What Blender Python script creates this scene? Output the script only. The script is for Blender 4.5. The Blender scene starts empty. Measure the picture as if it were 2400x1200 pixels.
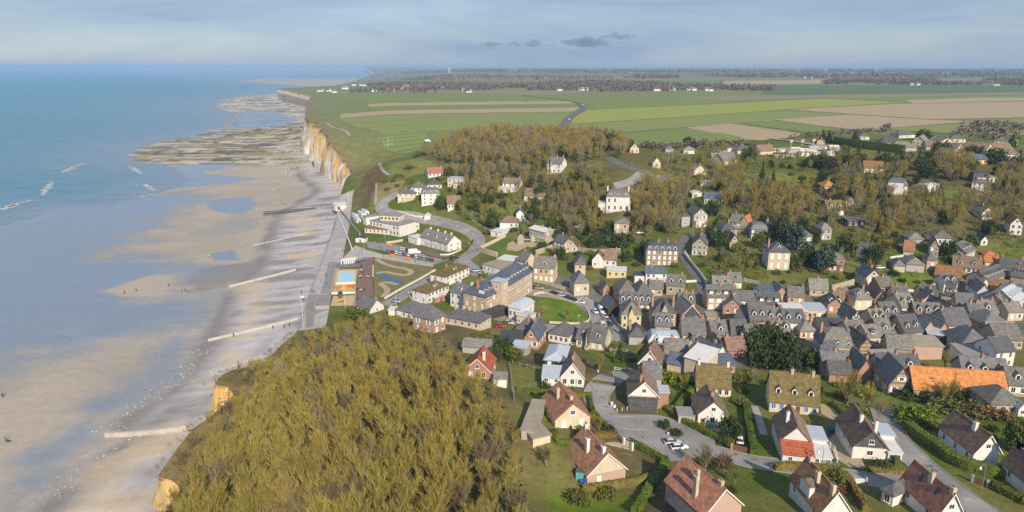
import bpy, bmesh, math, random
import numpy as np
from math import radians, sin, cos, tan, pi, hypot, atan2, sqrt, floor
from mathutils import Vector, Matrix
from mathutils.geometry import delaunay_2d_cdt

random.seed(7); np.random.seed(7)
scene = bpy.context.scene
COL = scene.collection
# ------------------------------------------------------------------ camera
PITCH = radians(15.5); FPX = 1600.0; CAMZ = 100.0
cam_d = bpy.data.cameras.new('camera'); cam = bpy.data.objects.new('camera', cam_d); COL.objects.link(cam)
cam.location = (0, 0, CAMZ); cam.rotation_euler = (pi/2 - PITCH, 0, 0)
cam_d.sensor_width = 36; cam_d.lens = 24.0; cam_d.clip_start = 1.0; cam_d.clip_end = 90000
scene.camera = cam
# ------------------------------------------------------------------ sky and sun
SUN_AZ = radians(21); SUN_EL = radians(33)           # right of straight behind the camera
world = bpy.data.worlds.new('World'); scene.world = world; world.use_nodes = True
wn = world.node_tree; wn.nodes.clear()
def _n(t, **k):
    n = wn.nodes.new(t)
    for a, b in k.items(): setattr(n, a, b)
    return n
w_out = _n('ShaderNodeOutputWorld'); w_bg = _n('ShaderNodeBackground'); w_bg.inputs[1].default_value = 0.112
sky = _n('ShaderNodeTexSky', sky_type='NISHITA', sun_disc=False, sun_elevation=SUN_EL, sun_rotation=pi - SUN_AZ,
         altitude=100, air_density=1.0, dust_density=0.5, ozone_density=2.0)
# thin streaky high cloud, the same all round the sky
w_tc = _n('ShaderNodeTexCoord'); w_map = _n('ShaderNodeMapping'); w_map.inputs['Scale'].default_value = (1.2, 1.2, 8)
w_map.inputs['Rotation'].default_value = (0.05, 0.03, 0.4)
w_noise = _n('ShaderNodeTexNoise'); w_noise.inputs['Scale'].default_value = 2.2; w_noise.inputs['Detail'].default_value = 7
w_noise.inputs['Roughness'].default_value = 0.55; w_noise.inputs['Distortion'].default_value = 0.5
w_ramp = _n('ShaderNodeValToRGB'); w_ramp.color_ramp.elements[0].position = 0.33; w_ramp.color_ramp.elements[1].position = 0.68
w_ramp.color_ramp.elements[0].color = (0.6,)*3 + (1,); w_ramp.color_ramp.elements[1].color = (0.97,)*3 + (1,)
w_mix = _n('ShaderNodeMix', data_type='RGBA'); w_mix.inputs[7].default_value = (2.35, 3.25, 4.7, 1)
L = wn.links.new
L(w_tc.outputs['Generated'], w_map.inputs[0]); L(w_map.outputs[0], w_noise.inputs['Vector']); L(w_noise.outputs[0], w_ramp.inputs[0])
L(w_ramp.outputs[0], w_mix.inputs[0]); L(sky.outputs[0], w_mix.inputs[6]); L(w_mix.outputs[2], w_bg.inputs[0]); L(w_bg.outputs[0], w_out.inputs[0])
sun_d = bpy.data.lights.new('sun', 'SUN'); sun_d.energy = 4.95; sun_d.angle = radians(0.6); sun_d.color = (1.0, 0.875, 0.70)
sun = bpy.data.objects.new('sun', sun_d); COL.objects.link(sun); sun.location = (60, -60, 300)
_to = Vector((sin(SUN_AZ)*cos(SUN_EL), -cos(SUN_AZ)*cos(SUN_EL), sin(SUN_EL)))
sun.rotation_euler = _to.to_track_quat('Z', 'Y').to_euler()
scene.view_settings.view_transform = 'Standard'; scene.view_settings.look = 'None'
scene.view_settings.exposure = 0.14; scene.view_settings.gamma = 1.0; scene.view_settings.use_curve_mapping = False
scene.cycles.max_bounces = 6; scene.cycles.diffuse_bounces = 3; scene.cycles.glossy_bounces = 3; scene.cycles.volume_bounces = 1
scene.cycles.transparent_max_bounces = 8; scene.cycles.use_denoising = False

# ------------------------------------------------------------------ picture geometry (photo pixels <-> rays)
CP, SP = cos(PITCH), sin(PITCH)
def ray(u, v):
    a = (u - 1200)/FPX; b = (v - 600)/FPX
    return a, CP - b*SP, -SP - b*CP
def at_z(u, v, z):
    d = ray(u, v); t = (z - CAMZ)/d[2]
    return d[0]*t, d[1]*t
def proj(x, y, z):
    dz = z - CAMZ; f = y*CP - dz*SP
    return 1200 + FPX*x/f, 600 - FPX*(y*SP + dz*CP)/f

# ------------------------------------------------------------------ value noise for shaping
_rs = np.random.RandomState(3); _tab = _rs.rand(256, 256)
def vnoise(x, y):
    x = np.asarray(x, float); y = np.asarray(y, float)
    xi = np.floor(x).astype(int); yi = np.floor(y).astype(int); fx = x - xi; fy = y - yi
    fx = fx*fx*(3-2*fx); fy = fy*fy*(3-2*fy)
    g = lambda i, j: _tab[i % 256, j % 256]
    return (g(xi,yi)*(1-fx)+g(xi+1,yi)*fx)*(1-fy) + (g(xi,yi+1)*(1-fx)+g(xi+1,yi+1)*fx)*fy
def fbm(x, y, o=4):
    s = 0; a = 0.5
    for k in range(o): s = s + a*vnoise(x*2**k + 17*k, y*2**k + 31*k); a *= 0.5
    return s
def sstep(a, b, x):
    t = np.clip((np.asarray(x, float) - a)/(b - a), 0, 1); return t*t*(3-2*t)

# ------------------------------------------------------------------ the lie of the land
_cy = [60, 90, 120, 131, 134, 150, 165, 170, 173, 187, 200, 240, 274, 339, 459, 520, 550, 679, 851, 1150, 1560, 2115, 3000, 5100, 8000, 15000, 26000]
_cx = [-75, -73.5, -71.5, -72, -79.5, -79, -75.5, -75, -83, -82.5, -78.5, -80, -87, -97, -119, -125, -130, -186, -247, -330, -437, -690, -760, -1090, -1560, -3090, -5200]
YL = np.concatenate([np.arange(78, 620, 3.0), np.arange(621, 1000, 6.0), np.geomspace(1000, 26000, 110)])
_j = [float(y) for y in YL if 546 < y < 2600]      # headlands and bays of the far cliffs
_k0 = [(y, float(np.interp(y, _cy, _cx)) + (float(fbm(np.array(y/(19*max(1, y/800)))+3.3, np.array(1.7), 3))-0.47)*float(np.interp(y, [546, 600, 850, 1500, 2600], [4, 22, 34, 60, 80]))) for y in _j]
_kk = sorted([(a, b) for a, b in zip(_cy, _cx) if not 546 < a < 2600] + _k0); _cy = [float(a) for a, b in _kk]; _cx = [float(b) for a, b in _kk]
def coast(y): return np.interp(y, _cy, _cx)
CTRL = []   # (x, y, z)
def cp(u, v, z): x, y = at_z(u, v, z); CTRL.append((x, y, z))
for a in [(810,650,6.2),(745,690,5.2),(712,745,5),(850,600,6.5),(790,560,6),(800,500,6.5),(950,590,7),(1080,600,8),(1000,650,6.5),(950,700,6.5),
          (1180,740,8),(1350,700,9),(1400,740,9),(1100,690,7.5),(1230,640,9.5),(1600,750,10),(1700,820,10.5),(1900,780,10.5),(2200,700,12),(2400,640,15),
          (2400,760,13),(1500,700,10),(1650,680,12),(1500,1000,15.5),(1400,1180,16.5),(1650,1070,16),(1900,1100,16.5),(2200,1150,18),(2400,1000,18),(2300,880,14),
          (2000,880,12.5),(1700,900,13),(1350,860,12),(1200,800,10.5),(1300,1120,18),(1230,930,15),(1000,520,10),(1110,560,9),(930,480,16),
          (990,468,20),(1010,400,29),(940,400,28),(1060,430,26),(1190,445,26),(1200,530,15),(1260,565,12.5),(1450,490,26),(1460,545,19),(1300,390,40),
          (1100,340,42),(1200,325,45),(1480,350,45),(1550,388,41),(1550,615,13.5),(1630,525,22),(1700,545,21),(1420,615,11.5),(1650,468,30),(1820,630,16),
          (1700,370,43.5),(1900,358,44.5),(1950,445,33),(2100,455,35),(2000,500,28),(2280,445,36.5),(2300,512,28),(2400,535,27),(2050,605,19),(2200,600,20),
          (2400,585,22),(1940,630,15.5),(2100,345,45.5),(2300,350,45),(2400,360,44),(1800,455,33),(1500,415,39),(870,560,7.5),(860,520,8.5),(850,480,13),
          (900,440,22),(870,400,26),(1130,480,21),(1350,470,27),(1560,470,28),(1250,480,22),(1380,540,17)]: cp(*a)
CTRL += [(-78,120,10),(-74,140,12),(-76,165,14),(-50,135,19),(-20,130,22),(10,125,22),(-60,165,16.5),(-35,165,19),(0,160,20),(14,178,17.5),(-70,190,10),(-45,195,14),
         (-10,198,14.5),(-76,215,8.5),(-50,222,12),(-20,225,12),(-40,247,6.8),(-79,142,13),(-82,180,15),(-74,180,15),(0,245,8.2),(-78,235,5.4),(-30,105,22),(20,105,21),(-78,100,10),(40,115,18.5),
         (-130,545,17),(-150,600,26),(-186,679,34),(-247,851,40),(-100,700,40),(-150,850,43),(100,650,45),(400,600,46),(500,450,44),(500,300,28),(420,200,20),(300,120,20),
         (150,90,17),(700,650,46),(700,400,42),(700,200,30),(-300,1000,41),(0,900,45),(500,900,46),(-105,560,24)]
_C = np.array(CTRL)
def _tps_fit(P, z, lam=2.0):
    n = len(P); d2 = ((P[:,None]-P[None])**2).sum(-1)/1e4
    K = 0.5*d2*np.log(d2+1e-9) + lam*1e-3*np.eye(n)
    A = np.zeros((n+3, n+3)); A[:n,:n] = K; A[:n,n] = 1; A[:n,n+1:] = P/100; A[n,:n] = 1; A[n+1:,:n] = (P/100).T
    return np.linalg.solve(A, np.concatenate([z, np.zeros(3)]))
_W = _tps_fit(_C[:,:2], _C[:,2])
def tps(x, y):
    s = np.zeros_like(x)
    for (px, py, _), w in zip(CTRL, _W):
        d2 = ((x-px)**2 + (y-py)**2)/1e4; s = s + w*0.5*d2*np.log(d2+1e-9)
    return s + _W[-3] + _W[-2]*x/100 + _W[-1]*y/100
def plateau(x, y):
    far = 44.5 + np.interp(y, [0, 600, 2000, 6000, 12000, 26000], [0, 0, 2, 14, 26, 36])
    cz = np.interp(y, [0, 700, 851, 1560, 2115, 3000, 4300, 6000, 9000, 14000, 26000], [38, 38, 40, 38, 36, 22, 12, 20, 30, 70, 80])
    w = sstep(0, 1, (x - coast(y))/np.interp(y, [600, 1500, 4000, 14000], [120, 160, 700, 2500]))
    return cz*(1-w) + far*w
def land_h(x, y):
    x = np.asarray(x, float); y = np.asarray(y, float)
    yc = np.minimum(y, 1000); xc = np.clip(x, -400, 760)
    w = np.maximum(sstep(560, 720, y), sstep(450, 650, x))
    w = np.where(x > 450, np.maximum(sstep(560, 720, y), sstep(450, 650, x)*sstep(250, 420, y)), w)
    return tps(xc, yc)*(1-w) + plateau(x, y)*w
DL = np.concatenate([np.arange(0, 30, 2.0), np.arange(30, 560, 3.0), np.geomspace(560, 30000, 46)])
GX = coast(YL)[:,None] + DL[None]; GY = np.repeat(YL[:,None], len(DL), 1)
GZ = land_h(GX, GY) + (fbm(GX/14, GY/14, 3)-0.45)*0.5*sstep(4, 30, DL)[None]
_YL = YL.tolist(); _DL = DL.tolist(); _GZ = GZ.tolist()
import bisect
def T(x, y):
    """ground height, read off the land mesh"""
    i = min(max(bisect.bisect_right(_YL, y) - 1, 0), len(_YL)-2)
    ci = min(max(bisect.bisect_right(_cy, y) - 1, 0), len(_cy)-2)
    d = x - (_cx[ci] + (_cx[ci+1]-_cx[ci])*min(max((y-_cy[ci])/(_cy[ci+1]-_cy[ci]), 0), 1))
    j = min(max(bisect.bisect_right(_DL, d) - 1, 0), len(_DL)-2)
    fy = min(max((y - _YL[i])/(_YL[i+1]-_YL[i]), 0), 1); fx = min(max((d - _DL[j])/(_DL[j+1]-_DL[j]), 0), 1)
    a, b = _GZ[i], _GZ[i+1]
    return (a[j]*(1-fx)+a[j+1]*fx)*(1-fy) + (b[j]*(1-fx)+b[j+1]*fx)*fy
def at(u, v, h=0.0):
    """where the ray through a photo pixel meets the ground (raised by h)"""
    d = ray(u, v); lo = 85/d[1]; t = lo; step = 3.0; g = None
    while t < 9000:
        if CAMZ + d[2]*t < T(d[0]*t, d[1]*t) + h: break
        lo = t; t += step; step = max(3.0, t*0.01)
    hi = t
    for _ in range(24):
        m = (lo+hi)/2
        if CAMZ + d[2]*m < T(d[0]*m, d[1]*m) + h: hi = m
        else: lo = m
    return d[0]*hi, d[1]*hi
def at_pts(pts, h=0.0): return [at(u, v, h) for u, v in pts]

# ------------------------------------------------------------------ linking helpers
def tag(o, label=None, cat=None, group=None, kind=None):
    if label: o['label'] = label
    if cat: o['category'] = cat
    if group: o['group'] = group
    if kind: o['kind'] = kind
    return o
def link(o, parent=None):
    COL.objects.link(o)
    if parent is not None: o.parent = parent
    return o
def mesh_data(name, V, Fc, mats=None, smooth=False, mi=None):
    me = bpy.data.meshes.new(name); me.from_pydata([tuple(map(float, v)) for v in V], [], Fc)
    if mats is not None:
        for m in (mats if isinstance(mats, (list, tuple)) else [mats]): me.materials.append(m)
    if mi is not None: me.polygons.foreach_set('material_index', mi)
    if smooth: me.polygons.foreach_set('use_smooth', [True]*len(me.polygons))
    me.update(); return me
def obj(name, me, parent=None, loc=None, rz=0.0):
    o = bpy.data.objects.new(name, me); link(o, parent)
    if loc is not None: o.location = loc
    if rz: o.rotation_euler = (0, 0, rz)
    return o
def thing(name, label, cat, loc, rz=0.0, group=None):
    o = bpy.data.objects.new(name, None); link(o); o.location = loc; o.rotation_euler = (0, 0, rz); o.empty_display_size = 0.5
    return tag(o, label, cat, group)
class MB:
    """collects boxes, prisms and tubes for one mesh"""
    def __init__(s): s.V = []; s.F = []; s.M = []
    def add(s, V, Fc, m=0):
        k = len(s.V); s.V += [tuple(v) for v in V]; s.F += [tuple(i+k for i in f) for f in Fc]; s.M += [m]*len(Fc); return s
    def box(s, x0, x1, y0, y1, z0, z1, m=0):
        return s.add([(x0,y0,z0),(x1,y0,z0),(x1,y1,z0),(x0,y1,z0),(x0,y0,z1),(x1,y0,z1),(x1,y1,z1),(x0,y1,z1)],
                     [(0,3,2,1),(4,5,6,7),(0,1,5,4),(1,2,6,5),(2,3,7,6),(3,0,4,7)], m)
    def prism(s, pts, y0, y1, m=0):
        """profile in x,z (counter-clockwise seen from -y) swept along y"""
        n = len(pts)
        V = [(x,y0,z) for x, z in pts] + [(x,y1,z) for x, z in pts]
        return s.add(V, [tuple(range(n)), tuple(range(2*n-1, n-1, -1))] + [((i+1)%n, i, n+i, n+(i+1)%n) for i in range(n)], m)
    def tube(s, p, q, r0, r1, n=6, m=0, caps=True):
        p = Vector(p); q = Vector(q); d = (q-p).normalized()
        a = d.orthogonal().normalized(); b = d.cross(a)
        V = [p + (a*cos(2*pi*i/n)+b*sin(2*pi*i/n))*r0 for i in range(n)] + [q + (a*cos(2*pi*i/n)+b*sin(2*pi*i/n))*r1 for i in range(n)]
        Fc = [(i, (i+1)%n, n+(i+1)%n, n+i) for i in range(n)]
        if caps: Fc += [tuple(range(n-1,-1,-1)), tuple(range(n,2*n))]
        return s.add(V, Fc, m)
    def data(s, name, mats=None, smooth=False): return mesh_data(name, s.V, s.F, mats, smooth, s.M)
    def build(s, name, mats=None, parent=None, smooth=False): return obj(name, s.data(name, mats, smooth), parent)

# ------------------------------------------------------------------ materials
MATS = {}
def mat(name, col, rough=0.85, var=0.0, nscale=1.0, col2=None, bump=0.0, bscale=None, metal=0.0, spec=0.3, coord='Object', stretch=(1,1,1), objvar=0.0, detail=5.0):
    if name in MATS: return MATS[name]
    m = bpy.data.materials.new(name); m.use_nodes = True; nt = m.node_tree; N = nt.nodes; K = nt.links.new
    bs = N['Principled BSDF']; bs.inputs['Roughness'].default_value = rough; bs.inputs['Metallic'].default_value = metal
    bs.inputs['Specular IOR Level'].default_value = spec
    c2 = col2 or tuple(c*(1-var) for c in col)
    tc = N.new('ShaderNodeTexCoord'); mp = N.new('ShaderNodeMapping'); mp.inputs['Scale'].default_value = stretch
    if coord == 'World':
        ge = N.new('ShaderNodeNewGeometry'); K(ge.outputs['Position'], mp.inputs[0])
    else: K(tc.outputs[coord], mp.inputs[0])
    no = N.new('ShaderNodeTexNoise'); no.inputs['Scale'].default_value = nscale; no.inputs['Detail'].default_value = detail; no.inputs['Roughness'].default_value = 0.62
    K(mp.outputs[0], no.inputs['Vector'])
    rp = N.new('ShaderNodeValToRGB'); rp.color_ramp.elements[0].position = 0.3; rp.color_ramp.elements[1].position = 0.7
    rp.color_ramp.elements[0].color = c2 + (1,); rp.color_ramp.elements[1].color = col + (1,)
    K(no.outputs[0], rp.inputs[0]); out = rp.outputs[0]
    if objvar:
        oi = N.new('ShaderNodeObjectInfo'); hs = N.new('ShaderNodeHueSaturation')
        ma = N.new('ShaderNodeMath'); ma.operation = 'MULTIPLY_ADD'; ma.inputs[1].default_value = 2*objvar; ma.inputs[2].default_value = 1-objvar
        K(oi.outputs['Random'], ma.inputs[0]); K(ma.outputs[0], hs.inputs['Value']); K(out, hs.inputs['Color'])
        mb = N.new('ShaderNodeMath'); mb.operation = 'MULTIPLY_ADD'; mb.inputs[1].default_value = 0.05*objvar/0.3; mb.inputs[2].default_value = 0.5-0.025*objvar/0.3
        mf = N.new('ShaderNodeMath'); mf.operation = 'FRACT'; mm = N.new('ShaderNodeMath'); mm.operation = 'MULTIPLY'; mm.inputs[1].default_value = 7.31
        K(oi.outputs['Random'], mm.inputs[0]); K(mm.outputs[0], mf.inputs[0]); K(mf.outputs[0], mb.inputs[0]); K(mb.outputs[0], hs.inputs['Hue'])
        out = hs.outputs[0]
    K(out, bs.inputs['Base Color'])
    if bump:
        n2 = N.new('ShaderNodeTexNoise'); n2.inputs['Scale'].default_value = bscale or nscale*3; n2.inputs['Detail'].default_value = 6
        K(mp.outputs[0], n2.inputs['Vector']); bu = N.new('ShaderNodeBump'); bu.inputs['Strength'].default_value = 1; bu.inputs['Distance'].default_value = bump
        K(n2.outputs[0], bu.inputs['Height']); K(bu.outputs[0], bs.inputs['Normal'])
    MATS[name] = m; return m
def attr_mat(name, attr, rough=0.9, wet=None, nscale=0.4, amp=0.35, bump=0.05, bscale=1.5, spec=0.25, fine=6.0):
    """albedo from the mesh's colour attribute, broken up by noise; an optional float attribute says how wet it is"""
    m = bpy.data.materials.new(name); m.use_nodes = True; nt = m.node_tree; N = nt.nodes; K = nt.links.new
    bs = N['Principled BSDF']; bs.inputs['Roughness'].default_value = rough; bs.inputs['Specular IOR Level'].default_value = spec
    at_ = N.new('ShaderNodeAttribute'); at_.attribute_name = attr
    ge = N.new('ShaderNodeNewGeometry'); fac = None
    for sc, am in ((nscale, amp), (fine*nscale, amp*0.8)):
        no = N.new('ShaderNodeTexNoise'); no.inputs['Scale'].default_value = sc; no.inputs['Detail'].default_value = 6; no.inputs['Roughness'].default_value = 0.65
        K(ge.outputs['Position'], no.inputs['Vector'])
        mr = N.new('ShaderNodeMapRange'); mr.inputs[1].default_value = 0.25; mr.inputs[2].default_value = 0.75; mr.inputs[3].default_value = 1-am; mr.inputs[4].default_value = 1+am*0.8
        K(no.outputs[0], mr.inputs[0])
        if fac is None: fac = mr.outputs[0]
        else:
            mu = N.new('ShaderNodeMath'); mu.operation = 'MULTIPLY'; K(fac, mu.inputs[0]); K(mr.outputs[0], mu.inputs[1]); fac = mu.outputs[0]
    hs = N.new('ShaderNodeHueSaturation'); K(at_.outputs['Color'], hs.inputs['Color']); K(fac, hs.inputs['Value']); K(hs.outputs[0], bs.inputs['Base Color'])
    n2 = N.new('ShaderNodeTexNoise'); n2.inputs['Scale'].default_value = bscale; n2.inputs['Detail'].default_value = 7; K(ge.outputs['Position'], n2.inputs['Vector'])
    bu = N.new('ShaderNodeBump'); bu.inputs['Strength'].default_value = 1; bu.inputs['Distance'].default_value = bump; K(n2.outputs[0], bu.inputs['Height']); K(bu.outputs[0], bs.inputs['Normal'])
    if wet:
        aw = N.new('ShaderNodeAttribute'); aw.attribute_name = wet
        mr = N.new('ShaderNodeMapRange'); mr.inputs[3].default_value = rough; mr.inputs[4].default_value = 0.12; K(aw.outputs['Fac'], mr.inputs[0]); K(mr.outputs[0], bs.inputs['Roughness'])
        ms = N.new('ShaderNodeMapRange'); ms.inputs[3].default_value = spec; ms.inputs[4].default_value = 0.5; K(aw.outputs['Fac'], ms.inputs[0]); K(ms.outputs[0], bs.inputs['Specular IOR Level'])
        mq = N.new('ShaderNodeMapRange'); mq.inputs[3].default_value = bump; mq.inputs[4].default_value = bump*0.06; K(aw.outputs['Fac'], mq.inputs[0]); K(mq.outputs[0], bu.inputs['Distance'])
    MATS[name] = m; return m
def set_attr(me, name, arr):
    if arr.ndim == 2:
        a = me.attributes.new(name, 'FLOAT_COLOR', 'POINT'); a.data.foreach_set('color', np.concatenate([arr, np.ones((len(arr),1))], 1).astype(np.float32).ravel())
    else:
        a = me.attributes.new(name, 'FLOAT', 'POINT'); a.data.foreach_set('value', arr.astype(np.float32))
def grid_mesh(name, X, Y, Z, mats=None, smooth=True, flip=False, keep=None):
    r, c = X.shape; V = np.stack([X, Y, Z], -1).reshape(-1, 3)
    i = np.arange(r*c).reshape(r, c); q = np.stack([i[:-1,:-1], i[:-1,1:], i[1:,1:], i[1:,:-1]], -1).reshape(-1, 4)
    if flip: q = q[:, ::-1]
    if keep is not None: q = q[keep]
    me = bpy.data.meshes.new(name); me.vertices.add(len(V)); me.vertices.foreach_set('co', V.astype(np.float32).ravel())
    me.loops.add(q.size); me.loops.foreach_set('vertex_index', q.ravel().astype(np.int32))
    me.polygons.add(len(q)); me.polygons.foreach_set('loop_start', np.arange(0, q.size, 4, dtype=np.int32))
    me.update(calc_edges=True); me.validate()
    if smooth: me.polygons.foreach_set('use_smooth', np.ones(len(me.polygons), bool))
    if mats: me.materials.append(mats)
    return me
def in_poly(X, Y, P):
    ins = np.zeros(X.shape, bool); n = len(P)
    for i in range(n):
        (x1, y1), (x2, y2) = P[i], P[(i+1) % n]
        if y1 == y2: continue
        c = ((y1 > Y) != (y2 > Y)) & (X < (x2-x1)*(Y-y1)/(y2-y1) + x1); ins ^= c
    return ins
def poly_dist(X, Y, P):
    """signed distance (m) to a polygon, positive inside"""
    D = np.full(X.shape, 1e9); n = len(P)
    for i in range(n):
        (x1, y1), (x2, y2) = P[i], P[(i+1) % n]; dx, dy = x2-x1, y2-y1
        t = np.clip(((X-x1)*dx + (Y-y1)*dy)/(dx*dx+dy*dy+1e-9), 0, 1)
        D = np.minimum(D, np.hypot(X-x1-t*dx, Y-y1-t*dy))
    return np.where(in_poly(X, Y, P), D, -D)
def drape(name, P, m, dz, step=4.0, label=None, cat=None, parent=None, kind='structure', hfun=None):
    """a sheet over the ground bounded by a world-space polygon"""
    hf = hfun or T
    pts = []; n = len(P)
    for i in range(n):
        a = P[i]; b = P[(i+1) % n]; k = max(1, int(hypot(b[0]-a[0], b[1]-a[1])/step))
        pts += [(a[0]+(b[0]-a[0])*j/k, a[1]+(b[1]-a[1])*j/k) for j in range(k)]
    nb = len(pts); xs = [p[0] for p in pts]; ys = [p[1] for p in pts]
    gx, gy = np.meshgrid(np.arange(min(xs)+step/2, max(xs), step), np.arange(min(ys)+step/2, max(ys), step))
    if gx.size:
        k = poly_dist(gx.ravel(), gy.ravel(), P) > step*0.35
        pts += list(zip(gx.ravel()[k].tolist(), gy.ravel()[k].tolist()))
    vo, _, fo, *_r = delaunay_2d_cdt([Vector(p) for p in pts], [(i, (i+1) % nb) for i in range(nb)], [list(range(nb))], 1, 1e-4)
    V = [(p[0], p[1], hf(p[0], p[1]) + dz) for p in vo]
    Fo = []
    for f in fo:
        a, b, c = (Vector(V[i]) for i in f[:3])
        Fo.append(tuple(f) if (b-a).cross(c-a).z > 0 else tuple(reversed(f)))
    o = obj(name, mesh_data(name, V, Fo, m, True), parent)
    if label: tag(o, label, cat, None, kind)
    return o
def smooth_line(pts, n=6):
    """Catmull-Rom through world points"""
    p = [pts[0]] + list(pts) + [pts[-1]]; out = []
    for i in range(1, len(p)-2):
        for k in range(n):
            t = k/n; a, b, c, d = (np.array(q, float) for q in p[i-1:i+3])
            out.append(tuple(0.5*((2*b) + (c-a)*t + (2*a-5*b+4*c-d)*t*t + (3*b-a-3*c+d)*t**3)))
    return out + [tuple(map(float, pts[-1]))]
def offset_line(L, d):
    out = []
    for i in range(len(L)):
        a = L[max(i-1,0)]; b = L[min(i+1,len(L)-1)]; dx, dy = b[0]-a[0], b[1]-a[1]; n = hypot(dx, dy) or 1
        dd = d[i] if isinstance(d, (list, tuple)) else d
        out.append((L[i][0]-dy/n*dd, L[i][1]+dx/n*dd))
    return out
def strip(name, L, w, m, dz, nx=4, label=None, cat=None, parent=None, kind='structure', off=0.0):
    """a ribbon of ground (road, path, marking) along a world line"""
    rows = [offset_line(L, off + w*(k/nx-0.5)) for k in range(nx+1)]
    X = np.array([[p[0] for p in r] for r in rows]); Y = np.array([[p[1] for p in r] for r in rows])
    Z = np.array([[T(x, y)+dz for x, y in r] for r in rows])
    me = grid_mesh(name, X, Y, Z, m, True, True); o = obj(name, me, parent)
    if label: tag(o, label, cat, None, kind)
    return o
# ================================================================== THE SETTING
# ------------------------------------------------------------------ land
def zones(X, Y, base, items):
    """blend albedos over the ground: items = (polygon, colour, edge width, strength)"""
    C = np.repeat(np.array(base, float)[None], X.size, 0); x = X.ravel(); y = Y.ravel()
    wob = (fbm(x/9, y/9, 3)-0.45)*2
    for P, col, e, s in items:
        k = (x > min(p[0] for p in P)-60) & (x < max(p[0] for p in P)+60) & (y > min(p[1] for p in P)-60) & (y < max(p[1] for p in P)+60)
        if not k.any(): continue
        w = sstep(-e, e, poly_dist(x[k], y[k], P) + wob[k]*e*1.2)*s
        C[k] = C[k]*(1-w[:,None]) + np.array(col)[None]*w[:,None]
    return C
LAWN = (0.10, 0.13, 0.018); ROUGH = (0.19, 0.165, 0.055); WOODF = (0.13, 0.105, 0.042); TAN = (0.30, 0.23, 0.10); PAVE = (0.2, 0.185, 0.17); YARD = (0.13, 0.115, 0.085)
BRIGHT = (0.125, 0.185, 0.016); DRY = (0.21, 0.19, 0.065)
hillP = [(-76,80),(-78,170),(-80,232),(-40,246),(0,246),(26,215),(30,180),(40,150),(44,110),(46,80)]
def pxp(*a, h=0.0): return at_pts(a, h)
land_items = [
    (hillP, WOODF, 4, 1.0),
    (pxp((900,560),(1090,600),(1260,650),(1450,800),(1700,860),(2000,850),(2400,800),(2400,620),(2150,660),(1900,690),(1700,690),(1480,690),(1380,660),(1150,620)), PAVE, 6, 0.9),
    (pxp((1650,690),(1900,690),(1960,640),(1700,620)), LAWN, 3, 0.9),
    (pxp((960,400),(1010,330),(1480,345),(1600,400),(1560,520),(1480,560),(1300,500),(1100,450)), WOODF, 6, 0.85),
    (pxp((1580,420),(2400,360),(2400,560),(2100,570),(1900,560),(1700,500)), WOODF, 8, 0.8),
    (pxp((1720,420),(1830,405),(1960,410),(1960,440),(1800,450),(1720,440)), (0.16,0.2,0.03), 4, 0.9),
    (pxp((860,330),(905,400),(850,440),(835,435),(735,280),(790,300)), DRY, 4, 0.7),
    (pxp((842,440),(880,385),(900,395),(900,430),(870,470),(840,490),(815,480)), (0.11,0.08,0.04), 2.5, 0.9),
    (pxp((905,385),(1010,375),(1030,395),(960,415),(920,425)), (0.2,0.21,0.05), 3, 0.9),
    (pxp((880,430),(960,420),(940,450),(900,470),(875,490)), TAN, 3, 0.8),
    (pxp((1130,440),(1170,445),(1215,470),(1210,510),(1170,515),(1130,480)), BRIGHT, 2, 1),
    (pxp((1270,1130),(1290,1050),(1330,1160),(1520,1160),(1500,1200),(1280,1200)), BRIGHT, 2, 1),
    (pxp((1205,860),(1260,855),(1290,900),(1290,960),(1320,1010),(1250,1000)), BRIGHT, 2, 1),
    (pxp((2010,1080),(2120,1080),(2190,1130),(2150,1140),(2020,1100)), BRIGHT, 1.5, 1),
    (pxp((2300,1050),(2400,1060),(2400,1120),(2300,1080)), BRIGHT, 2, 1),
    (pxp((1140,575),(1215,560),(1330,580),(1330,605),(1160,600)), BRIGHT, 2, 0.9),
    (pxp((1780,870),(2060,880),(2160,930),(2300,960),(2400,950),(2400,860),(2200,830),(1900,830)), ROUGH, 5, 0.7),
    (pxp((2020,880),(2160,900),(2250,950),(2150,970),(2050,940)), (0.14,0.19,0.03), 3, 0.8),
    (pxp((1520,840),(1640,850),(1620,900),(1560,920)), (0.16,0.15,0.05), 3, 0.8),
    (pxp((1250,705),(1330,690),(1375,720),(1375,750),(1280,755),(1245,745)), BRIGHT, 1.5, 1),
    (pxp((2070,440),(2160,440),(2260,450),(2230,475),(2150,470)), BRIGHT, 2, 1),
    (pxp((2060,650),(2200,640),(2230,670),(2100,690)), BRIGHT, 3, 1),
    (pxp((1500,600),(1680,640),(1680,600),(1520,580)), LAWN, 3, 1)]
Cl = zones(GX, GY, LAWN, land_items)
_x, _y = GX.ravel(), GY.ravel()
mot = fbm(_x/22+9, _y/22, 3)[:,None]; Cl = Cl*(1-sstep(0.38,0.58,mot)*0.65) + np.array(ROUGH)*(sstep(0.38,0.58,mot)*0.65)
wpl = sstep(520, 640, _y)[:,None]; Cl = Cl*(1-wpl) + np.array((0.2,0.21,0.075))*wpl
far = sstep(1500, 3200, _y)[:,None]; pat = fbm(_x/900, _y/260, 3)[:,None]
Cl = Cl*(1-far) + far*np.where(pat > 0.5, np.array((0.24,0.2,0.13)), np.where(pat > 0.42, np.array((0.12,0.15,0.07)), np.array((0.2,0.185,0.09))))
edge2 = ((1-sstep(1, 9, (_x-coast(_y)) + (fbm(_x/6,_y/6,3)-.45)*8))*(1-sstep(230, 238, _y)))[:,None]; Cl = Cl*(1-edge2*.9) + np.array((0.24,0.17,0.075))*edge2*.9
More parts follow.
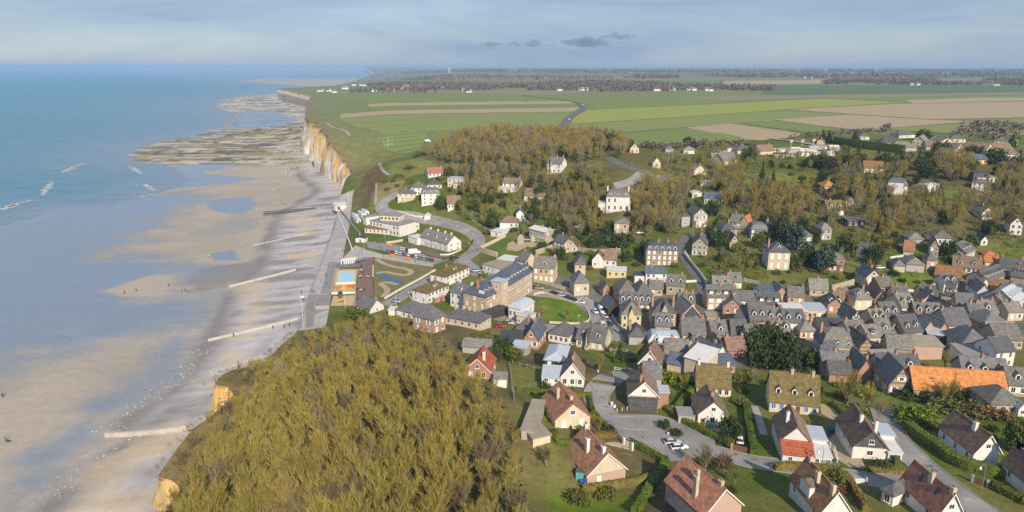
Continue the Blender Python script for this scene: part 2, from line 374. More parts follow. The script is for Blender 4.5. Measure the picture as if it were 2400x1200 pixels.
edge = (1-sstep(2, 16, (_x-coast(_y)) + (fbm(_x/12,_y/12,3)-.45)*14))*sstep(540, 580, _y); edge = edge[:,None]
Cl = Cl*(1-edge*0.85) + np.array((0.25,0.19,0.09))*edge*0.85
m_land = attr_mat('ground_cover', 'albedo', 0.95, None, 0.16, 0.32, 0.12, 1.1, 0.15)
me = grid_mesh('ground', GX, GY, GZ, m_land, True, False); set_attr(me, 'albedo', Cl)
tag(obj('ground', me), 'grassy valley ground rising from the beach town to the farmed plateau', 'ground', None, 'structure')

# ------------------------------------------------------------------ beach
BY = np.concatenate([np.arange(78, 640, 1.6), np.geomspace(640, 6000, 170)])
BS = np.concatenate([np.arange(0, 70, 1.3), np.arange(70, 190, 2.0), np.geomspace(190, 900, 40)])
BX = coast(BY)[:,None] - BS[None]; BYY = np.repeat(BY[:,None], len(BS), 1); BSS = np.repeat(BS[None], len(BY), 0)
def beach_h(s, y):
    top = np.interp(y, [78, 230, 300, 460, 520, 700, 6000], [4.2, 4.6, 4.8, 5.0, 4.5, 4.0, 3.0])
    w = np.interp(y, [78, 200, 290, 340, 460, 560, 900, 6000], [30, 33, 42, 38, 48, 34, 30, 40])
    return np.where(s < w, top + (1.0-top)*(s/w)**0.85, 0.12 + 0.88*np.exp(-(np.maximum(s-w,0))/14))
BZ = beach_h(BSS, BYY)
def zp(pts, z=0.1): return [at_z(u, v, z) for u, v in pts]
SEA = zp([(-500,640),(0,525),(120,490),(260,478),(400,440),(430,420),(400,392),(330,384),(270,372),(285,355),(330,335),(440,318),(520,296),(545,270),(500,252),(510,236),(560,226),(640,219),(668,212),
          (720,203),(300,170),(-4000,170),(-4000,640)], 0.0)
bx, by, bs = BX.ravel(), BYY.ravel(), BSS.ravel()
wob = (fbm(bx/16, by/10, 4)-0.46)
dsea = poly_dist(bx, by, SEA) + wob*np.clip(by*0.05, 8, 90)
BZf = BZ.ravel() - sstep(-14, 10, dsea)*0.75 + (fbm(bx/5, by/5, 3)-0.45)*0.10*sstep(0, 40, bs) + (fbm(bx/2.2,by/9,2)-0.4)*0.35*np.exp(-((bs-14)/13)**2)
SAND = np.array((0.415,0.355,0.285)); SHING = np.array((0.46,0.425,0.42)); SHDK = np.array((0.20,0.18,0.165)); ORANGE = np.array((0.58,0.45,0.29)); WET_SKY = np.array((0.19,0.245,0.315))  # last one: wet sand with the sky's blue reflection painted into its colour
wsh = np.interp(by, [78, 200, 290, 340, 460, 560, 900, 6000], [30, 33, 42, 38, 48, 34, 30, 40])
Cb = np.repeat(SAND[None], bx.size, 0)
sh = 1 - sstep(-5, 5, bs - wsh + wob*22)
streak = fbm(bx/24+3, by/3.2, 4)
shc = SHING*(0.72+0.6*streak)[:,None]
dk = sstep(0.42, 0.62, fbm(bx/20+40, by/7, 3))*0.72; dk = np.maximum(dk, np.exp(-((bs-wsh+4)/7)**2)*0.85); dk = np.maximum(dk, np.exp(-((bs-9)/3.5)**2)*0.35*(by<235))
shc = shc*(1-dk[:,None]) + SHDK*dk[:,None]
Cb = Cb*(1-sh[:,None]) + shc*sh[:,None]
def zone_b(P, col, e, s, wobs=10, tex=None):
    k = (bx > min(p[0] for p in P)-40) & (bx < max(p[0] for p in P)+40) & (by > min(p[1] for p in P)-40) & (by < max(p[1] for p in P)+40)
    w = np.zeros(bx.size); w[k] = sstep(-e, e, poly_dist(bx[k], by[k], P) + wob[k]*wobs)*s
    if tex is not None: w = w*tex
    Cb[:] = Cb*(1-w[:,None]) + np.array(col)*w[:,None]; return w
zone_b(zp([(430,650),(480,630),(560,622),(600,612),(625,640),(560,660),(480,690),(430,690)]), SHDK*1.25, 4, 0.85, 16)
for P in ([(560,660),(640,668),(628,740),(575,775),(548,730)], [(520,780),(585,785),(570,850),(510,855)], [(500,890),(545,880),(530,930),(480,920)],
          [(130,1210),(250,1075),(330,1010),(348,1050),(318,1210)], [(690,505),(745,512),(735,560),(690,552)], [(695,590),(742,598),(728,630),(675,612)], [(390,1010),(470,1015),(440,1050),(380,1040)],
          [(790,425),(830,440),(826,462),(790,450)]):
    zone_b(zp(P, 2.5), ORANGE, 4, 0.62, 26)
# chalk platform: pale ledges, weed-dark and yellow-green bands running out to sea
rock = zp([(270,372),(285,352),(330,332),(440,316),(530,300),(640,288),(735,300),(750,340),(735,400),(660,388),(560,385),(420,392),(330,384)], 0.3)
_wx = fbm(bx/70, by/45, 3)*5; _wy = fbm(bx/60+20, by/35, 3)*6; band = fbm(bx/34+_wx, by/7.5+_wy, 5)
zone_b(rock, (0.53,0.47,0.40), 10, 0.9, 30)
zone_b(rock, (0.15,0.12,0.085), 10, 1.0, 30, sstep(0.49, 0.63, band + 0.10*sstep(-260,-330,bx)))
zone_b(rock, (0.32,0.27,0.12), 10, 0.8, 30, sstep(0.47, 0.6, fbm(bx/26+7+_wx, by/8+50+_wy, 5)))
rock2 = zp([(500,250),(520,235),(640,222),(668,225),(735,262),(740,300),(640,292),(530,300),(545,270)], 0.3)
zone_b(rock2, (0.44,0.385,0.33), 20, 0.9, 60); zone_b(rock2, (0.66,0.58,0.5), 20, 0.8, 60, sstep(0.5,0.6,fbm(bx/140,by/26,4))); zone_b(rock2, (0.15,0.13,0.09), 20, 0.8, 60, sstep(0.48,0.60,fbm(bx/70+30+_wx,by/16+_wy,5)))
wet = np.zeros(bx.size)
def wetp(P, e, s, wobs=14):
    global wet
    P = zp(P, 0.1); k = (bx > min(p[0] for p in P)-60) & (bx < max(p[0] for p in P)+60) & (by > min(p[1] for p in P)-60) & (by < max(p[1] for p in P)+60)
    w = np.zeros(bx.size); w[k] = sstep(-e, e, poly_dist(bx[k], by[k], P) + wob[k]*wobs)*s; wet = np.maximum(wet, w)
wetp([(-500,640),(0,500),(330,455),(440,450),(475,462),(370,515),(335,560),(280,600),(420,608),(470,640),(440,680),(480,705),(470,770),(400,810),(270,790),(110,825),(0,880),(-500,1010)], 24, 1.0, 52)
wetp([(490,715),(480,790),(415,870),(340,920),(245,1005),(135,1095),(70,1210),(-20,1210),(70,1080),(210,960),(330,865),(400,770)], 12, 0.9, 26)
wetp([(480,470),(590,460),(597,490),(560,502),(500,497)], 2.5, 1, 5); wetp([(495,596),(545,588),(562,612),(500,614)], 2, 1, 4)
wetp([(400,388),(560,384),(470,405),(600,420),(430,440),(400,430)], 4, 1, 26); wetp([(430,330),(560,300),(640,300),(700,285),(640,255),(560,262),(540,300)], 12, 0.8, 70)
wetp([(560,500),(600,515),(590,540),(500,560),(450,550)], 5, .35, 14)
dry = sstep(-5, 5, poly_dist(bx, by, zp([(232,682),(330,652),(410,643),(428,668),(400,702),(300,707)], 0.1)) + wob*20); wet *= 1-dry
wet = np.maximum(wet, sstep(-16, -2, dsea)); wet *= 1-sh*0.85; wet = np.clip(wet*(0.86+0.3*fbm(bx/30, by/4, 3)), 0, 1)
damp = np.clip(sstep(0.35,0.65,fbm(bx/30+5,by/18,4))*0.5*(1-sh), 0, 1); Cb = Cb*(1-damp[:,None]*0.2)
Cb = Cb*(1-wet[:,None]) + (WET_SKY*0.85+Cb*0.12)*wet[:,None]  # wet areas blend towards the painted sky-reflection blue
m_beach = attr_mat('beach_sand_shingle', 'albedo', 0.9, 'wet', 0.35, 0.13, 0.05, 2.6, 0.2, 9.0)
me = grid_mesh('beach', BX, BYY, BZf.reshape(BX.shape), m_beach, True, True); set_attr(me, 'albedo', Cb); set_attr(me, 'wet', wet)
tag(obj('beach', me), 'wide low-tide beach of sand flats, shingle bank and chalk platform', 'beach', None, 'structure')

# ------------------------------------------------------------------ sea
SYL = np.concatenate([np.arange(78, 640, 4.0), np.geomspace(640, 21000, 110)]); SSL = np.concatenate([np.arange(-5, 260, 5.0), np.geomspace(260, 30000, 60)])
SX = coast(SYL)[:,None] - SSL[None]; SY = np.repeat(SYL[:,None], len(SSL), 1); sx, sy = SX.ravel(), SY.ravel()
shal = np.exp(-np.maximum(poly_dist(sx, sy, SEA), 0)/np.clip(sy*0.16, 30, 260))
m_sea = bpy.data.materials.new('sea_water'); m_sea.use_nodes = True; nt = m_sea.node_tree; N = nt.nodes; K = nt.links.new; bs_ = N['Principled BSDF']
aw = N.new('ShaderNodeAttribute'); aw.attribute_name = 'shallow'
mx = N.new('ShaderNodeMix'); mx.data_type = 'RGBA'; mx.inputs[6].default_value = (0.05, 0.21, 0.28, 1); mx.inputs[7].default_value = (0.19, 0.25, 0.305, 1); K(aw.outputs['Fac'], mx.inputs[0])
ge = N.new('ShaderNodeNewGeometry'); mp = N.new('ShaderNodeMapping'); mp.inputs['Scale'].default_value = (0.02, 0.09, 1); K(ge.outputs['Position'], mp.inputs[0])
no = N.new('ShaderNodeTexNoise'); no.inputs['Scale'].default_value = 1; no.inputs['Detail'].default_value = 9; no.inputs['Roughness'].default_value = 0.68; K(mp.outputs[0], no.inputs['Vector'])
mr = N.new('ShaderNodeMapRange'); mr.inputs[1].default_value = .3; mr.inputs[2].default_value = .7; mr.inputs[3].default_value = 0.8; mr.inputs[4].default_value = 1.2; K(no.outputs[0], mr.inputs[0])
hs = N.new('ShaderNodeHueSaturation'); K(mx.outputs[2], hs.inputs['Color']); K(mr.outputs[0], hs.inputs['Value']); K(hs.outputs[0], bs_.inputs['Base Color'])
bs_.inputs['Roughness'].default_value = 0.32; bs_.inputs['Specular IOR Level'].default_value = 0.42; bs_.inputs['IOR'].default_value = 1.33
n2 = N.new('ShaderNodeTexNoise'); n2.inputs['Scale'].default_value = 0.35; n2.inputs['Detail'].default_value = 5; K(ge.outputs['Position'], n2.inputs['Vector'])
bu = N.new('ShaderNodeBump'); bu.inputs['Distance'].default_value = 0.35; bu.inputs['Strength'].default_value = 0.6; K(n2.outputs[0], bu.inputs['Height']); K(bu.outputs[0], bs_.inputs['Normal'])
me = grid_mesh('sea', SX, SY, np.zeros_like(SX), m_sea, True, True); set_attr(me, 'shallow', shal)
tag(obj('sea', me), 'calm blue-green sea running out to the horizon', 'sea', None, 'structure')
# surf lines
m_foam = mat('surf_foam', (0.75,0.72,0.70), 0.9, 0.35, 0.8, coord='World')
def surf(pts, w, label):
    """a breaking wave: ragged scraps of foam strung along a line"""
    Lw = smooth_line([at_z(u, v, 0.1) for u, v in pts], 14); V = []; Fc = []; n = len(Lw)
    for i, c in enumerate(Lw):
        for q in range(3):
            e = sin(pi*(i+.5)/n); x = c[0]+random.gauss(0, 1.1); y = c[1]+random.gauss(0, w*e); l = random.uniform(.5, 2.6)*(.4+e); h = random.uniform(.25, .8)*w*(.3+e); k = len(V)
            for a in range(7): t = 2*pi*a/7; rr = random.uniform(.6, 1.3); V.append((x+cos(t)*l*rr, y+sin(t)*h*rr, 0.07+.004*q))
            Fc.append(tuple(range(k, k+7)))
    tag(obj('surf', mesh_data('surf', V, Fc, m_foam)), label, 'surf', 'thin breaking surf lines off the beach', 'stuff')
for pts in ([(-30,505),(0,492),(25,484),(36,478),(80,468)], [(145,404),(160,398),(178,389),(205,380)], [(100,458),(111,440),(122,424)], [(300,390),(318,397),(332,409)], [(318,433),(340,434),(362,447)], [(330,462),(350,458),(368,456)],
            [(330,345),(450,318),(520,300)], [(500,335),(540,322),(600,318)]):
    surf(pts, 1.3, 'thin line of white surf breaking on the shallows')

# ------------------------------------------------------------------ chalk cliffs
m_chalk = bpy.data.materials.new('chalk'); m_chalk.use_nodes = True; nt = m_chalk.node_tree; N = nt.nodes; K = nt.links.new; bs_ = N['Principled BSDF']; bs_.inputs['Roughness'].default_value = 0.95; bs_.inputs['Specular IOR Level'].default_value = 0.1
at_ = N.new('ShaderNodeAttribute'); at_.attribute_name = 'albedo'; ge = N.new('ShaderNodeNewGeometry'); mp = N.new('ShaderNodeMapping'); mp.inputs['Scale'].default_value = (0.5,0.5,0.12); K(ge.outputs['Position'], mp.inputs[0])
no = N.new('ShaderNodeTexNoise'); no.inputs['Scale'].default_value = 1.0; no.inputs['Detail'].default_value = 8; no.inputs['Roughness'].default_value = 0.7; K(mp.outputs[0], no.inputs['Vector'])
mr = N.new('ShaderNodeMapRange'); mr.inputs[1].default_value = .3; mr.inputs[2].default_value = .7; mr.inputs[3].default_value = 0.6; mr.inputs[4].default_value = 1.25; K(no.outputs[0], mr.inputs[0])
hs = N.new('ShaderNodeHueSaturation'); K(at_.outputs['Color'], hs.inputs['Color']); K(mr.outputs[0], hs.inputs['Value']); K(hs.outputs[0], bs_.inputs['Base Color'])
bu = N.new('ShaderNodeBump'); bu.inputs['Distance'].default_value = 0.5; K(no.outputs[0], bu.inputs['Height']); K(bu.outputs[0], bs_.inputs['Normal'])
def cliff(name, ys, label, out=6.0, amp=2.0, warm=0.5, pale=(0.80,0.76,0.66)):
    rows = 18; X = np.zeros((len(ys), rows)); Y = X.copy(); Z = X.copy(); A = np.zeros((len(ys), rows, 3))
    for i, y in enumerate(ys):
        cx = float(coast(y)); ztop = T(cx, y)
        for k in range(rows):
            f = k/(rows-1); prof = (1-f)**1.6
            sc = max(1.0, y/900)
            n = float(fbm(y/(13*sc)+50, f*1.3, 3)-0.45)*2*amp*sc*(0.25+sin(pi*min(1, f*1.02)))
            gul = -abs(float(fbm(y/(17*sc)+5, f*0.4, 2))-0.42)*amp*2.2*sc*sin(pi*f)
            X[i,k] = cx + 0.3 - out*prof + (n+gul)*(0 if k == rows-1 else 1); Y[i,k] = y; Z[i,k] = 1.0 + (ztop+0.15-1.0)*f
            st = float(fbm(y/(7*sc)+90, f*0.7, 4)); w = float(sstep(0.36, 0.68, st + 0.25*f - 0.16 + warm*0.1))
            c = np.array(pale)*(1-w) + np.array((0.80,0.50,0.19))*w
            c = c*(1-float(sstep(0.5,0.7,fbm(y/(5*sc)+11, f*3, 3)))*0.3)
            t_ = float(sstep(0.86, 1.0, f + (fbm(y/6, 2.0, 2)-.45)*.3)); c = c*(1-t_) + np.array((0.2,0.16,0.06))*t_
            b_ = float(1-sstep(0.0, 0.14, f)); c = c*(1-b_*.4) + np.array((0.7,0.68,0.64))*b_*.4
            A[i,k] = c
    me = grid_mesh(name, X, Y, Z, m_chalk, True, False); set_attr(me, 'albedo', A.reshape(-1,3))
    tag(obj(name, me), label, 'cliff', None, 'structure')
cliff('cliff', np.concatenate([np.arange(540, 860, 1.6), np.geomspace(860, 2600, 300)]), 'long ochre-stained chalk cliff running along the far shore', 8.0, 5.0, 0.6)
cliff('low_cliff', np.arange(78, 236, 1.2), 'low crumbling chalk cliff under the wooded near hill', 4.5, 1.8, 2.2, (0.62,0.5,0.3))
cliff('distant_cliff', np.geomspace(2600, 24000, 120), 'distant hazy cliff line beyond the far village', 20.0, 2.0, 0.0)
# earth slope between the sea wall and the cliff end, kept as ground: bank face along the promenade
YB = np.arange(234, 543, 2.0); Xb = np.stack([coast(YB)-0.4, coast(YB)-0.05, coast(YB)+0.6], 1); Zb = np.stack([np.full(len(YB), 1.0), np.array([T(float(coast(y)), y)+0.35 for y in YB]), np.array([T(float(coast(y))+0.6, y)+0.35 for y in YB])], 1)
m_conc = mat('concrete', (0.42,0.40,0.38), 0.9, 0.3, 0.35, bump=0.02, coord='World')
tag(obj('sea_wall', grid_mesh('sea_wall', Xb, np.repeat(YB[:,None],3,1), Zb, m_conc, False, False)), 'long pale concrete sea wall between shingle and promenade', 'sea wall')

# ------------------------------------------------------------------ fields of the plateau
def field_mat(name, c, c2, rows=0.25, ang=0.0):
    m = mat(name, c, 0.95, 0.2, 0.02, c2, 0.0, None, 0, 0.1, 'World', (1.0, 5.0, 1.0)); nt = m.node_tree; N = nt.nodes; K = nt.links.new; bs = N['Principled BSDF']; src = bs.inputs['Base Color'].links[0].from_socket
    ge = N.new('ShaderNodeNewGeometry'); wv = N.new('ShaderNodeTexWave'); wv.bands_direction = 'Y'; wv.inputs['Scale'].default_value = 0.022; wv.inputs['Distortion'].default_value = 3.0; wv.inputs['Detail'].default_value = 3; wv.inputs['Detail Scale'].default_value = .4; K(ge.outputs['Position'], wv.inputs['Vector'])
    a = N.new('ShaderNodeMapRange'); a.inputs[3].default_value = .87; a.inputs[4].default_value = 1.08; K(wv.outputs['Fac'], a.inputs[0]); hs = N.new('ShaderNodeHueSaturation'); K(src, hs.inputs['Color']); K(a.outputs[0], hs.inputs['Value']); K(hs.outputs[0], bs.inputs['Base Color']); return m
FM = {'green': field_mat('winter_wheat', (0.20,0.245,0.07), (0.165,0.21,0.06)), 'lime': field_mat('young_rape_crop', (0.305,0.325,0.072), (0.262,0.288,0.066)),
      'tan': field_mat('ploughed_earth', (0.42,0.33,0.21), (0.36,0.275,0.165)), 'pale': field_mat('pasture', (0.245,0.265,0.09), (0.205,0.23,0.078)), 'dull': field_mat('stubble', (0.27,0.235,0.14), (0.22,0.2,0.11)),
      'dark': field_mat('dark_crop', (0.13,0.165,0.075), (0.105,0.14,0.065))}
FIELDS = [('green','dark green crop field along the cliff top before the village',[(800,222),(1330,226),(1335,238),(860,243),(800,240)]),
 ('tan','narrow brown ploughed strip nearest the far village',[(862,244),(1330,236),(1350,243),(865,251)]),
 ('green','green strip between two narrow ploughed strips',[(868,252),(1352,244),(1345,252),(800,266),(790,262)]),
 ('tan','narrow brown ploughed strip across the green cliff fields',[(800,267),(1360,252),(1340,262),(797,277)]),
 ('pale','pale green pasture beside the rugby field',[(790,279),(1335,264),(1315,285),(1320,300),(900,316),(885,310),(840,300)]),
 ('green','mown green rugby field at the cliff edge',[(880,318),(1005,298),(1000,320),(985,350),(950,362),(905,352)]),
 ('dull','dull stubble field just before the far village',[(790,216),(1400,212),(1290,224),(800,221)]),
 ('green','broad dark green crop field right of the winding road',[(1370,236),(1750,222),(1960,222),(1960,229),(1790,236),(1620,247),(1400,258),(1378,248)]),
 ('lime','long bright yellow-green crop field beyond the winding road',[(1345,272),(1380,258),(1620,247),(1930,231),(2130,240),(1880,254),(1780,262),(1500,281),(1338,292)]),
 ('pale','pale green field in front of the yellow-green one',[(1338,294),(1500,282),(1780,263),(1860,262),(1990,268),(1790,285),(1720,290),(1610,298),(1420,316),(1335,308)]),
 ('tan','brown ploughed triangle beside the caravan park',[(1605,299),(1715,290),(1880,314),(1865,322),(1780,330),(1700,320)]),
 ('green','mid green field around the ploughed triangle',[(1430,318),(1600,300),(1770,330),(1480,342)]),
 ('tan','large pale ploughed field on the right of the plateau',[(1850,257),(2100,244),(2420,238),(2420,275),(2180,280),(1985,267)]),
 ('tan','big brown ploughed field above the bungalow estate',[(1815,281),(1990,269),(2180,281),(2280,285),(2060,302),(1990,303)]),
 ('green','green strip under the big brown ploughed field',[(1740,290),(1812,283),(1985,304),(1900,312)]),
 ('dark','dark green crop field before the distant tree belt',[(1800,200),(2420,200),(2420,214),(1960,224),(1780,222)]),
 ('dull','thin stubble strip under the distant tree belt',[(1560,228),(1960,222),(2420,217),(2420,222),(1990,229),(1700,236)]),
 ('green','thin green wedge between the pale ploughed fields',[(1965,229),(2420,223),(2420,228),(2140,240),(1935,231)]),
 ('tan','far right ploughed wedge under the tree belt',[(2120,236),(2300,229),(2420,229),(2420,236),(2140,243)]),
 ('pale','grassy meadow above the bungalow estate',[(2060,303),(2290,287),(2420,278),(2420,318),(2200,312)]),
 ('tan','pale strip of ploughed land left of the tree belt',[(1700,190),(1930,186),(1930,196),(1690,200)]),
 ('dull','far tan strip beyond the village trees',[(1060,182),(1480,180),(1480,186),(1050,187)]),
 ('green','far dull green strip beyond the village',[(1480,187),(1900,184),(1900,188),(1500,192)])]
def plat_at(u, v):
    x, y = at(u, v); return x, y
for i, (k, lab, P) in enumerate(FIELDS):
    W = [plat_at(u, v) for u, v in P]; ext = max(hypot(a[0]-W[0][0], a[1]-W[0][1]) for a in W)
    drape('field', W, FM[k], 0.12 + 0.012*i, max(12.0, ext/40), lab, 'field')

# ------------------------------------------------------------------ roads and paths
m_asph = mat('asphalt', (0.155,0.15,0.15), 0.85, 0.28, 0.25, bump=0.005, coord='World')
m_asph2 = mat('worn_asphalt', (0.35,0.325,0.31), 0.85, 0.42, 0.11, bump=0.005, coord='World')
m_brickpave = mat('red_paving', (0.24,0.145,0.115), 0.85, 0.25, 0.8, coord='World')
m_sandpath = mat('sandy_path', (0.46,0.35,0.24), 0.95, 0.25, 0.5, coord='World')
m_white = mat('white_paint', (0.78,0.77,0.74), 0.6, 0.12, 1.5)
m_kerb = mat('kerb_stone', (0.38,0.36,0.33), 0.9, 0.25, 1.0)
ROADS = []; m_patch = mat('asphalt_patch', (0.2,0.19,0.185), 0.85, 0.25, 0.6, coord='World'); m_patch2 = mat('pale_asphalt_patch', (0.43,0.40,0.375), 0.85, 0.2, 0.6, coord='World')
def road(name, pts, w, m, label, kerbs=True, dash=False, dz=0.07):
    Lw = smooth_line(at_pts(pts), 8); ROADS.append((Lw, w)); r = strip(name, Lw, w, m, dz, 6, label, 'road')
    if kerbs:
        for s in (-1, 1):
            rows = []; A = offset_line(Lw, s*(w/2)); B = offset_line(Lw, s*(w/2+0.22))
            V = []; Fc = []
            for i, (a, b) in enumerate(zip(A, B)):
                za = T(*a); zb = T(*b); V += [(a[0],a[1],za-0.1),(a[0],a[1],za+0.2),(b[0],b[1],zb+0.2),(b[0],b[1],zb-0.1)]
                if i: q = 4*i; Fc += [(q-4,q,q+1,q-3),(q-3,q+1,q+2,q-2),(q-2,q+2,q+3,q-1)]
            o = obj('kerb', mesh_data('kerb', V, Fc, m_kerb), r)
    if m is m_asph2 and w >= 5:
        rp = random.Random(int(w*10)+len(Lw))
        for q in range(len(Lw)//7):
            k = rp.randrange(2, len(Lw)-3); strip('road_patch', Lw[k:k+2], rp.uniform(.7,1.9), m_patch if rp.random() < .65 else m_patch2, dz+.012, 2, parent=r, off=rp.uniform(-1,1)*w*.3)
    if dash:
        d = 0; run = []; k = 0
        for i in range(len(Lw)-1):
            p, q = Lw[i], Lw[i+1]; seg = hypot(q[0]-p[0], q[1]-p[1]); n = max(1, int(seg/1.0))
            for j in range(n): run.append((p[0]+(q[0]-p[0])*j/n, p[1]+(q[1]-p[1])*j/n))
        for s in range(0, len(run)-4, 8):
            V = []; seg = run[s:s+4]
            strip('lane_marking', seg, 0.16, m_white, dz+0.03, 1, parent=r)
    return r
road('coast_road', [(935,455),(915,463),(900,474),(894,484),(902,496),(930,503),(980,511),(1020,518),(1055,526),(1087,536),(1110,549),(1121,566),(1115,584),(1098,600),(1080,611)], 7.2, m_asph2, 'grey coast road curving down past the white villas', True, True)
road('main_street', [(1080,611),(1105,630),(1140,646),(1190,668),(1250,684),(1300,690),(1352,702),(1390,722),(1412,752),(1428,782),(1440,800)], 8.0, m_asph2, 'grey main street bending round the hotel and its garden', True, False, 0.075)
road('hotel_street', [(1415,762),(1380,772),(1310,772),(1250,764),(1185,748),(1140,736),(1090,724)], 6.5, m_asph2, 'grey street in front of the large hotel', True, False, 0.08)
road('beach_street', [(1092,622),(1060,635),(1010,655),(965,680),(930,702),(900,716)], 5.5, m_asph2, 'straight street between the dune garden and the white villas', True, False, 0.08)
road('hill_lane', [(1662,735),(1650,700),(1644,672),(1630,645),(1608,612),(1598,585),(1603,560),(1622,545)], 4.2, m_asph, 'narrow dark lane climbing from town past the brick mansion', False)
road('town_lane', [(1664,850),(1664,800),(1662,760),(1662,735)], 4.5, m_asph, 'narrow shaded lane between the slate roofed houses', False)
road('cul_de_sac_road', [(1436,885),(1412,902),(1398,925),(1402,948),(1422,972),(1448,990),(1500,992)], 6.5, m_asph2, 'grey road leading up into the turning circle', True)
road('estate_road', [(1640,1052),(1690,1064),(1760,1082),(1830,1092),(1900,1100),(1985,1116),(2065,1128),(2150,1128)], 6.0, m_asph2, 'grey estate road past the turning circle', True, False, 0.085)
road('estate_lane', [(2072,960),(2082,990),(2095,1025),(2130,1062),(2180,1108),(2240,1155),(2310,1205)], 6.0, m_asph2, 'grey lane descending on the right past the hedged house', True, False, 0.08)
road('plateau_road', [(1322,312),(1318,297),(1328,284),(1345,270),(1362,259),(1367,250),(1358,243),(1330,236),(1290,231),(1225,224)], 8.5, m_asph, 'winding grey road crossing the plateau fields', False, False, 0.5)
road('hillside_road', [(1425,368),(1450,382),(1480,394),(1510,404),(1545,416),(1570,430)], 7.0, m_asph, 'grey road cutting through the wooded hillside', False)
road('hillside_fork', [(1505,406),(1490,418),(1470,428),(1440,436)], 6.0, m_asph2, 'short fork of road below the wooded hillside', False, False, 0.085)
road('campsite_road', [(1800,326),(1845,330),(1890,337),(1935,348)], 6.0, m_asph2, 'grey access road behind the mobile homes', False, False, 0.6)
circle = [(1430,985),(1450,972),(1500,972),(1545,974),(1590,988),(1640,1015),(1680,1050),(1640,1070),(1560,1082),(1510,1062),(1460,1030)]
cw = at_pts(circle); cxm = smooth_line(cw + [cw[0]], 5)[:-1]
drape('turning_circle', cxm, m_asph2, 0.095, 3.0, 'grey asphalt turning circle where two pale cars park', 'road')
isl = smooth_line(at_pts([(1492,1008),(1530,998),(1570,1010),(1600,1030),(1612,1052),(1585,1062),(1540,1052),(1505,1035),(1492,1008)]), 5)[:-1]
tag(strip('kerb_ring', isl + [isl[0]], 0.35, m_kerb, 0.2, 1), 'pale kerb ring inside the turning circle', 'kerb', None, 'structure')
def path(pts, w, m, label, dz=0.1): strip('path', smooth_line(at_pts(pts), 6), w, m, dz, 3, label, 'path')
path([(890,382),(893,392),(900,402),(912,410)], 2.2, m_kerb, 'stony path along the cliff top meadow')
path([(765,288),(780,298),(805,305),(820,318)], 2.5, m_sandpath, 'pale footpath at the cliff edge')
path([(882,430),(882,450),(880,480)], 1.5, m_kerb, 'narrow stepped path down the cliff end bank')
path([(1768,952),(1780,985),(1790,1020)], 1.8, m_conc, 'straight concrete garden path between hedges')
path([(1660,1045),(1670,1015),(1690,1000)], 2.6, m_asph2, 'short driveway behind the wooden gate')
path([(1465,1065),(1462,1050),(1445,1045),(1420,1053)], 3.0, m_sandpath, 'sandy drive to the red roofed house')
drape('driveway', at_pts([(1935,1030),(1965,1015),(2005,1050),(2030,1100),(1990,1095),(1950,1070)]), m_sandpath, 0.1, 3, 'gravel drive between two brown roofed houses', 'driveway')
drape('gravel_yard', at_pts([(1920,945),(1960,955),(1985,990),(1950,985),(1925,970)]), m_sandpath, 0.1, 3, 'gravel yard beside the mossy roofed cottage', 'yard')
drape('parking_yard', at_pts([(1432,870),(1480,872),(1478,890),(1440,892)]), m_asph2, 0.1, 3, 'small asphalt parking yard by the white rail fence', 'yard')
drape('driveway', at_pts([(1905,1075),(1935,1062),(1962,1092),(1930,1100)]), m_asph, 0.1, 3, 'dark drive behind the green mesh gate', 'driveway')
drape('town_square', at_pts([(1390,725),(1430,735),(1452,790),(1440,805),(1405,790),(1388,760)]), m_asph2, 0.11, 3, 'open grey street corner with parked cars', 'street')
# ================================================================== BUILDINGS
def roof_mat(name, c, c2, rough=0.7, spec=0.3, objvar=0.12, course=0.32, amt=0.16):
    """tiles or slates in courses: tone breaks up tile by tile, courses follow the height"""
    m = mat(name, c, rough, 0.3, 0.9, c2, 0.02, 4.0, 0.0, spec, 'Object', (1,1,1), objvar)
    nt = m.node_tree; N = nt.nodes; K = nt.links.new; bs = N['Principled BSDF']
    src = bs.inputs['Base Color'].links[0].from_socket
    tc = N.new('ShaderNodeTexCoord'); wv = N.new('ShaderNodeTexWave'); wv.bands_direction = 'Z'; wv.inputs['Scale'].default_value = 0.314/course*1.0; wv.inputs['Distortion'].default_value = 1.2; wv.inputs['Detail'].default_value = 2; wv.inputs['Detail Scale'].default_value = 2.5
    K(tc.outputs['Object'], wv.inputs['Vector'])
    vo = N.new('ShaderNodeTexVoronoi'); vo.inputs['Scale'].default_value = 2.2; K(tc.outputs['Object'], vo.inputs['Vector'])
    a = N.new('ShaderNodeMapRange'); a.inputs[3].default_value = 1-amt; a.inputs[4].default_value = 1+amt*.6; K(wv.outputs['Fac'], a.inputs[0])
    sp = N.new('ShaderNodeSeparateColor'); K(vo.outputs['Color'], sp.inputs[0]); b = N.new('ShaderNodeMapRange'); b.inputs[3].default_value = 0.78; b.inputs[4].default_value = 1.2; K(sp.outputs[0], b.inputs[0])
    mu = N.new('ShaderNodeMath'); mu.operation = 'MULTIPLY'; K(a.outputs[0], mu.inputs[0]); K(b.outputs[0], mu.inputs[1])
    hs = N.new('ShaderNodeHueSaturation'); K(src, hs.inputs['Color']); K(mu.outputs[0], hs.inputs['Value']); K(hs.outputs[0], bs.inputs['Base Color']); return m
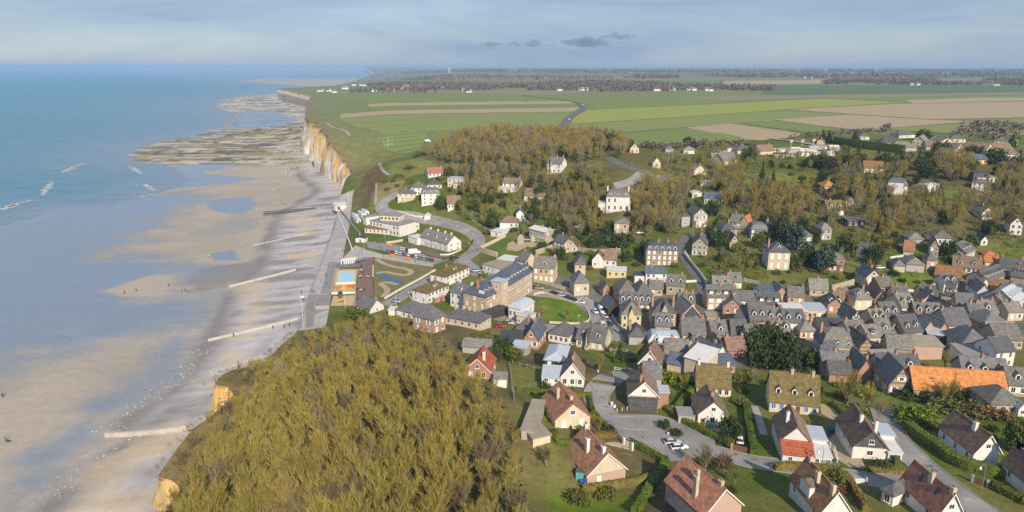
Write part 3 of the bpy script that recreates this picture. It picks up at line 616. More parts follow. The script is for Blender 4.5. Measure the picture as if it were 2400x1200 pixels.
def band_mat(name, c, c2, period=0.9):
    m = mat(name, c, 0.9, 0.2, 1.2, tuple(x*0.8 for x in c), objvar=0.06); nt = m.node_tree; N = nt.nodes; K = nt.links.new; bs = N['Principled BSDF']; src = bs.inputs['Base Color'].links[0].from_socket
    tc = N.new('ShaderNodeTexCoord'); wv = N.new('ShaderNodeTexWave'); wv.bands_direction = 'Z'; wv.inputs['Scale'].default_value = 0.314/period; wv.inputs['Distortion'].default_value = 0.3; K(tc.outputs['Object'], wv.inputs['Vector'])
    rp = N.new('ShaderNodeValToRGB'); rp.color_ramp.elements[0].position = 0.55; rp.color_ramp.elements[1].position = 0.7; K(wv.outputs['Fac'], rp.inputs[0])
    mx = N.new('ShaderNodeMix'); mx.data_type = 'RGBA'; K(rp.outputs[0], mx.inputs[0]); K(src, mx.inputs[6]); mx.inputs[7].default_value = c2 + (1,); K(mx.outputs[2], bs.inputs['Base Color']); return m
RM = {'slate': roof_mat('slate', (0.155,0.15,0.152), (0.098,0.096,0.10), 0.55, 0.4, 0.3), 'blue': roof_mat('blue_slate', (0.115,0.138,0.18), (0.075,0.09,0.12), 0.5, 0.45, 0.2),
      'old': roof_mat('weathered_slate', (0.225,0.21,0.185), (0.14,0.13,0.118), 0.8, 0.2, 0.25), 'brown': roof_mat('brown_tile', (0.27,0.185,0.13), (0.17,0.118,0.086), 0.85, 0.15),
      'red': roof_mat('red_brown_tile', (0.41,0.205,0.125), (0.28,0.14,0.09), 0.85, 0.15), 'bright': roof_mat('bright_red_tile', (0.42,0.12,0.06), (0.30,0.09,0.05), 0.8, 0.2),
      'orange': roof_mat('orange_tile', (0.56,0.22,0.08), (0.42,0.155,0.06), 0.85, 0.15), 'rust': roof_mat('rust_tile', (0.33,0.16,0.075), (0.22,0.115,0.06), 0.85, 0.15),
      'moss': roof_mat('mossy_tile', (0.20,0.155,0.06), (0.125,0.10,0.05), 0.9, 0.1), 'zinc': mat('zinc_sheet', (0.50,0.54,0.60), 0.45, 0.25, 0.6, spec=0.5, stretch=(1,4,1)),
      'grey': mat('grey_roofing', (0.30,0.29,0.28), 0.9, 0.25, 0.5), 'white': mat('white_roofing', (0.66,0.65,0.63), 0.8, 0.15, 0.5), 'dark': mat('dark_roofing', (0.075,0.075,0.078), 0.7, 0.25, 0.5), 'tan': mat('tan_roofing', (0.36,0.31,0.24), 0.9, 0.25, 0.5)}
WM = {'white': mat('white_render', (0.76,0.735,0.69), 0.85, 0.17, 0.9, objvar=0.05, stretch=(1,1,.35)), 'cream': mat('cream_render', (0.68,0.585,0.42), 0.85, 0.2, 0.9, objvar=0.06, stretch=(1,1,.35)), 'dullb': mat('dull_brick', (0.37,0.265,0.21), 0.9, 0.25, 1.2), 'yellow': mat('yellow_render', (0.66,0.56,0.30), 0.85, 0.1, 0.5),
      'brick': mat('red_brick', (0.45,0.27,0.195), 0.9, 0.3, 1.4, (0.35,0.205,0.15), objvar=0.1), 'tan': mat('tan_brick', (0.53,0.42,0.285), 0.9, 0.2, 1.2, (0.44,0.335,0.22), objvar=0.08), 'flint': mat('flint', (0.46,0.395,0.31), 0.9, 0.3, 2.0, (0.32,0.27,0.21), objvar=0.1),
      'stone': mat('pale_stone', (0.60,0.51,0.38), 0.9, 0.2, 1.0, (0.47,0.39,0.29), objvar=0.06), 'peach': mat('peach_render', (0.62,0.46,0.335), 0.85, 0.1, 0.5), 'pink': mat('pinkish_render', (0.52,0.36,0.29), 0.85, 0.12, 0.6), 'greyw': mat('grey_render', (0.44,0.42,0.39), 0.85, 0.15, 0.6),
      'dark': mat('dark_boarding', (0.07,0.06,0.05), 0.85, 0.3, 1.0), 'slatew': roof_mat('hung_slate', (0.11,0.11,0.115), (0.075,0.075,0.08), 0.7, 0.3), 'band': band_mat('banded_brick', (0.46,0.28,0.17), (0.60,0.50,0.36)), 'bandf': band_mat('banded_flint', (0.43,0.37,0.29), (0.56,0.48,0.37), 1.1),
      'timber': band_mat('timbered_brick', (0.45,0.34,0.24), (0.25,0.165,0.11), 1.4), 'teal': mat('teal_boarding', (0.08,0.16,0.2), 0.7, 0.2, 0.7), 'wood': mat('orange_wood', (0.45,0.22,0.08), 0.8, 0.2, 1.0), 'palebl': mat('pale_blue_render', (0.5,0.55,0.6), 0.85, 0.1, 0.6), 'green': mat('pale_green_render', (0.55,0.54,0.36), 0.85, 0.1, 0.6)}
m_frame = mat('window_frame_white', (0.8,0.79,0.76), 0.5, 0.05, 1.0); m_pane = mat('window_glass', (0.035,0.04,0.05), 0.08, 0.3, 0.6, spec=0.6)
m_shut = mat('white_shutter', (0.76,0.74,0.70), 0.7, 0.06, 1.0); m_blue = mat('blue_shutter', (0.10,0.16,0.42), 0.7, 0.1, 1.0); m_door = mat('brown_door', (0.20,0.09,0.045), 0.7, 0.2, 1.0); m_doorw = m_frame; m_red = mat('red_door', (0.24,0.04,0.03), 0.7, 0.2, 1.0)
m_potm = mat('terracotta', (0.38,0.18,0.1), 0.9, 0.2, 1.0); m_tealp = mat('teal_paint', (0.12,0.40,0.42), 0.6, 0.1, 1.0)
_cache = {}; rnd0 = random.Random(77)
def cached(key, fn):
    if key not in _cache: _cache[key] = fn()
    return _cache[key]
def w_frame(w, h):
    def f():
        b = MB(); t = 0.09; b.box(-w/2-.12,w/2+.12,-0.17,0.0,-.1,-.002).box(-w/2,w/2,-0.10,0.0,0,t).box(-w/2,w/2,-0.07,0.0,h-t,h).box(-w/2,-w/2+t,-0.07,0.0,t,h-t).box(w/2-t,w/2,-0.07,0.0,t,h-t).box(-0.03,0.03,-0.06,0,t,h-t); return b.data('window', [m_frame])
    return cached(('wf', round(w,1), round(h,1)), f)
def w_slab(nm, w, h, m, y=-0.03):
    return cached((nm, round(w,1), round(h,1), m.name), lambda: MB().box(-w/2,w/2,y,0.0,0,h).data(nm, [m]))
def window(par, x, y, z, rz, w, h, st='o'):
    w = round(w,1); h = round(h,1); q = rnd0.random()
    if st == 'o': st = 'c' if q < .16 else ('s' if q < .34 and w < 1.25 else 'o')
    elif st == 'c' and q < .2: st = 'o'
    if st == 'c':       # closed white shutters
        o = obj('window', w_frame(w, h), par, (x,y,z), rz); s = obj('shutter', w_slab('shutter', w-0.14, h-0.14, m_shut, -0.05), o, (0,0,0.07)); return o
    if st == 'b': o = obj('window', w_frame(w, h), par, (x,y,z), rz); obj('shutter', w_slab('shutter', w-0.14, h-0.14, m_blue, -0.05), o, (0,0,0.07)); return o
    o = obj('window', w_frame(w, h), par, (x,y,z), rz); obj('pane', w_slab('pane', w-0.16, h-0.16, m_pane, -0.025), o, (0,0,0.08))
    if st == 's':
        for s in (-1,1): obj('shutter', w_slab('shutter', w*0.5, h, m_shut, -0.05), o, (s*(w*0.75+0.03),0,0))
    return o
def door(par, x, y, z, rz, w, h, m): return obj('door', w_slab('door', w, h, m, -0.05), par, (x,y,z), rz)
def roof_mesh(t, w, d, he, r, o=0.35, th=0.2):
    b = MB()
    if t == 'e':
        s = r/(d/2); pr = [(-o, he-o*s), (d/2, he+r), (d+o, he-o*s), (d+o, he-o*s+th), (d/2, he+r+th*1.15), (-o, he-o*s+th)]
        V = [(x, y, z) for x in (-o, w+o) for y, z in pr]; n = 6
        b.add(V, [(0,1,4,5),(1,2,3,4),(11,10,7,6),(10,9,8,7),(0,6,7,1),(1,7,8,2),(2,8,9,3),(3,9,10,4),(4,10,11,5),(5,11,6,0)])
    elif t == 'g':
        s = r/(w/2); pr = [(-o, he-o*s), (w/2, he+r), (w+o, he-o*s), (w+o, he-o*s+th), (w/2, he+r+th*1.15), (-o, he-o*s+th)]
        V = [(x, y, z) for y in (-o, d+o) for x, z in pr]
        b.add(V, [(5,4,1,0),(4,3,2,1),(6,7,10,11),(7,8,9,10),(1,7,6,0),(2,8,7,1),(3,9,8,2),(4,10,9,3),(5,11,10,4),(0,6,11,5)])
    elif t in ('h', 'p'):
        if t == 'p': a0, a1 = (w/2, d/2), (w/2, d/2)
        elif w >= d: k = d*0.42; a0, a1 = (k, d/2), (w-k, d/2)
        else: k = w*0.42; a0, a1 = (w/2, k), (w/2, d-k)
        V = [(-o,-o,he-.12),(w+o,-o,he-.12),(w+o,d+o,he-.12),(-o,d+o,he-.12),(-o,-o,he+.08),(w+o,-o,he+.08),(w+o,d+o,he+.08),(-o,d+o,he+.08),(a0[0],a0[1],he+r),(a1[0],a1[1],he+r)]
        side = [(3,2,1,0),(0,1,5,4),(1,2,6,5),(2,3,7,6),(3,0,4,7)]
        if t == 'p': V = V[:9]; b.add(V, side+[(4,5,8),(5,6,8),(6,7,8),(7,4,8)])
        elif w >= d: b.add(V, side+[(4,5,9,8),(5,6,9),(6,7,8,9),(7,4,8)])
        else: b.add(V, side+[(4,5,8),(5,6,9,8),(6,7,9),(7,4,8,9)])
    elif t == 'm':
        i = min(1.0, d*0.14); r1 = r*0.72; o = 0.25; k = min(w, d)*0.42
        R = lambda e, z: [(e,e,z),(w-e,e,z),(w-e,d-e,z),(e,d-e,z)]
        V = R(-o, he-.15) + R(-o, he+.05) + R(i, he+r1)
        if w >= d: V += [(max(k,i+.3), d/2, he+r), (w-max(k,i+.3), d/2, he+r)]; top = [(8,9,13,12),(9,10,13),(10,11,12,13),(11,8,12)]
        else: V += [(w/2, max(k,i+.3), he+r), (w/2, d-max(k,i+.3), he+r)]; top = [(8,9,12),(9,10,13,12),(10,11,13),(11,8,12,13)]
        b.add(V, [(3,2,1,0)] + [(a+j, a+(j+1)%4, a+4+(j+1)%4, a+4+j) for a in (0,4) for j in range(4)] + top)
    elif t == 's':
        V = [(-o,-o,he-.05),(w+o,-o,he-.05),(w+o,d+o,he+r),(-o,d+o,he+r)]; V += [(x,y,z+th) for x,y,z in V]
        b.add(V, [(3,2,1,0),(4,5,6,7),(0,1,5,4),(1,2,6,5),(2,3,7,6),(3,0,4,7)])
    else:
        b.box(-0.25,w+.25,-.25,d+.25,he,he+.28)
    return b
def wall_mesh(t, w, d, he, r, lo):
    b = MB()
    if t == 'e': b.add([(x,y,z) for x in (0,w) for y,z in ((0,lo),(d,lo),(d,he),(d/2,he+r),(0,he))], [(4,3,2,1,0),(5,6,7,8,9),(0,5,9,4),(1,2,7,6),(4,9,8,3),(3,8,7,2),(0,1,6,5)])
    elif t == 'g': b.prism([(0,lo),(w,lo),(w,he),(w/2,he+r),(0,he)], 0, d)
    elif t == 's': b.add([(x,y,z) for x in (0,w) for y,z in ((0,lo),(d,lo),(d,he+r),(0,he))], [(3,2,1,0),(4,5,6,7),(0,4,7,3),(1,2,6,5),(3,7,6,2),(0,1,5,4)])
    else: b.box(0,w,0,d,lo,he+.02)
    return b
def roof_at(t, w, d, he, r, x, y):
    if t == 'e': return he + r*(1-abs(y-d/2)/(d/2))
    if t == 'g': return he + r*(1-abs(x-w/2)/(w/2))
    if t in 'hp':
        k = max(0.1, min(x, w-x, y, d-y)); return he + r*min(1, k/(min(w,d)*0.42))
    if t == 'm': return he + r*0.8
    return he + (r*y/d if t == 's' else 0.2)
RG = [0, 0, 1.0]; HOUSES = []; FOOT = []
def R(ox, oy, s): RG[:] = [ox, oy, s]
def px(x, y): return RG[0] + x/RG[2], RG[1] + y/RG[2]
def H(x1, y1, x2, y2, he, d, r, t, roof, wall, label, name='house', cat='house', win=None, ws='o', ch=(), dm=0, dk='g', gab=None, vb=0, sk=0, ext=(), into=None, door_=None, sides=True, ov=0.35, ww=1.15, wh=1.6, chm='brick', z0=None, wmax=None, yaw=None, group=None, attic=True):
    u1, v1 = px(x1, y1); u2, v2 = px(x2, y2)
    gx, gy = at((u1+u2)/2, (v1+v2)/2, he); gz = T(gx, gy) if z0 is None else z0
    e1 = at_z(u1, v1, gz+he); e2 = at_z(u2, v2, gz+he)
    if yaw is not None:
        w = hypot(gx-e1[0], gy-e1[1]); mid = ((e1[0]+e2[0])/2, (e1[1]+e2[1])/2); wd = abs(e2[0]-e1[0])/max(0.35, cos(radians(yaw)+atan2(mid[0],mid[1]))*1.0) if False else abs(e2[0]-e1[0])/max(.3, cos(radians(yaw)))
        a = radians(yaw); e1 = (mid[0]-cos(a)*wd/2, mid[1]-sin(a)*wd/2); e2 = (mid[0]+cos(a)*wd/2, mid[1]+sin(a)*wd/2)
    w = hypot(e2[0]-e1[0], e2[1]-e1[1]); rz = atan2(e2[1]-e1[1], e2[0]-e1[0])
    if wmax: w = min(w, wmax)
    if roof == 'slate' and rnd0.random() < .28: roof = 'old'
    ca, sa = cos(rz), sin(rz); loc = (e1[0], e1[1], gz)
    W = lambda x, y: (e1[0]+ca*x-sa*y, e1[1]+sa*x+ca*y)
    lo = min(T(*W(0,0)), T(*W(w,0)), T(*W(w,d)), T(*W(0,d))) - gz - 0.4
    FOOT.append([W(-1,-1), W(w+1,-1), W(w+1,d+1), W(-1,d+1)])
    HOUSES.append((label or '(part)', round(w,1), round(math.degrees(rz)), round(gx), round(gy), round(gz,1)))
    if into is None:
        o = thing(name, label, cat, loc, rz, group); root = o; M = None
        def P(nm, me, par=None, l=None, a=0.0): return obj(nm, me, par or o, l, a)
    else:
        root = into; dl = rz - into.rotation_euler[2]; ir = into.rotation_euler[2]
        dx, dy = loc[0]-into.location[0], loc[1]-into.location[1]; off = (cos(ir)*dx+sin(ir)*dy, -sin(ir)*dx+cos(ir)*dy, gz-into.location[2])
        def P(nm, me, par=None, l=None, a=0.0):
            if par is not None: return obj(nm, me, par, l, a)
            l = l or (0,0,0); return obj(nm, me, into, (off[0]+cos(dl)*l[0]-sin(dl)*l[1], off[1]+sin(dl)*l[0]+cos(dl)*l[1], off[2]+l[2]), a+dl)
        o = None
    wl = P('wall', wall_mesh(t, w, d, he, r, lo).data('wall', [WM[wall]]))
    rf = P('roof', roof_mesh(t, w, d, he, r, ov).data('roof', [RM[roof]]))
    if t in ('e', 'g') :   # ridge capping
        b = MB()
        if t == 'e': b.box(-ov-.01, w+ov+.01, d/2-.14, d/2+.14, he+r+.1, he+r+.3)
        else: b.box(w/2-.14, w/2+.14, -ov-.01, d+ov+.01, he+r+.1, he+r+.3)
        obj('ridge', b.data('ridge', [RM['old'] if roof in ('slate','blue') else RM[roof]]), rf)
    if t == 'f' : pass
    def win_obj(x, y, z, a, w_, h_, st):
        l = (x, y, z)
        if into is None: return window(o, x, y, z, a, w_, h_, st)
        return window(into, off[0]+cos(dl)*x-sin(dl)*y, off[1]+sin(dl)*x+cos(dl)*y, off[2]+z, a+dl, w_, h_, st)
    if gab:
        b = MB().prism([(0.05,he),(w-.05,he),(w/2,he+r-.05)], -0.07, -0.004); P('gable', b.data('gable', [WM[gab]]))
    if vb and t == 'g':
        for s in (0, 1):
            x0 = -ov if s == 0 else w+ov; sl = r/(w/2); b = MB(); z0_ = he-ov*sl; pr = [(x0,z0_-.05),(w/2,he+r-.05),(w/2,he+r+.24),(x0,z0_+.24)]
            if s == 1: pr = pr[::-1]
            b.prism(pr, -ov-.07, -ov-.003); P('verge_board', b.data('verge_board', [m_frame]))
    # windows on the faces turned to the camera
    if win:
        rows, cols = win; fh = he/rows
        for i in range(rows):
            for j in range(cols):
                if door_ and i == 0 and j == door_[0]: continue
                hh = min(wh, fh*0.62); z = i*fh + (fh-hh)*0.55
                win_obj((j+0.5)*w/cols, -0.003, z, 0, min(ww, w/cols*0.62), hh, ws)
        if t == 'g' and attic and r > 2.6: win_obj(w/2, -0.003 if not gab else -0.072, he+r*0.22, 0, min(ww,1.1), 1.1, ws)
        if sides:
            cl = (cos(rz)*(0-loc[0])+sin(rz)*(0-loc[1])); nc = max(1, int(d/3.6))
            for i in range(rows):
                for j in range(nc):
                    hh = min(wh, fh*0.62); z = i*fh + (fh-hh)*0.55; y = (j+.5)*d/nc
                    if cl < 0: win_obj(-0.003, y, z, -pi/2, min(ww,.9), hh, ws)
                    elif cl > w: win_obj(w+.003, y, z, pi/2, min(ww,.9), hh, ws)
    if door_:
        x = (door_[0]+.5)*w/win[1] if win else door_[0]; P('door', w_slab('door', door_[1] if len(door_) > 2 else 1.0, 2.1, {'b':m_door,'w':m_doorw,'r':m_red,'u':m_blue}[door_[-1]], -0.05), None, (x,-0.003,0.02), 0)
    if not ch and into is None and t in 'eg' and name == 'house' and rnd0.random() < .65: ch = [rnd0.choice((.05,.95,.5,.3))] + ([.95] if rnd0.random() < .3 else [])
    for f in ch:
        f, g = f if isinstance(f, tuple) else (f, 0.5)
        x, y = (w*f, d*g) if t != 'g' else (w*g, d*f)
        x = min(max(x, .5), w-.5); zt = he+(r if t not in 'mf' else r)+1.15; zb = roof_at(t,w,d,he,r,x,y)-1.2
        b = MB(); b.box(x-.32,x+.32,y-.48,y+.48,zb,zt).box(x-.40,x+.40,y-.56,y+.56,zt-.25,zt-.1)
        b.tube((x,y-.2,zt-.02),(x,y-.2,zt+.45),.13,.11,6,1).tube((x,y+.2,zt-.02),(x,y+.2,zt+.45),.13,.11,6,1)
        obj('chimney', b.data('chimney', [WM[chm], m_potm]), rf)
    if dm and t in ('e','m','h','g'):
        for k in range(dm):
            xx = w*(k+.5)/dm; sl = r/(d/2)
            dw = min(1.3, w/dm*.6); dh = 1.5
            if t == 'm': yf, zf = 0.05, he+.25; back = 1.6
            else: yf = (d/2)*0.26; zf = he+r*0.26+.15; back = dh/sl+.5
            back = min(back, d*.45)
            if dk == 's':
                b = MB().box(xx-dw*.65,xx+dw*.65,yf,yf+back,zf-.4,zf+dh*.72); q = obj('dormer', b.data('dormer', [RM[roof]]), rf)
                obj('dormer_roof', MB().box(xx-dw*.75,xx+dw*.75,yf-.25,yf+back,zf+dh*.722,zf+dh*.85).data('dormer_roof', [RM[roof]]), rf); window(q if False else rf, xx, yf-.004, zf, 0, dw, dh*.66, 'o')
            else:
                b = MB().prism([(xx-dw/2,zf-.4),(xx+dw/2,zf-.4),(xx+dw/2,zf+dh*.8),(xx,zf+dh*1.2),(xx-dw/2,zf+dh*.8)], yf, yf+back); q = obj('dormer', b.data('dormer', [m_frame]), rf)
                e = .16; zz = zf+dh*.8; pk = zf+dh*1.2; s2 = (pk-zz)/(dw/2); pr = [(xx-dw/2-e,zz-e*s2),(xx,pk),(xx+dw/2+e,zz-e*s2),(xx+dw/2+e,zz-e*s2+.12),(xx,pk+.14),(xx-dw/2-e,zz-e*s2+.12)]
                n = 6; V = [(x,y,z) for y in (yf-.18, yf+back) for x,z in pr]
                obj('dormer_roof', MB().add(V, [(5,4,1,0),(4,3,2,1),(6,7,10,11),(7,8,9,10),(1,7,6,0),(2,8,7,1),(3,9,8,2),(4,10,9,3),(5,11,10,4),(0,6,11,5)]).data('dormer_roof', [RM[roof]]), rf)
                obj('pane', w_slab('pane', dw*.62, dh*.72, m_pane, -.02), rf, (xx, yf-.003, zf+.05))
    for k in range(sk):
        if t == 'e': xx = w*(k+.5)/sk; y0 = d*.2; y1 = d*.2+.8; z = lambda y: he+r*y/(d/2)+.24; V = [(xx-.4,y0,z(y0)),(xx+.4,y0,z(y0)),(xx+.4,y1,z(y1)),(xx-.4,y1,z(y1))]
        else: yy = d*(k+.7)/(sk+.5); x0 = w*.22; x1 = w*.22+.8; z = lambda x: he+r*x/(w/2)+.24; V = [(x0,yy-.4,z(x0)),(x1,yy-.4,z(x1)),(x1,yy+.4,z(x1)),(x0,yy+.4,z(x0))]
        V = V + [(x,y,q-.2) for x,y,q in V]; s_ = obj('skylight', MB().add(V, [(0,1,2,3),(4,7,6,5),(0,4,5,1),(1,5,6,2),(2,6,7,3),(3,7,4,0)]).data('skylight', [m_pane]), rf)
    for e in ext:
        x0, x1_, y0, y1_, h, rk, rr, rm, wm = e[:9]
        if x0 >= 9: x1_ = w+.02+(x1_-x0); x0 = w+.02
        else: x0 = x0*w if abs(x0) <= 1 else x0; x1_ = x1_*w if 0 <= x1_ <= 1.3 else x1_
        b = wall_mesh(rk, x1_-x0, y1_-y0, h, rr, lo); b.V = [(x+x0,y+y0,z) for x,y,z in b.V]; a = P('annex', b.data('annex', [WM[wm]]))
        b = roof_mesh(rk, x1_-x0, y1_-y0, h, rr, .18); b.V = [(x+x0,y+y0,z) for x,y,z in b.V]; obj('annex_roof', b.data('annex_roof', [RM[rm]]), a)
        if len(e) > 9: 
            for q in range(e[9]): window(a, x0+(q+.5)*(x1_-x0)/e[9], y0-.003, .8, 0, .9, 1.1, 'o')
    return root
# ---- estate at the foot of the picture
R(1200,800,3)
H(345,247,505,255,2.8,8,4,'g','brown','white','white gabled house with a pale metal lean-to beside the green lawn',win=(1,3),ws='o',sk=2,ch=[.3],vb=1,ext=[(-5.2,0,0.3,6.5,2.0,'s',.9,'zinc','white',2)])
H(228,128,370,140,2.3,11,1.6,'h','zinc','dark','low dark shed under a broad pale zinc roof',name='shed',cat='shed',win=(1,2),sides=False)
H(303,552,550,524,2.7,11,3.6,'g','red','cream','cream house with a red-brown gable roof and two chimneys beside a hedge',win=(1,2),ws='c',ch=[.15,(.55,.28)],chm='stone')
H(530,945,800,890,2.7,11,4.2,'g','red','pink','red roofed bungalow with cream gable, brick wall and white door on the lawn',gab='cream',vb=1,door_=(2.6,'w'),ch=[(.1,.45),(.45,.25),(.95,.5)],chm='white')
H(1350,1222,1615,1142,2.7,11.5,4.2,'g','red','pink','red roofed house with pinkish gable and skylight at the bottom edge',vb=1,ch=[(.1,.5),(.5,.3),(.35,.12)],chm='stone',sk=1,ext=[(-3.0,0,2,7,1.9,'f',0,'dark','slatew')])
H(825,377,1030,387,4.5,9,3.7,'g','brown','cream','brown roofed house with grey slate band under its pale gable',gab='white',vb=1,win=(1,2),ch=[(.2,.4)],ext=[(10.0,13,3,7,4.0,'f',0,'zinc','brick'),(.01,.99,-.2,-.02,3.9,'f',0,'slate','slatew')])
H(1310,508,1520,516,3.4,9,3.4,'g','brown','white','white gable house with orange door beside a round evergreen tree',win=(1,3),door_=(0,'b'),sk=2,ext=[(-4.5,-.1,1,5,2.2,'f',0,'grey','greyw')])
H(1300,312,1535,332,2.7,9,4.6,'e','moss','cream','mossy roofed cream cottage with tall pale chimneys on both ends',win=(1,5),ch=[.06,.95],chm='white')
H(890,150,1042,170,3.0,9,4.2,'g','brown','white','white gable house with steep brown roof behind bare trees',win=(1,2),vb=1)
H(945,262,1052,258,3,8,3.2,'e','slate','greyw','grey slate roofed house just behind the slate banded gable')
H(1215,108,1360,152,5.4,8,1.6,'s','white','stone','tall pale stone house with a white parapet roof',win=None)
H(1092,150,1205,172,2.5,7,2.2,'e','blue','stone','low blue slate outbuilding beside the pale stone house',name='outbuilding')
H(1080,82,1242,90,3,8,3.2,'e','old','white','white house with long weathered grey roof and white windows',win=(1,3))
H(1296,112,1366,116,4,7,2.6,'e','slate','white','small slate roofed house with white trims behind the pale stone house',win=(1,2))
H(1425,78,1512,78,3,9,3.2,'g','slate','flint','flint gable house with steep slate roof in the lane')
H(1458,170,1572,170,2.5,5.5,1.3,'s','blue','brick','small brick house with a single-pitch blue slate roof',win=(1,2))
H(1518,62,1648,62,2.8,8,3,'e','brown','brick','brick house with dull brown roof near the dark evergreens')
H(65,622,155,632,2.4,14,0,'f','tan','greyw','long low flat-roofed grey shed along the wood edge',name='shed',cat='shed')
H(148,688,270,660,1.9,5,0,'f','tan','cream','small flat-roofed cream hut below the long shed',name='hut',cat='hut')
R(1800,800,3)
H(15,415,360,455,2.9,10,6,'e','moss','cream','wide mossy roofed cottage with blue shutters and three triangle dormers',win=(1,6),ws='b',door_=(3,'b'),ch=[.45,.88],dm=3,chm='stone',sides=False)
H(85,692,310,716,3.5,10.5,3.6,'g','brown','white','brown roofed white house with a bright red tiled porch roof',ch=[(.45,.3)],chm='white',sk=2,ext=[(.02,.98,-4,-.02,2.2,'s',1.5,'bright','white',2),(9,12.5,2,8,3.3,'f',0,'zinc','white'),(9.3,12.8,-3.5,1.8,2.3,'f',0,'white','white',3)])
H(600,737,845,757,2.8,12.5,3.8,'g','brown','white','brown roofed house with dark slate-hung gable and two white windows',gab='slatew',win=(1,1),wh=1.2,ww=1.3,ch=[(.45,.4),(.25,.72)],chm='white',sk=2,ext=[(10.0,13,5,10,3.4,'f',0,'zinc','white'),(10.0,12.8,-.5,4.8,2.2,'f',0,'white','white',2)])
H(1450,782,1635,776,3.4,11,3.9,'g','brown','white','white gable house with dark brown roof inside a tall hedge',win=(1,1),vb=1,ch=[(.35,.4)],chm='white',ext=[(-2.5,-.05,1,9,.9,'f',0,'white','greyw')])
H(365,1204,580,1192,2.7,11,4.1,'g','red','white','red roofed house with a large white framed dormer at the bottom edge',vb=1,win=(1,2),ch=[(.06,.4),(.9,.5),(.45,.3)],chm='stone',ext=[(-.01,2.6,4,7.5,5.2,'e',.7,'brown','white')])
H(1196,1216,1368,1204,2.7,10.5,4.1,'g','red','white','red roofed house beside a white garage at the bottom edge',vb=1,win=(1,2),ch=[(.04,.5),(.5,.4)],chm='stone',sk=2)
H(805,1042,884,1086,2.6,6.5,1.7,'h','slate','white','white garage with a dark slate hipped roof',name='garage',cat='garage',win=(1,1))
H(1880,1030,2050,1030,3,9,3.6,'g','brown','white','brown roofed white house cut by the edge of the picture',win=(1,3))
H(1030,332,1690,380,2.2,9,4.4,'e','orange','flint','long low barn under a bright orange tiled roof',name='barn',cat='barn')
H(852,302,1015,310,3,10,5,'g','slate','timber','half-timbered gable house with steep slate roof beside the orange barn',win=(1,2),ws='s')
H(792,206,1080,211,3.2,8,3.6,'e','slate','stone','slate roofed wing with two white dormers behind the timbered gable',dm=2,win=(1,3),ws='c')
H(1375,236,1695,266,3.4,9,3.8,'e','slate','flint','long slate roofed flint house with three white dormers behind the orange barn',dm=3)
H(1698,300,1835,311,3.4,8,3.2,'e','old','flint','flint house with weathered slate roof and one dormer near the right edge',dm=1,win=(1,2))
H(1565,442,1815,452,2.4,9,3,'h','old','stone','low stone house with grey hipped roof and small white porch',win=(1,4),ext=[(.7,.9,-1.6,-.02,2.3,'g',1.2,'white','white',1)])
H(1396,117,1615,131,3,11,0,'f','grey','white','flat roofed white building with four dark red doors',name='garage',cat='garage',win=None,ext=[])
H(1612,77,1742,67,5,8,3,'e','slate','white','tall white house with slate roof and dark shutters above the garages',win=(2,2),ww=.9)
H(1020,27,1235,37,4.6,7,.6,'s','tan','pink','large blank brick and render building without windows',name='building',cat='building')
H(845,45,1018,60,4,8,3,'e','slate','flint','slate roofed building joined to the blank brick wall')
H(768,126,960,122,2.6,5,.8,'s','grey','stone','narrow stone outbuilding with a grey sloping roof',name='outbuilding')
H(632,214,735,216,3,9,3.8,'g','slate','brick','brick gable house with slate roof below the bare garden tree')
H(395,176,600,182,3,8,3.2,'e','slate','flint','slate roofed row house just below the mansard manor',ch=[.5])
H(435,226,592,236,2.6,7,2.6,'e','slate','brick','low slate roofed house at the edge of the bare trees')
# ---- hotel quarter
R(1000,560,4)
hotel = H(555,548,705,482,8,11,4.2,'h','blue','tan','large three-storey tan brick hotel with blue slate roof and white dormers',name='hotel',cat='hotel',win=(3,5),dm=4,ch=[(.2,.5),(.55,.6)],ww=.9)
H(766,440,992,302,9,11,4.6,'h','blue','tan',None,into=hotel,win=(3,9),dm=8,ww=.9)
H(706,412,764,384,12.5,5,0,'f','zinc','peach',None,into=hotel,win=(3,1),ww=.8)
H(560,716,758,640,2.7,4,0,'f','dark','dark',None,into=hotel)
H(220,492,370,526,6,9,2.8,'e','slate','white','white house with grey slate roof and small gablet joined to the hotel',win=(2,3),ws='o',ch=[.2,.95],chm='white',dm=1)
H(175,728,498,790,2.6,8,2.7,'h','slate','stone','long low stone house with slate hipped roof and four chimneys',win=(1,5),ch=[.15,.38,.55,.7],chm='stone')
H(768,636,882,660,4.6,10,2.2,'m','zinc','white','ornate white villa with pale zinc mansard roof beside the garden',win=(1,3),wh=2.0,ext=[(5.5,11.5,-3.2,-.02,3.4,'f',0,'white','cream',3),(6.2,11.0,-2.8,1.5,3.6,'f',0,'zinc','white')])
H(1000,264,1196,277,6.6,9,3.8,'e','slate','tan','tan brick mansion with eight tall white windows and slate roof',win=(2,4),ws='c',wh=2.1,ww=1.1,ch=[.04,.96],dm=1,chm='tan')
H(846,198,925,216,5,8,3.4,'e','slate','cream','cream rendered house with slate roof behind the hotel',ch=[])
H(660,188,864,218,3.2,8,0,'f','white','peach','flat roofed peach building with a strip of windows',win=(1,7),name='building',cat='building')
H(525,238,722,292,3,12,0,'f','tan','white','low flat terraced white building below the peach one',win=(1,5),name='building',cat='building',sides=False)
H(1392,240,1490,241,5,10,3,'h','old','peach','peach rendered house with weathered hipped roof above the corner house',win=(2,1))
H(1384,416,1524,411,5.4,9,3.8,'h','slate','stone','rounded stone corner house with slate hipped roof at the bend',win=(1,2),ws='c')
H(1668,192,1782,197,3.2,8,3.6,'e','brown','white','white house with brown roof and large gabled bay above the street',win=(1,2),ext=[(-5.6,-.1,-2,6,3.3,'g',3.4,'brown','white',2)])
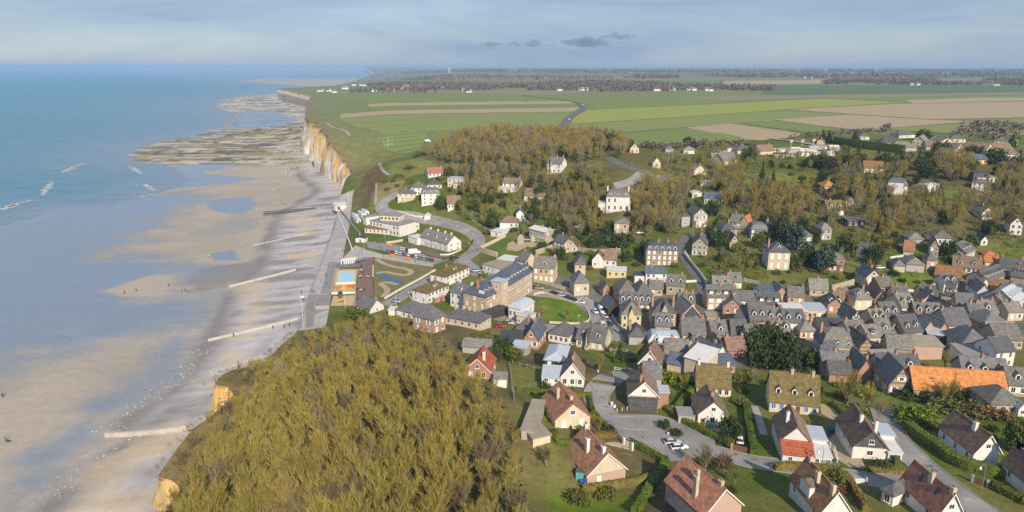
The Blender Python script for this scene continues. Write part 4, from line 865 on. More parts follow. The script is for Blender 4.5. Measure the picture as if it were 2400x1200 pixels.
H(1690,292,1870,301,3.4,6,0,'f','white','yellow','flat roofed pale yellow house with one wide window',win=(1,3))
H(1652,470,1722,466,3,6,2.4,'g','slate','brick','tiny brick gable house by the orange shrub',win=(1,1))
H(1825,500,1950,492,5,9,3.8,'h','slate','flint','hipped slate house rising behind the dormered row')
H(1702,650,1800,642,3.4,8,2.8,'g','blue','dark','dark boarded gable shed with blue slate roof at the square',name='shed',cat='shed')
H(835,842,942,862,2.6,8,3,'h','slate','cream','small cream house with dark hipped roof facing the hotel street',win=(1,2),ch=[.7])
H(912,932,1046,946,3.4,12,3.8,'g','blue','brick','brick gable house with long blue slate roof slope',win=(1,2),ch=[],sk=1)
H(1146,882,1332,916,3,8,3.2,'h','slate','white','white house with dark hipped roof carrying solar panels',win=(1,4),sk=0)
H(1402,932,1660,976,3,9,4.2,'e','slate','stone','slate roofed house with white edged gable and two tall dormers',win=(1,4),dm=2,ch=[.9],ext=[(0.4,4.6,-1.6,4,3.2,'g',3.6,'slate','stone',2)])
H(335,1002,582,1022,2.4,6,1.4,'e','old','greyw','long low grey roofed shed beside evergreens',name='shed',cat='shed')
H(692,960,900,962,2.5,8,.5,'s','dark','dark','dark open-fronted garage under a black roof',name='garage',cat='garage')
H(792,1012,930,1030,2.2,5,.3,'s','zinc','greyw','pale flat zinc shed in the shrubs',name='shed',cat='shed')
R(500,700,2.4)
H(1412,400,1556,410,2.4,9,3.4,'g','bright','brick','red tiled red brick house at the edge of the wooded hill',vb=1,gab='brick',ch=[(.3,.7)],chm='white',win=(1,2))
H(1578,452,1648,454,2.2,4,0,'f','grey','white','little white flat-roofed garage beside the red brick house',name='garage',cat='garage')
# ---- sea front
R(600,450,3.428)
casino = H(912,230,1150,273,6.2,14,0,'f','grey','white','flat roofed white seafront casino with dark window strip and red loggia',name='casino',cat='building',win=(2,9),ww=1.4,wh=1.7,sides=False)
H(1152,268,1310,246,4.5,11,0,'f','grey','white',None,into=casino,win=(1,5))
H(996,188,1146,197,9.4,8,0,'f','grey','cream',None,into=casino,win=(3,5),ww=1.5)
H(872,290,1062,306,2.6,4,.6,'s','rust','white',None,into=casino,win=(1,6))
H(884,205,990,190,4,5,0,'f','grey','white',None,into=casino)
H(1326,345,1536,427,4.6,9,3.6,'e','old','white','long white seafront house with grey-brown roofs and outside staircases',yaw=-46,win=(2,6),dm=3,ch=[.15,.42,.68,.9],chm='white',ext=[(-8.5,-.2,-2,4.5,3.4,'f',0,'white','white',3)])
H(1885,312,1977,326,2.8,8,0,'f','white','white','small flat roofed white bungalow beside the curving road',win=(1,3))
H(1378,815,1547,747,4.4,8.5,2.4,'h','moss','white','white balconied villa with mossy brown roof nearest the dune garden',win=(2,6),ww=1.3,dm=1,ch=[.75])
H(1524,682,1712,602,4.4,8.5,2.4,'h','moss','white','white balconied villa with mossy brown roof at the road junction',win=(2,6),ww=1.3,dm=1,ch=[.35,.8])
H(806,908,916,944,2.0,7,3,'e','slate','white','white gabled beach building with slate roof at the hill foot',win=(1,2))
H(1126,940,1252,974,2.6,9,2.8,'h','slate','white','low white house with broad slate hipped roof near the hill',win=(1,3))
H(1062,950,1112,952,2.2,4,0,'f','white','white','tiny white flat hut in front of the low hipped house',name='hut',cat='hut')
H(1426,1032,1520,986,5,9,4.6,'p','slate','brick','red brick house with steep pyramid slate roof and white dormers',win=(2,2),dm=0)
# ---- hillside above the coast road
R(880,350,4)
H(495,225,636,217,2.6,8,3.2,'e','red','white','white cottage with red-brown roof highest below the cliff meadow',win=(1,4))
H(674,272,800,278,5.4,8,0,'f','zinc','cream','flat roofed cream two-storey house behind the slate villas',win=(2,3),ext=[(.55,1.2,-3,-.05,3.0,'f',0,'grey','cream',2)])
H(330,360,480,357,4.6,8,2.4,'h','slate','white','square white villa with hipped slate roof behind the mansard villa',win=(2,3),ch=[.5])
H(484,330,620,327,3,8,2.4,'h','slate','cream','cream villa with low hipped slate roof nearest the flat roofed house',win=(1,3),ch=[.5])
H(205,412,366,416,4.8,9,2.4,'h','slate','cream','cream villa with hipped slate roof and balcony on the road bend',win=(2,3),ch=[.4],ext=[(.3,.98,-1.2,-.02,2.2,'f',0,'white','cream')])
H(430,416,606,412,7,9,3.2,'m','slate','white','tall white mansard villa with narrow windows among the slate villas',win=(3,3),dm=3,ww=.9)
H(676,512,800,507,3.3,8,4,'e','brown','white','white house with dark brown roof beside an evergreen',win=(1,4),ch=[.6])
H(1190,312,1336,322,5,8,2.6,'e','brown','white','two-storey white house with brown roof and long balcony in the wood edge',win=(2,3),ext=[(-2.4,.98,-2,-.02,2.6,'f',0,'white','white',3)])
H(1392,428,1562,442,3,8,3.6,'e','brown','white','brown roofed cottage with skylights half hidden by evergreens',sk=2,win=(1,2))
H(1320,602,1392,602,3.6,9,2.2,'g','blue','white','small blue slate chalet with glazed gable on the slope',win=(1,2),ext=[(-.2,1.2,-2,-.02,1.0,'f',0,'white','white')])
H(1166,686,1342,688,3.2,8,3,'h','brown','white','white cottage with brown hipped roof below the blue chalet',win=(1,4))
H(1440,728,1590,792,6,8,1,'e','white','flint','long three-storey stone terrace with pale roof above the walled lawn',yaw=-50,win=(3,6),ww=.9)
H(1670,852,1770,882,5,8,2.6,'e','slate','stone','stone house with slate roof next to the mossy gable',win=(2,3),ws='c')
H(1772,905,1896,912,3,8,3.6,'g','moss','stone','old stone gable house with sagging mossy roof',win=(1,2))
villa = H(2166,442,2386,447,8,11,3.6,'m','slate','white','grand white mansard villa on the hillside with terraces on both sides',win=(2,4),dm=3,ww=1.1,wh=2.1,ch=[.05,.95],chm='white',ext=[(-4.5,-.1,1,8,4,'f',0,'white','white',2),(16.8,21,1,8,4,'f',0,'white','white',2)])
H(2240,692,2376,697,6.6,8,1.8,'h','old','tan','tan brick house with tall white shutters below the grand villa',win=(2,2),ws='c',wh=2.0)
H(1610,128,1742,138,6,8,3.6,'e','old','white','white steep gabled house deep in the hillside wood',win=(2,3),ext=[(0.3,3.6,-1.2,3,6,'g',3.2,'old','white',1)])
H(456,625,514,625,2.4,4,1.2,'g','white','white','tiny white garden house beside the coast road',name='garden_house',cat='hut')
# ---- upper hillside and caravan park
R(1450,300,4)
H(108,192,192,192,3,8,3.4,'g','blue','cream','cream gable house with slate roof standing on the field edge',win=(1,2),door_=(0,'b'))
H(322,326,396,326,3,7,3.2,'g','tan','cream','small cream gable house among trees beside the hillside road',win=(1,1))
H(1115,210,1226,210,2.6,9,4.8,'p','slate','cream','pyramid roofed cream house beside the mobile homes')
H(1322,216,1466,211,2.5,9,3.4,'e','brown','cream','brown roofed house next to the mobile home rows',ch=[.8])
H(985,308,1126,292,3,10,4,'e','slate','stone','large dark slate roof behind evergreens below the pyramid roof',sides=False)
H(440,194,514,194,2.4,7,2,'h','slate','greyw','small grey slate house at the field hedge')
H(612,205,714,207,2.6,7,2,'h','grey','white','white bungalow at the field hedge')
H(708,392,824,392,3,8,2.6,'g','tan','cream','pale stone house with rounded gable among bare trees',win=(1,2))
H(768,505,910,510,2.4,7,0,'f','grey','greyw','low flat roofed house sunk in the hillside trees')
H(806,657,972,662,2.8,8,2.2,'e','blue','white','white bungalow with two bright roof windows on the slope',win=(1,6),ww=1.1,wh=1.7,sk=2)
H(692,612,780,612,2.2,5,1.0,'g','white','white','small arched white outbuilding above the bungalow',name='outbuilding',cat='shed')
H(706,816,836,811,6,10,3.2,'g','slate','greyw','grey gabled villa with white balconies on the hill lane',win=(2,2),attic=True,ext=[(.1,.85,-1.4,-.02,2.8,'f',0,'white','white',2),(-5.5,-1.0,2,7,5,'h',2,'slate','greyw',1)])
H(1022,862,1160,900,4.6,9,3.2,'e','slate','flint','grey stone house with slate roof and orange tiled end',yaw=-35,win=(2,3),ext=[(9,12.5,0,8,5,'g',2.8,'orange','flint',1)])
H(966,952,1110,952,5.4,9,2.8,'h','slate','bandf','hipped stone villa with slate roof and pale attic in the cluster',win=(2,3),ch=[.6],ext=[(-5,-.1,1,7,4,'h',2,'slate','bandf',1)])
H(1042,1072,1132,1072,3,9,3.6,'g','slate','flint','flint gable cottage with steep slate roof under the hipped villa',win=(1,1))
H(1242,947,1402,952,4.6,9,2.8,'m','slate','teal','dark teal house with slate roof and blue glazing',win=(2,4),ww=1.2)
H(1398,935,1500,938,3.4,8,2.6,'e','slate','flint','flint house with slate roof behind the round evergreen')
H(692,1092,830,1102,5,15,3.4,'g','slate','flint','long stone gable house with slate roof along the dark lane',win=(2,3))
H(1670,1012,1816,1012,6,8,3,'h','slate','bandf','tall banded stone house with hipped slate roof by the cedar',win=(2,2),ws='c')
H(1896,952,2000,952,5,7,3,'h','slate','greyw','slim grey house with pointed slate roof and balcony',win=(2,2))
H(1926,547,2050,547,4.8,8,2.6,'h','orange','brick','brick house with orange tiled roof and white windows on the hillside',win=(2,3),ws='c')
H(1962,767,2116,767,3,9,4,'e','moss','cream','mossy brown roofed house with two white dormers in the trees',dm=2,win=(1,4),ws='c')
R(1900,280,4)
H(766,608,942,632,4.8,9,3.6,'m','blue','stone','pale stone mansion with blue mansard roof and white dormers',yaw=-22,dm=3,win=(2,4),ws='c',ext=[(-.6,3.6,-1.0,3,6.5,'h',2.2,'blue','white',1)])
H(1086,622,1224,610,4,5,0,'f','white','white','bright white blank walled building above a green lawn',name='outbuilding',cat='building')
H(1566,548,1760,540,3,9,0,'f','grey','white','modern flat roofed white house with dark upper storey',win=(1,5),ww=1.4,ext=[(-1.5,9,1.5,8,5.6,'f',0,'dark','slatew',3)])
H(1516,588,1666,600,4,8,1.6,'h','old','white','low white house with hipped roof below the modern house',win=(2,3))
H(1612,872,1712,872,3.4,9,2.4,'g','old','white','white house with grey roof and dark windows on stilts among trees',win=(1,3),ww=1.2)
H(1876,978,1992,986,5,10,3.2,'g','red','white','white chalet with red tiled roof at the right edge of the slope',win=(2,2))
H(922,1118,1066,1122,3,8,2.4,'h','slate','greyw','dark hipped slate house half sunk in shrubs')
H(1150,1108,1336,1116,3.4,9,3,'h','slate','white','white house with grey slate hipped roof below the wooded slope',win=(1,4))
H(1602,1128,1662,1128,2.6,6,1.8,'g','dark','white','little dark roofed hut with white gable',name='hut',cat='hut',win=(1,1))
H(348,948,512,950,3,8,1,'f','slate','dark','dark slate cabin hidden under trees',win=(1,3))
H(334,762,416,762,2.4,6,1.8,'g','orange','white','small white outbuilding with an orange roof end',name='outbuilding',cat='shed')
H(506,452,690,458,2.8,10,3.4,'e','rust','white','wide rust roofed house behind the hilltop trees')
H(1545,372,1664,372,3.4,8,2.4,'e','blue','wood','orange timber house with blue grey roof',win=(1,4))
for a in [((660,212,830,214),3,10,3.4,'h','slate','stone','wide slate roofed bungalow at the end of the tall hedge'),((772,262,998,262),2.6,10,3.6,'h','old','greyw','large grey hipped roof nearest the tall dark hedge'),
          ((955,200,1068,208),3,10,3.6,'g','slate','cream','slate gable bungalow with a tall pale chimney'),((832,146,985,140),2.6,9,3,'h','slate','cream','cream bungalow with slate roof at the meadow edge'),
          ((1122,180,1228,184),2.6,9,3.2,'h','slate','cream','dark slate bungalow in the middle of the estate'),((1212,212,1340,208),2.8,9,2.8,'g','slate','cream','double gabled cream bungalow in the estate'),
          ((1312,180,1456,182),2.8,9,2.8,'h','slate','cream','cream bungalow with slate roof standing farthest in the estate'),((1086,252,1190,254),2.6,9,3,'e','brown','greyw','brown roofed house behind the dark round tree'),
          ((1200,262,1318,262),2.6,9,2.6,'e','brown','greyw','low brown roofed house beside the white gabled one'),((1360,285,1436,268),3.4,9,3.6,'g','old','cream','cream gable house with grey steep roof above the trees'),
          ((1300,330,1410,318),3,9,3.6,'g','old','white','white gable house with pale grey roof above the evergreens'),((1640,295,1710,270),3.6,12,4,'g','brown','cream','tall cream gable house with brown roof on the ridge'),
          ((1716,280,1900,274),2.8,9,3.4,'e','brown','greyw','long brown roofed house near the right edge of the ridge'),((1786,325,1960,328),3,9,3.6,'h','brown','white','white house with brown roof just under the ridge'),
          ((1726,198,1850,204),2.8,9,2.8,'h','slate','cream','slate bungalow at the far right of the estate'),((1860,205,1945,205),2.8,9,2.8,'h','slate','cream','small slate bungalow beside the last dark tree'),
          ((456,156,552,158),2.8,9,2.6,'h','slate','cream','slate bungalow alone beside bare trees on the ridge'),((60,202,130,205),2.4,6,1.6,'g','brown','stone','small stone hut by the campsite road')]:
    H(*a[0],*a[1:7],a[7],win=(1,3) if a[6] in ('cream','white') else None,ch=[.6] if 'chimney' in a[7] else ())
# ---- right slope and dense old town
R(1900,560,4)
H(160,182,320,191,5.6,8,2,'h','old','brick','red brick villa with white window surrounds beside a blue cedar',win=(2,3),ws='c',ext=[(-4.5,-.1,1.5,7,6.2,'h',2.2,'slate','brick',1)])
H(400,102,612,166,2.4,8,3.8,'e','slate','white','long dark slate roof with white edged gable in the garden',yaw=-32)
H(852,96,988,126,2.2,9,3.6,'e','red','stone','red-brown roofed house beside the half-timbered chalet',yaw=-30)
H(1122,72,1206,80,4.4,9,3.4,'g','brown','timber','half-timbered white chalet with tall gable',win=(2,2))
H(1462,132,1548,97,4.4,10,3.2,'e','slate','stone','stone house with slate roof, three white dormers and banded gable',dm=3,win=(2,3))
H(1640,150,1752,152,2.2,6,1.6,'h','orange','wood','small open shelter with orange roof behind another',name='shelter',cat='shelter')
H(1640,212,1768,222,2.2,6,1.8,'e','orange','cream','small cream house with orange roof below the shelter')
H(1332,252,1600,283,2.6,9,3.6,'e','brown','flint','long brown roofed flint house with white dormer windows',win=(1,6),dm=2)
H(1166,332,1406,367,2.2,9,3.2,'e','rust','flint','long orange-rust roofed house above the garden wall',ch=[.65],win=(1,4))
H(1096,196,1196,201,4.4,6,2.6,'p','slate','pink','pink square tower house with pyramid slate roof',win=(1,1),ws='c')
H(784,248,888,254,2.8,7,2.4,'h','slate','stone','low dark hipped cottage above the bare shrubs')
H(900,236,1070,246,3.2,9,3,'h','old','greyw','pale grey slated house with white dormer beside the pink tower',dm=1)
H(526,352,656,352,5.6,9,2.8,'g','blue','cream','cream gable house with dark slate roof and tall chimney',win=(2,2),ch=[(.3,.5)])
H(152,560,242,582,3.6,12,2.6,'g','brown','brick','brick ended barn with dark roof beside the garden wall',name='barn',cat='barn')
H(602,562,706,572,4.2,17,3.4,'g','brown','brick','tall red brick gable barn with long dark roof',name='barn',cat='barn',win=(2,1))
H(390,545,486,548,2.4,7,3.2,'h','dark','flint','collapsed looking dark roofed shed beside the brick barn',name='shed',cat='shed')
H(1204,492,1372,556,4,9,4.2,'e','slate','flint','large slate roofed house with two wide white roof windows and flint gable',yaw=-40,dm=2,dk='s',ch=[.98])
H(1456,412,1592,442,3.6,8,2.6,'e','slate','cream','cream house with slate roof near the walled street',win=(1,3),ws='c')
H(1566,492,1682,500,4,9,2.8,'g','slate','palebl','pale blue gable house with dark slate roof')
H(1668,396,1842,330,3,8,3.2,'e','slate','flint','long slate terrace with six white dormers',dm=6,win=None)
H(1678,432,1842,462,2.6,6,1.6,'s','rust','brick','low rust roofed brick outbuilding under the dormered terrace',name='outbuilding')
H(1772,262,1990,290,4,9,3.4,'e','slate','stone','slate house with pale wall at the top of the street',win=(1,3))
H(1880,338,2010,362,4.4,8,4,'e','slate','flint','slate roofed house with four dormers at the right edge',dm=4)
H(1912,592,2010,528,6,9,3.4,'e','zinc','stone','tall stone corner terrace with pale roof and dormers at the right edge',dm=4,win=(2,4))
H(1372,605,1530,620,4,8,3,'e','slate','flint','grey slate house with flint back wall behind the big slate roof')
H(1506,716,1610,720,4,8,3.2,'e','slate','flint','slate roofed house wedged between taller roofs')
H(1600,690,1760,690,4,8,3.2,'e','old','stone','weathered slate house with skylight in the old town',sk=1,dm=1)
H(1836,630,1905,600,4.6,8,3,'e','slate','stone','narrow slate house with white edged dormer near the corner terrace',dm=1,win=(1,2))
H(856,641,990,631,4.8,9,3.8,'e','old','green','pale green-cream house with two large arched dormers',win=(1,2),dm=2,wh=1.9,ch=[.02])
H(700,731,846,721,3.6,9,3.8,'e','slate','stone','slate roofed house with two dormers and white eaves',dm=2,win=(1,3))
H(590,771,716,766,3.4,8,3,'e','slate','stone','small slate house with two square dormers',dm=2,win=(1,2))
H(990,706,1236,716,3.4,8,3.2,'e','slate','brick','slate roofed row with three white dormers behind the square',dm=3,ch=[.35])
H(1266,690,1350,685,4,10,3.2,'g','slate','brick','red brick gable among crowded slate roofs',win=(1,1))
H(1290,812,1500,797,3.6,9,4.4,'e','slate','bandf','wide smooth slate roof over a banded stone wall',win=(1,4))
H(1620,802,1882,802,3.2,11,3.2,'h','slate','pink','broad slate roofed building behind a brick parapet',ext=[(.0,1.0,-.8,-.3,4.2,'f',0,'tan','pink')])
H(386,772,452,772,5.2,10,3.6,'g','slate','white','white arched gable house with dark slate sides',win=(2,1),vb=1)
H(70,850,270,868,2.6,11,2.4,'e','dark','flint','low dark roofed workshop next to the manor',name='workshop',cat='building')
H(372,908,540,901,3.2,9,3.6,'e','old','stone','old grey slate house with two white roof windows',sk=2,win=None)
H(546,926,660,916,3.6,8,2.8,'e','old','cream','cream house with grey slate roof and one wide dormer',win=(1,2),dm=1,dk='s')
H(660,896,778,886,3.6,9,3.8,'e','slate','brick','red brick fronted house with smooth slate roof',win=(1,2),dm=1)
H(782,880,874,871,3.4,8,3.4,'e','slate','stone','narrow stone house with round roof windows',win=(1,2),dm=2)
H(890,886,1050,866,4,9,4.4,'e','slate','band','banded brick house with big slate roof and two dormers',dm=2,win=(1,2),ws='c')
H(1060,852,1160,826,3.4,10,2.8,'g','blue','brick','brick gable house with blue slate roof and round window')
H(1206,850,1290,842,3,9,2.6,'g','slate','brick','brick gable with slate roof beside the wide smooth roof')
H(1100,892,1302,916,3,9,0,'f','zinc','dark','dark walled flat building with pale zinc roof panels',name='building',cat='building')
H(1422,986,1690,996,3,11,4,'h','slate','stone','large low stone hall with dark hipped slate roof',win=(1,6))
H(1752,944,1995,950,3.4,10,3.4,'e','old','flint','flint house with weathered roof and red awning near the right edge',win=(1,4))
manor = H(108,1006,402,1021,5.4,9,5,'m','old','stone','stone manor with tall grey mansard roof and three white dormers',name='manor',cat='house',win=(1,3),dm=3,ch=[.02],wh=2.0)
H(44,1085,114,1110,4,10,3.2,'g','blue','stone','curved gable stone house with blue slate roof beside the manor',win=(1,1))
H(466,1002,582,1002,2.6,9,2.6,'g','slate','timber','boarded gable house with dark slate roof below the cream house')
# ---- middle town
R(1450,560,4)
H(256,322,452,327,4.4,8,1.4,'e','blue','white','white modern house with dark blue roof above a white terrace wall',win=(2,4),ext=[(-4.5,-.1,1,6,3,'f',0,'dark','white',1),(.2,1.25,-2.2,-.02,2.2,'f',0,'white','white')])
H(262,101,560,109,7.2,9,2.6,'m','blue','dullb','three-storey dull brick mansion with slate mansard roof and white shutters',name='mansion',win=(3,6),ws='c',dm=5,ch=[.4,.7],ww=1.1)
H(1410,121,1613,126,8,10,3.4,'h','slate','stone','tall pale stone mansion with hipped slate roof and outside stair',name='mansion',win=(2,3),ws='c',wh=2.2,ww=1.2,dm=1,ch=[.1])
H(14,496,152,492,5,9,4,'h','slate','flint','dark hipped slate house with skylights behind the dormered row')
H(168,516,320,511,4.6,9,4,'h','slate','flint','broad hipped slate house next to the skylight roof')
H(12,602,310,611,3.2,8,3.2,'e','slate','brick','long slate row with five white dormers above the villas',dm=5,win=(1,5),ws='c')
H(30,706,213,711,5.6,9,4,'h','old','yellow','yellow villa with grey hipped roof and little pointed gable',name='villa',win=(2,3),ch=[.95],ext=[(.36,.64,-.8,3,5.7,'g',2.6,'old','yellow',1)])
H(318,691,540,696,6,9,4,'h','slate','tan','tan brick villa with central gable and tall windows',name='villa',win=(2,3),ch=[.04,.95],wh=1.9,ext=[(.35,.66,-.9,3,6.6,'g',3.2,'slate','tan',1)])
H(592,722,765,716,5,11,3.8,'g','slate','slatew','slate-hung villa with wide gable and two round-topped white windows',name='villa',win=(2,2),ww=1.4,wh=1.9,attic=False,vb=1)
H(602,896,816,901,3.6,9,4.4,'e','slate','stone','stone house with big dark slate roof and red chimney',ch=[.95,.02],win=None)
H(282,962,582,977,2.8,8,2.6,'m','zinc','flint','long house with pale zinc top and dark slate skirt',win=(1,5),dm=2)
H(100,912,242,917,3,8,3,'h','slate','greyw','square grey house with dark hipped roof near the white rail fence',win=None,ch=[.1])
H(838,546,1115,550,5,9,3.4,'e','slate','tan','tan brick terrace with four shed dormers and white windows',win=(2,4),ws='c',dm=4,dk='s',ww=1.7)
H(1117,577,1306,582,3.4,8,2.6,'e','slate','white','white row house with slate roof between two brick houses',win=(1,6))
H(1310,611,1526,616,2.6,8,3.2,'e','slate','brick','brick house with three slate dormers at the terrace end',dm=3,dk='s')
H(890,452,1046,457,2.6,9,3.6,'e','old','flint','grey slated flint cottage with round skylights above the terrace',sk=2)
H(1048,401,1156,403,3,8,2.8,'e','slate','stone','stone cottage with slate roof beside the grey flint cottage',win=(1,3),sk=1)
H(1326,502,1460,502,3,8,2,'e','blue','stone','low blue slate house with white gabled end above the terrace',win=(1,4),ext=[(9,13.5,-1.5,7,3,'g',2.6,'blue','brick',2)])
H(1240,766,1392,766,5.2,9,5,'e','slate','band','banded brick corner house with steep slate roof and pointed finial',win=(1,2),dm=2,wh=2.0)
H(1072,712,1192,776,4.6,8,3.6,'e','slate','flint','dark slate wing along the lane behind the banded corner house',yaw=-50)
H(1398,771,1550,776,4.8,9,3.4,'e','slate','brick','brick shop house with two dormers and a dark awning',win=(1,2),dm=2,ext=[(.02,.98,-1.8,-.02,2.3,'s',.7,'dark','dark')])
H(1552,781,1748,786,5,9,3.2,'e','slate','cream','cream half-timbered shop house with two dormers',win=(2,4),ws='c',dm=2)
H(1542,672,1768,681,3.8,8,0,'f','white','brick','flat roofed brick building with white shutters behind the shops',win=(1,5),ws='c',name='building',cat='building')
H(1772,667,1960,672,3.8,8,0,'f','zinc','stone','flat roofed stone building with white doors beside the brick one',win=(1,4),ws='c',name='building',cat='building')
H(1400,735,1540,742,3.4,6,2.6,'e','slate','flint','slate roof tucked behind the brick shop house')
H(885,899,1046,896,3,9,3.4,'e','slate','brick','slate roofed house with a single white dormer by the lane',dm=1)
H(1063,916,1206,921,2.8,9,4.4,'e','slate','brick','brick house with tall slate roof and pointed dormer',dm=1,win=(1,2),ws='c')
H(1211,960,1320,960,3.2,9,4.2,'e','slate','flint','dark slate roof at the edge of the big evergreens')
H(902,1102,1020,1062,2.6,9,2.8,'g','blue','white','white gabled cottage with blue slate roof at the lane')
H(1026,1042,1190,1046,2.6,8,3,'e','old','brick','grey-brown roofed brick house beside the big evergreens',ch=[.9])
H(830,737,930,741,1.8,6,0,'f','tan','tan','small flat tan shed behind the slate villa',name='shed',cat='shed',win=(1,2))
H(640,985,735,1005,3.2,6,2.2,'g','slate','stone','small slate house with white trimmed dormer gable')
# ---- small houses that fill the gaps of the old town
RG[:] = [0, 0, 1.0]; _rf = random.Random(21); _named = [(h[3], h[4], h[0]) for h in HOUSES if h[0] != '(part)']
def town_gap(x, y, r):
    for Q in FOOT:
        cx = sum(q[0] for q in Q)/4; cy = sum(q[1] for q in Q)/4
        if hypot(cx-x, cy-y) < r: return False
    for Lw, w in ROADS:
        if any(hypot(q[0]-x, q[1]-y) < w/2+4.5 for q in Lw[::2]): return False
    return True
_tp = pxp((1480,690),(1700,690),(1900,690),(2150,670),(2400,640),(2400,800),(2100,840),(1880,800),(1700,830),(1560,800),(1470,760)); _k = 0; _used = set()
_xs = [p[0] for p in _tp]; _ys = [p[1] for p in _tp]
for _t in range(900):
    x, y = _rf.uniform(min(_xs), max(_xs)), _rf.uniform(min(_ys), max(_ys))
    if _k >= 18 or not in_poly(np.array([x]), np.array([y]), _tp)[0] or not town_gap(x, y, 8.3): continue
    nb = sorted(_named, key=lambda q: (q[0]-x)**2+(q[1]-y)**2); nb = next(q[2] for q in nb if q[2] not in _used and len(q[2].split()) <= 11); _used.add(nb)
    he = _rf.uniform(2.8, 4.4); a = _rf.choice((0,.08,-.12,-.2,-.25)); w = _rf.uniform(5, 7.5); z = T(x, y)+he
    if a > 1: a = -.35
    p = proj(x-cos(a)*w/2, y-sin(a)*w/2, z); q = proj(x+cos(a)*w/2, y+sin(a)*w/2, z)
    rm = _rf.choice(('slate','slate','old','blue','slate','old')); wm = _rf.choice(('brick','flint','stone','cream','white','tan'))
    H(p[0], p[1], q[0], q[1], he, _rf.uniform(6, 7.5), _rf.uniform(2.4, 3.6), _rf.choice('eegh'), rm, wm, 'small %s house by the %s' % ({'slate':'slate','old':'grey','blue':'blue','rust':'rust'}[rm], nb), win=(1,2), ch=[_rf.random()] if _rf.random() < .5 else (), dm=_rf.choice((0,0,1,2)), sk=0); _k += 1
for h in HOUSES:
    if h[1] > 26 or h[1] < 3.2 or abs(h[2]) > 55: print('CHECK', h)
print(len(HOUSES), 'building blocks')
# ================================================================== TREES, HEDGES, SHRUBS
m_bark = mat('grey_bark', (0.34,0.29,0.17), 0.95, 0.35, 2.0, objvar=0.2)
def twig_mat(name, c, c2, ov=0.12): return mat(name, c, 0.9, 0.3, 0.35, c2, objvar=ov, spec=0.1)
m_twig = [twig_mat('olive_twigs', (0.41,0.33,0.082), (0.275,0.22,0.058)), twig_mat('tan_twigs', (0.37,0.33,0.19), (0.25,0.22,0.125)), twig_mat('brown_twigs', (0.27,0.21,0.115), (0.175,0.14,0.08)), twig_mat('golden_twigs', (0.34,0.265,0.04), (0.22,0.17,0.035))]
m_leaf = [twig_mat('dark_evergreen', (0.075,0.098,0.03), (0.04,0.056,0.018), 0.25), twig_mat('hedge_green', (0.13,0.165,0.026), (0.075,0.10,0.02), 0.2), twig_mat('olive_scrub', (0.175,0.18,0.042), (0.105,0.112,0.03), 0.25), twig_mat('russet_scrub', (0.24,0.14,0.06), (0.14,0.09,0.045), 0.2),
          twig_mat('blue_cedar', (0.10,0.13,0.105), (0.05,0.07,0.055), 0.1), twig_mat('bright_shrub', (0.20,0.23,0.03), (0.11,0.14,0.02), 0.2), twig_mat('orange_willow', (0.52,0.28,0.035), (0.36,0.19,0.03), 0.1), twig_mat('hedge_brown', (0.215,0.165,0.045), (0.13,0.105,0.035), 0.15)]
m_far = twig_mat('distant_bare_trees', (0.20,0.16,0.13), (0.13,0.105,0.09), 0.0)
def bare_tree(seed, h, spread, twigs=16, limbs=8, subs=9, tw=0.05):
    """a leafless tree: limbs fanning up from a short trunk, each branch ending in sprays of fine twigs"""
    rn = random.Random(seed); tr = MB(); TV = []; TF = []
    def twig(p, d, l, w):
        d = d.normalized(); s = d.cross(Vector((rn.gauss(0,1),rn.gauss(0,1),rn.gauss(0,1)))).normalized()*w
        k = len(TV); q = p + d*l + Vector((rn.gauss(0,.05),rn.gauss(0,.05),0))*l; TV.extend([p-s, p+s, q]); TF.append((k,k+1,k+2))
    th = h*rn.uniform(.10,.2); r0 = .012*h+.05
    tr.tube((0,0,-.5), (0,0,th), r0*1.4, r0, 6)
    for i in range(limbs):
        a = 2*pi*(i+rn.random()*.8)/limbs; tilt = rn.uniform(.1,.52)*spread if i else .05
        d = Vector((cos(a)*sin(tilt), sin(a)*sin(tilt), cos(tilt))); p = Vector((0,0,th*rn.uniform(.7,1))); ln = (h-th)*rn.uniform(.62,.85); seg = 3; r = r0*.75
        pts = [p]
        for s in range(seg):
            d = (d + Vector((rn.gauss(0,.12),rn.gauss(0,.12),.16))).normalized(); q = p + d*(ln/seg); tr.tube(p, q, r, r*.62, 4, 0, False); p = q; r *= .62; pts.append(p)
        for k in range(subs):
            f = .28+.72*(k+rn.random())/subs; s = min(int(f*seg), seg-1); b = pts[s].lerp(pts[s+1], f*seg-s)
            a2 = rn.uniform(0, 2*pi); out = Vector((cos(a2), sin(a2), 0)); e = (d*.9 + out*rn.uniform(.4,.9)*spread + Vector((0,0,.55))).normalized(); bl = h*rn.uniform(.13,.24)*(1.25-.5*f)
            tip = b + e*bl; n_ = e.orthogonal().normalized()*(.012+.003*h); k0 = len(TV); TV.extend([b-n_, b+n_, tip]); TF.append((k0,k0+1,k0+2))
            for t in range(twigs):
                g = rn.uniform(.1,1); c = b.lerp(tip, g); a3 = rn.uniform(0, 2*pi)
                twig(c, e + Vector((cos(a3), sin(a3), rn.uniform(.3,1.1)))*rn.uniform(.3,.65), h*rn.uniform(.07,.16), tw*.5)
    return (tr.V, tr.F), (TV, TF)
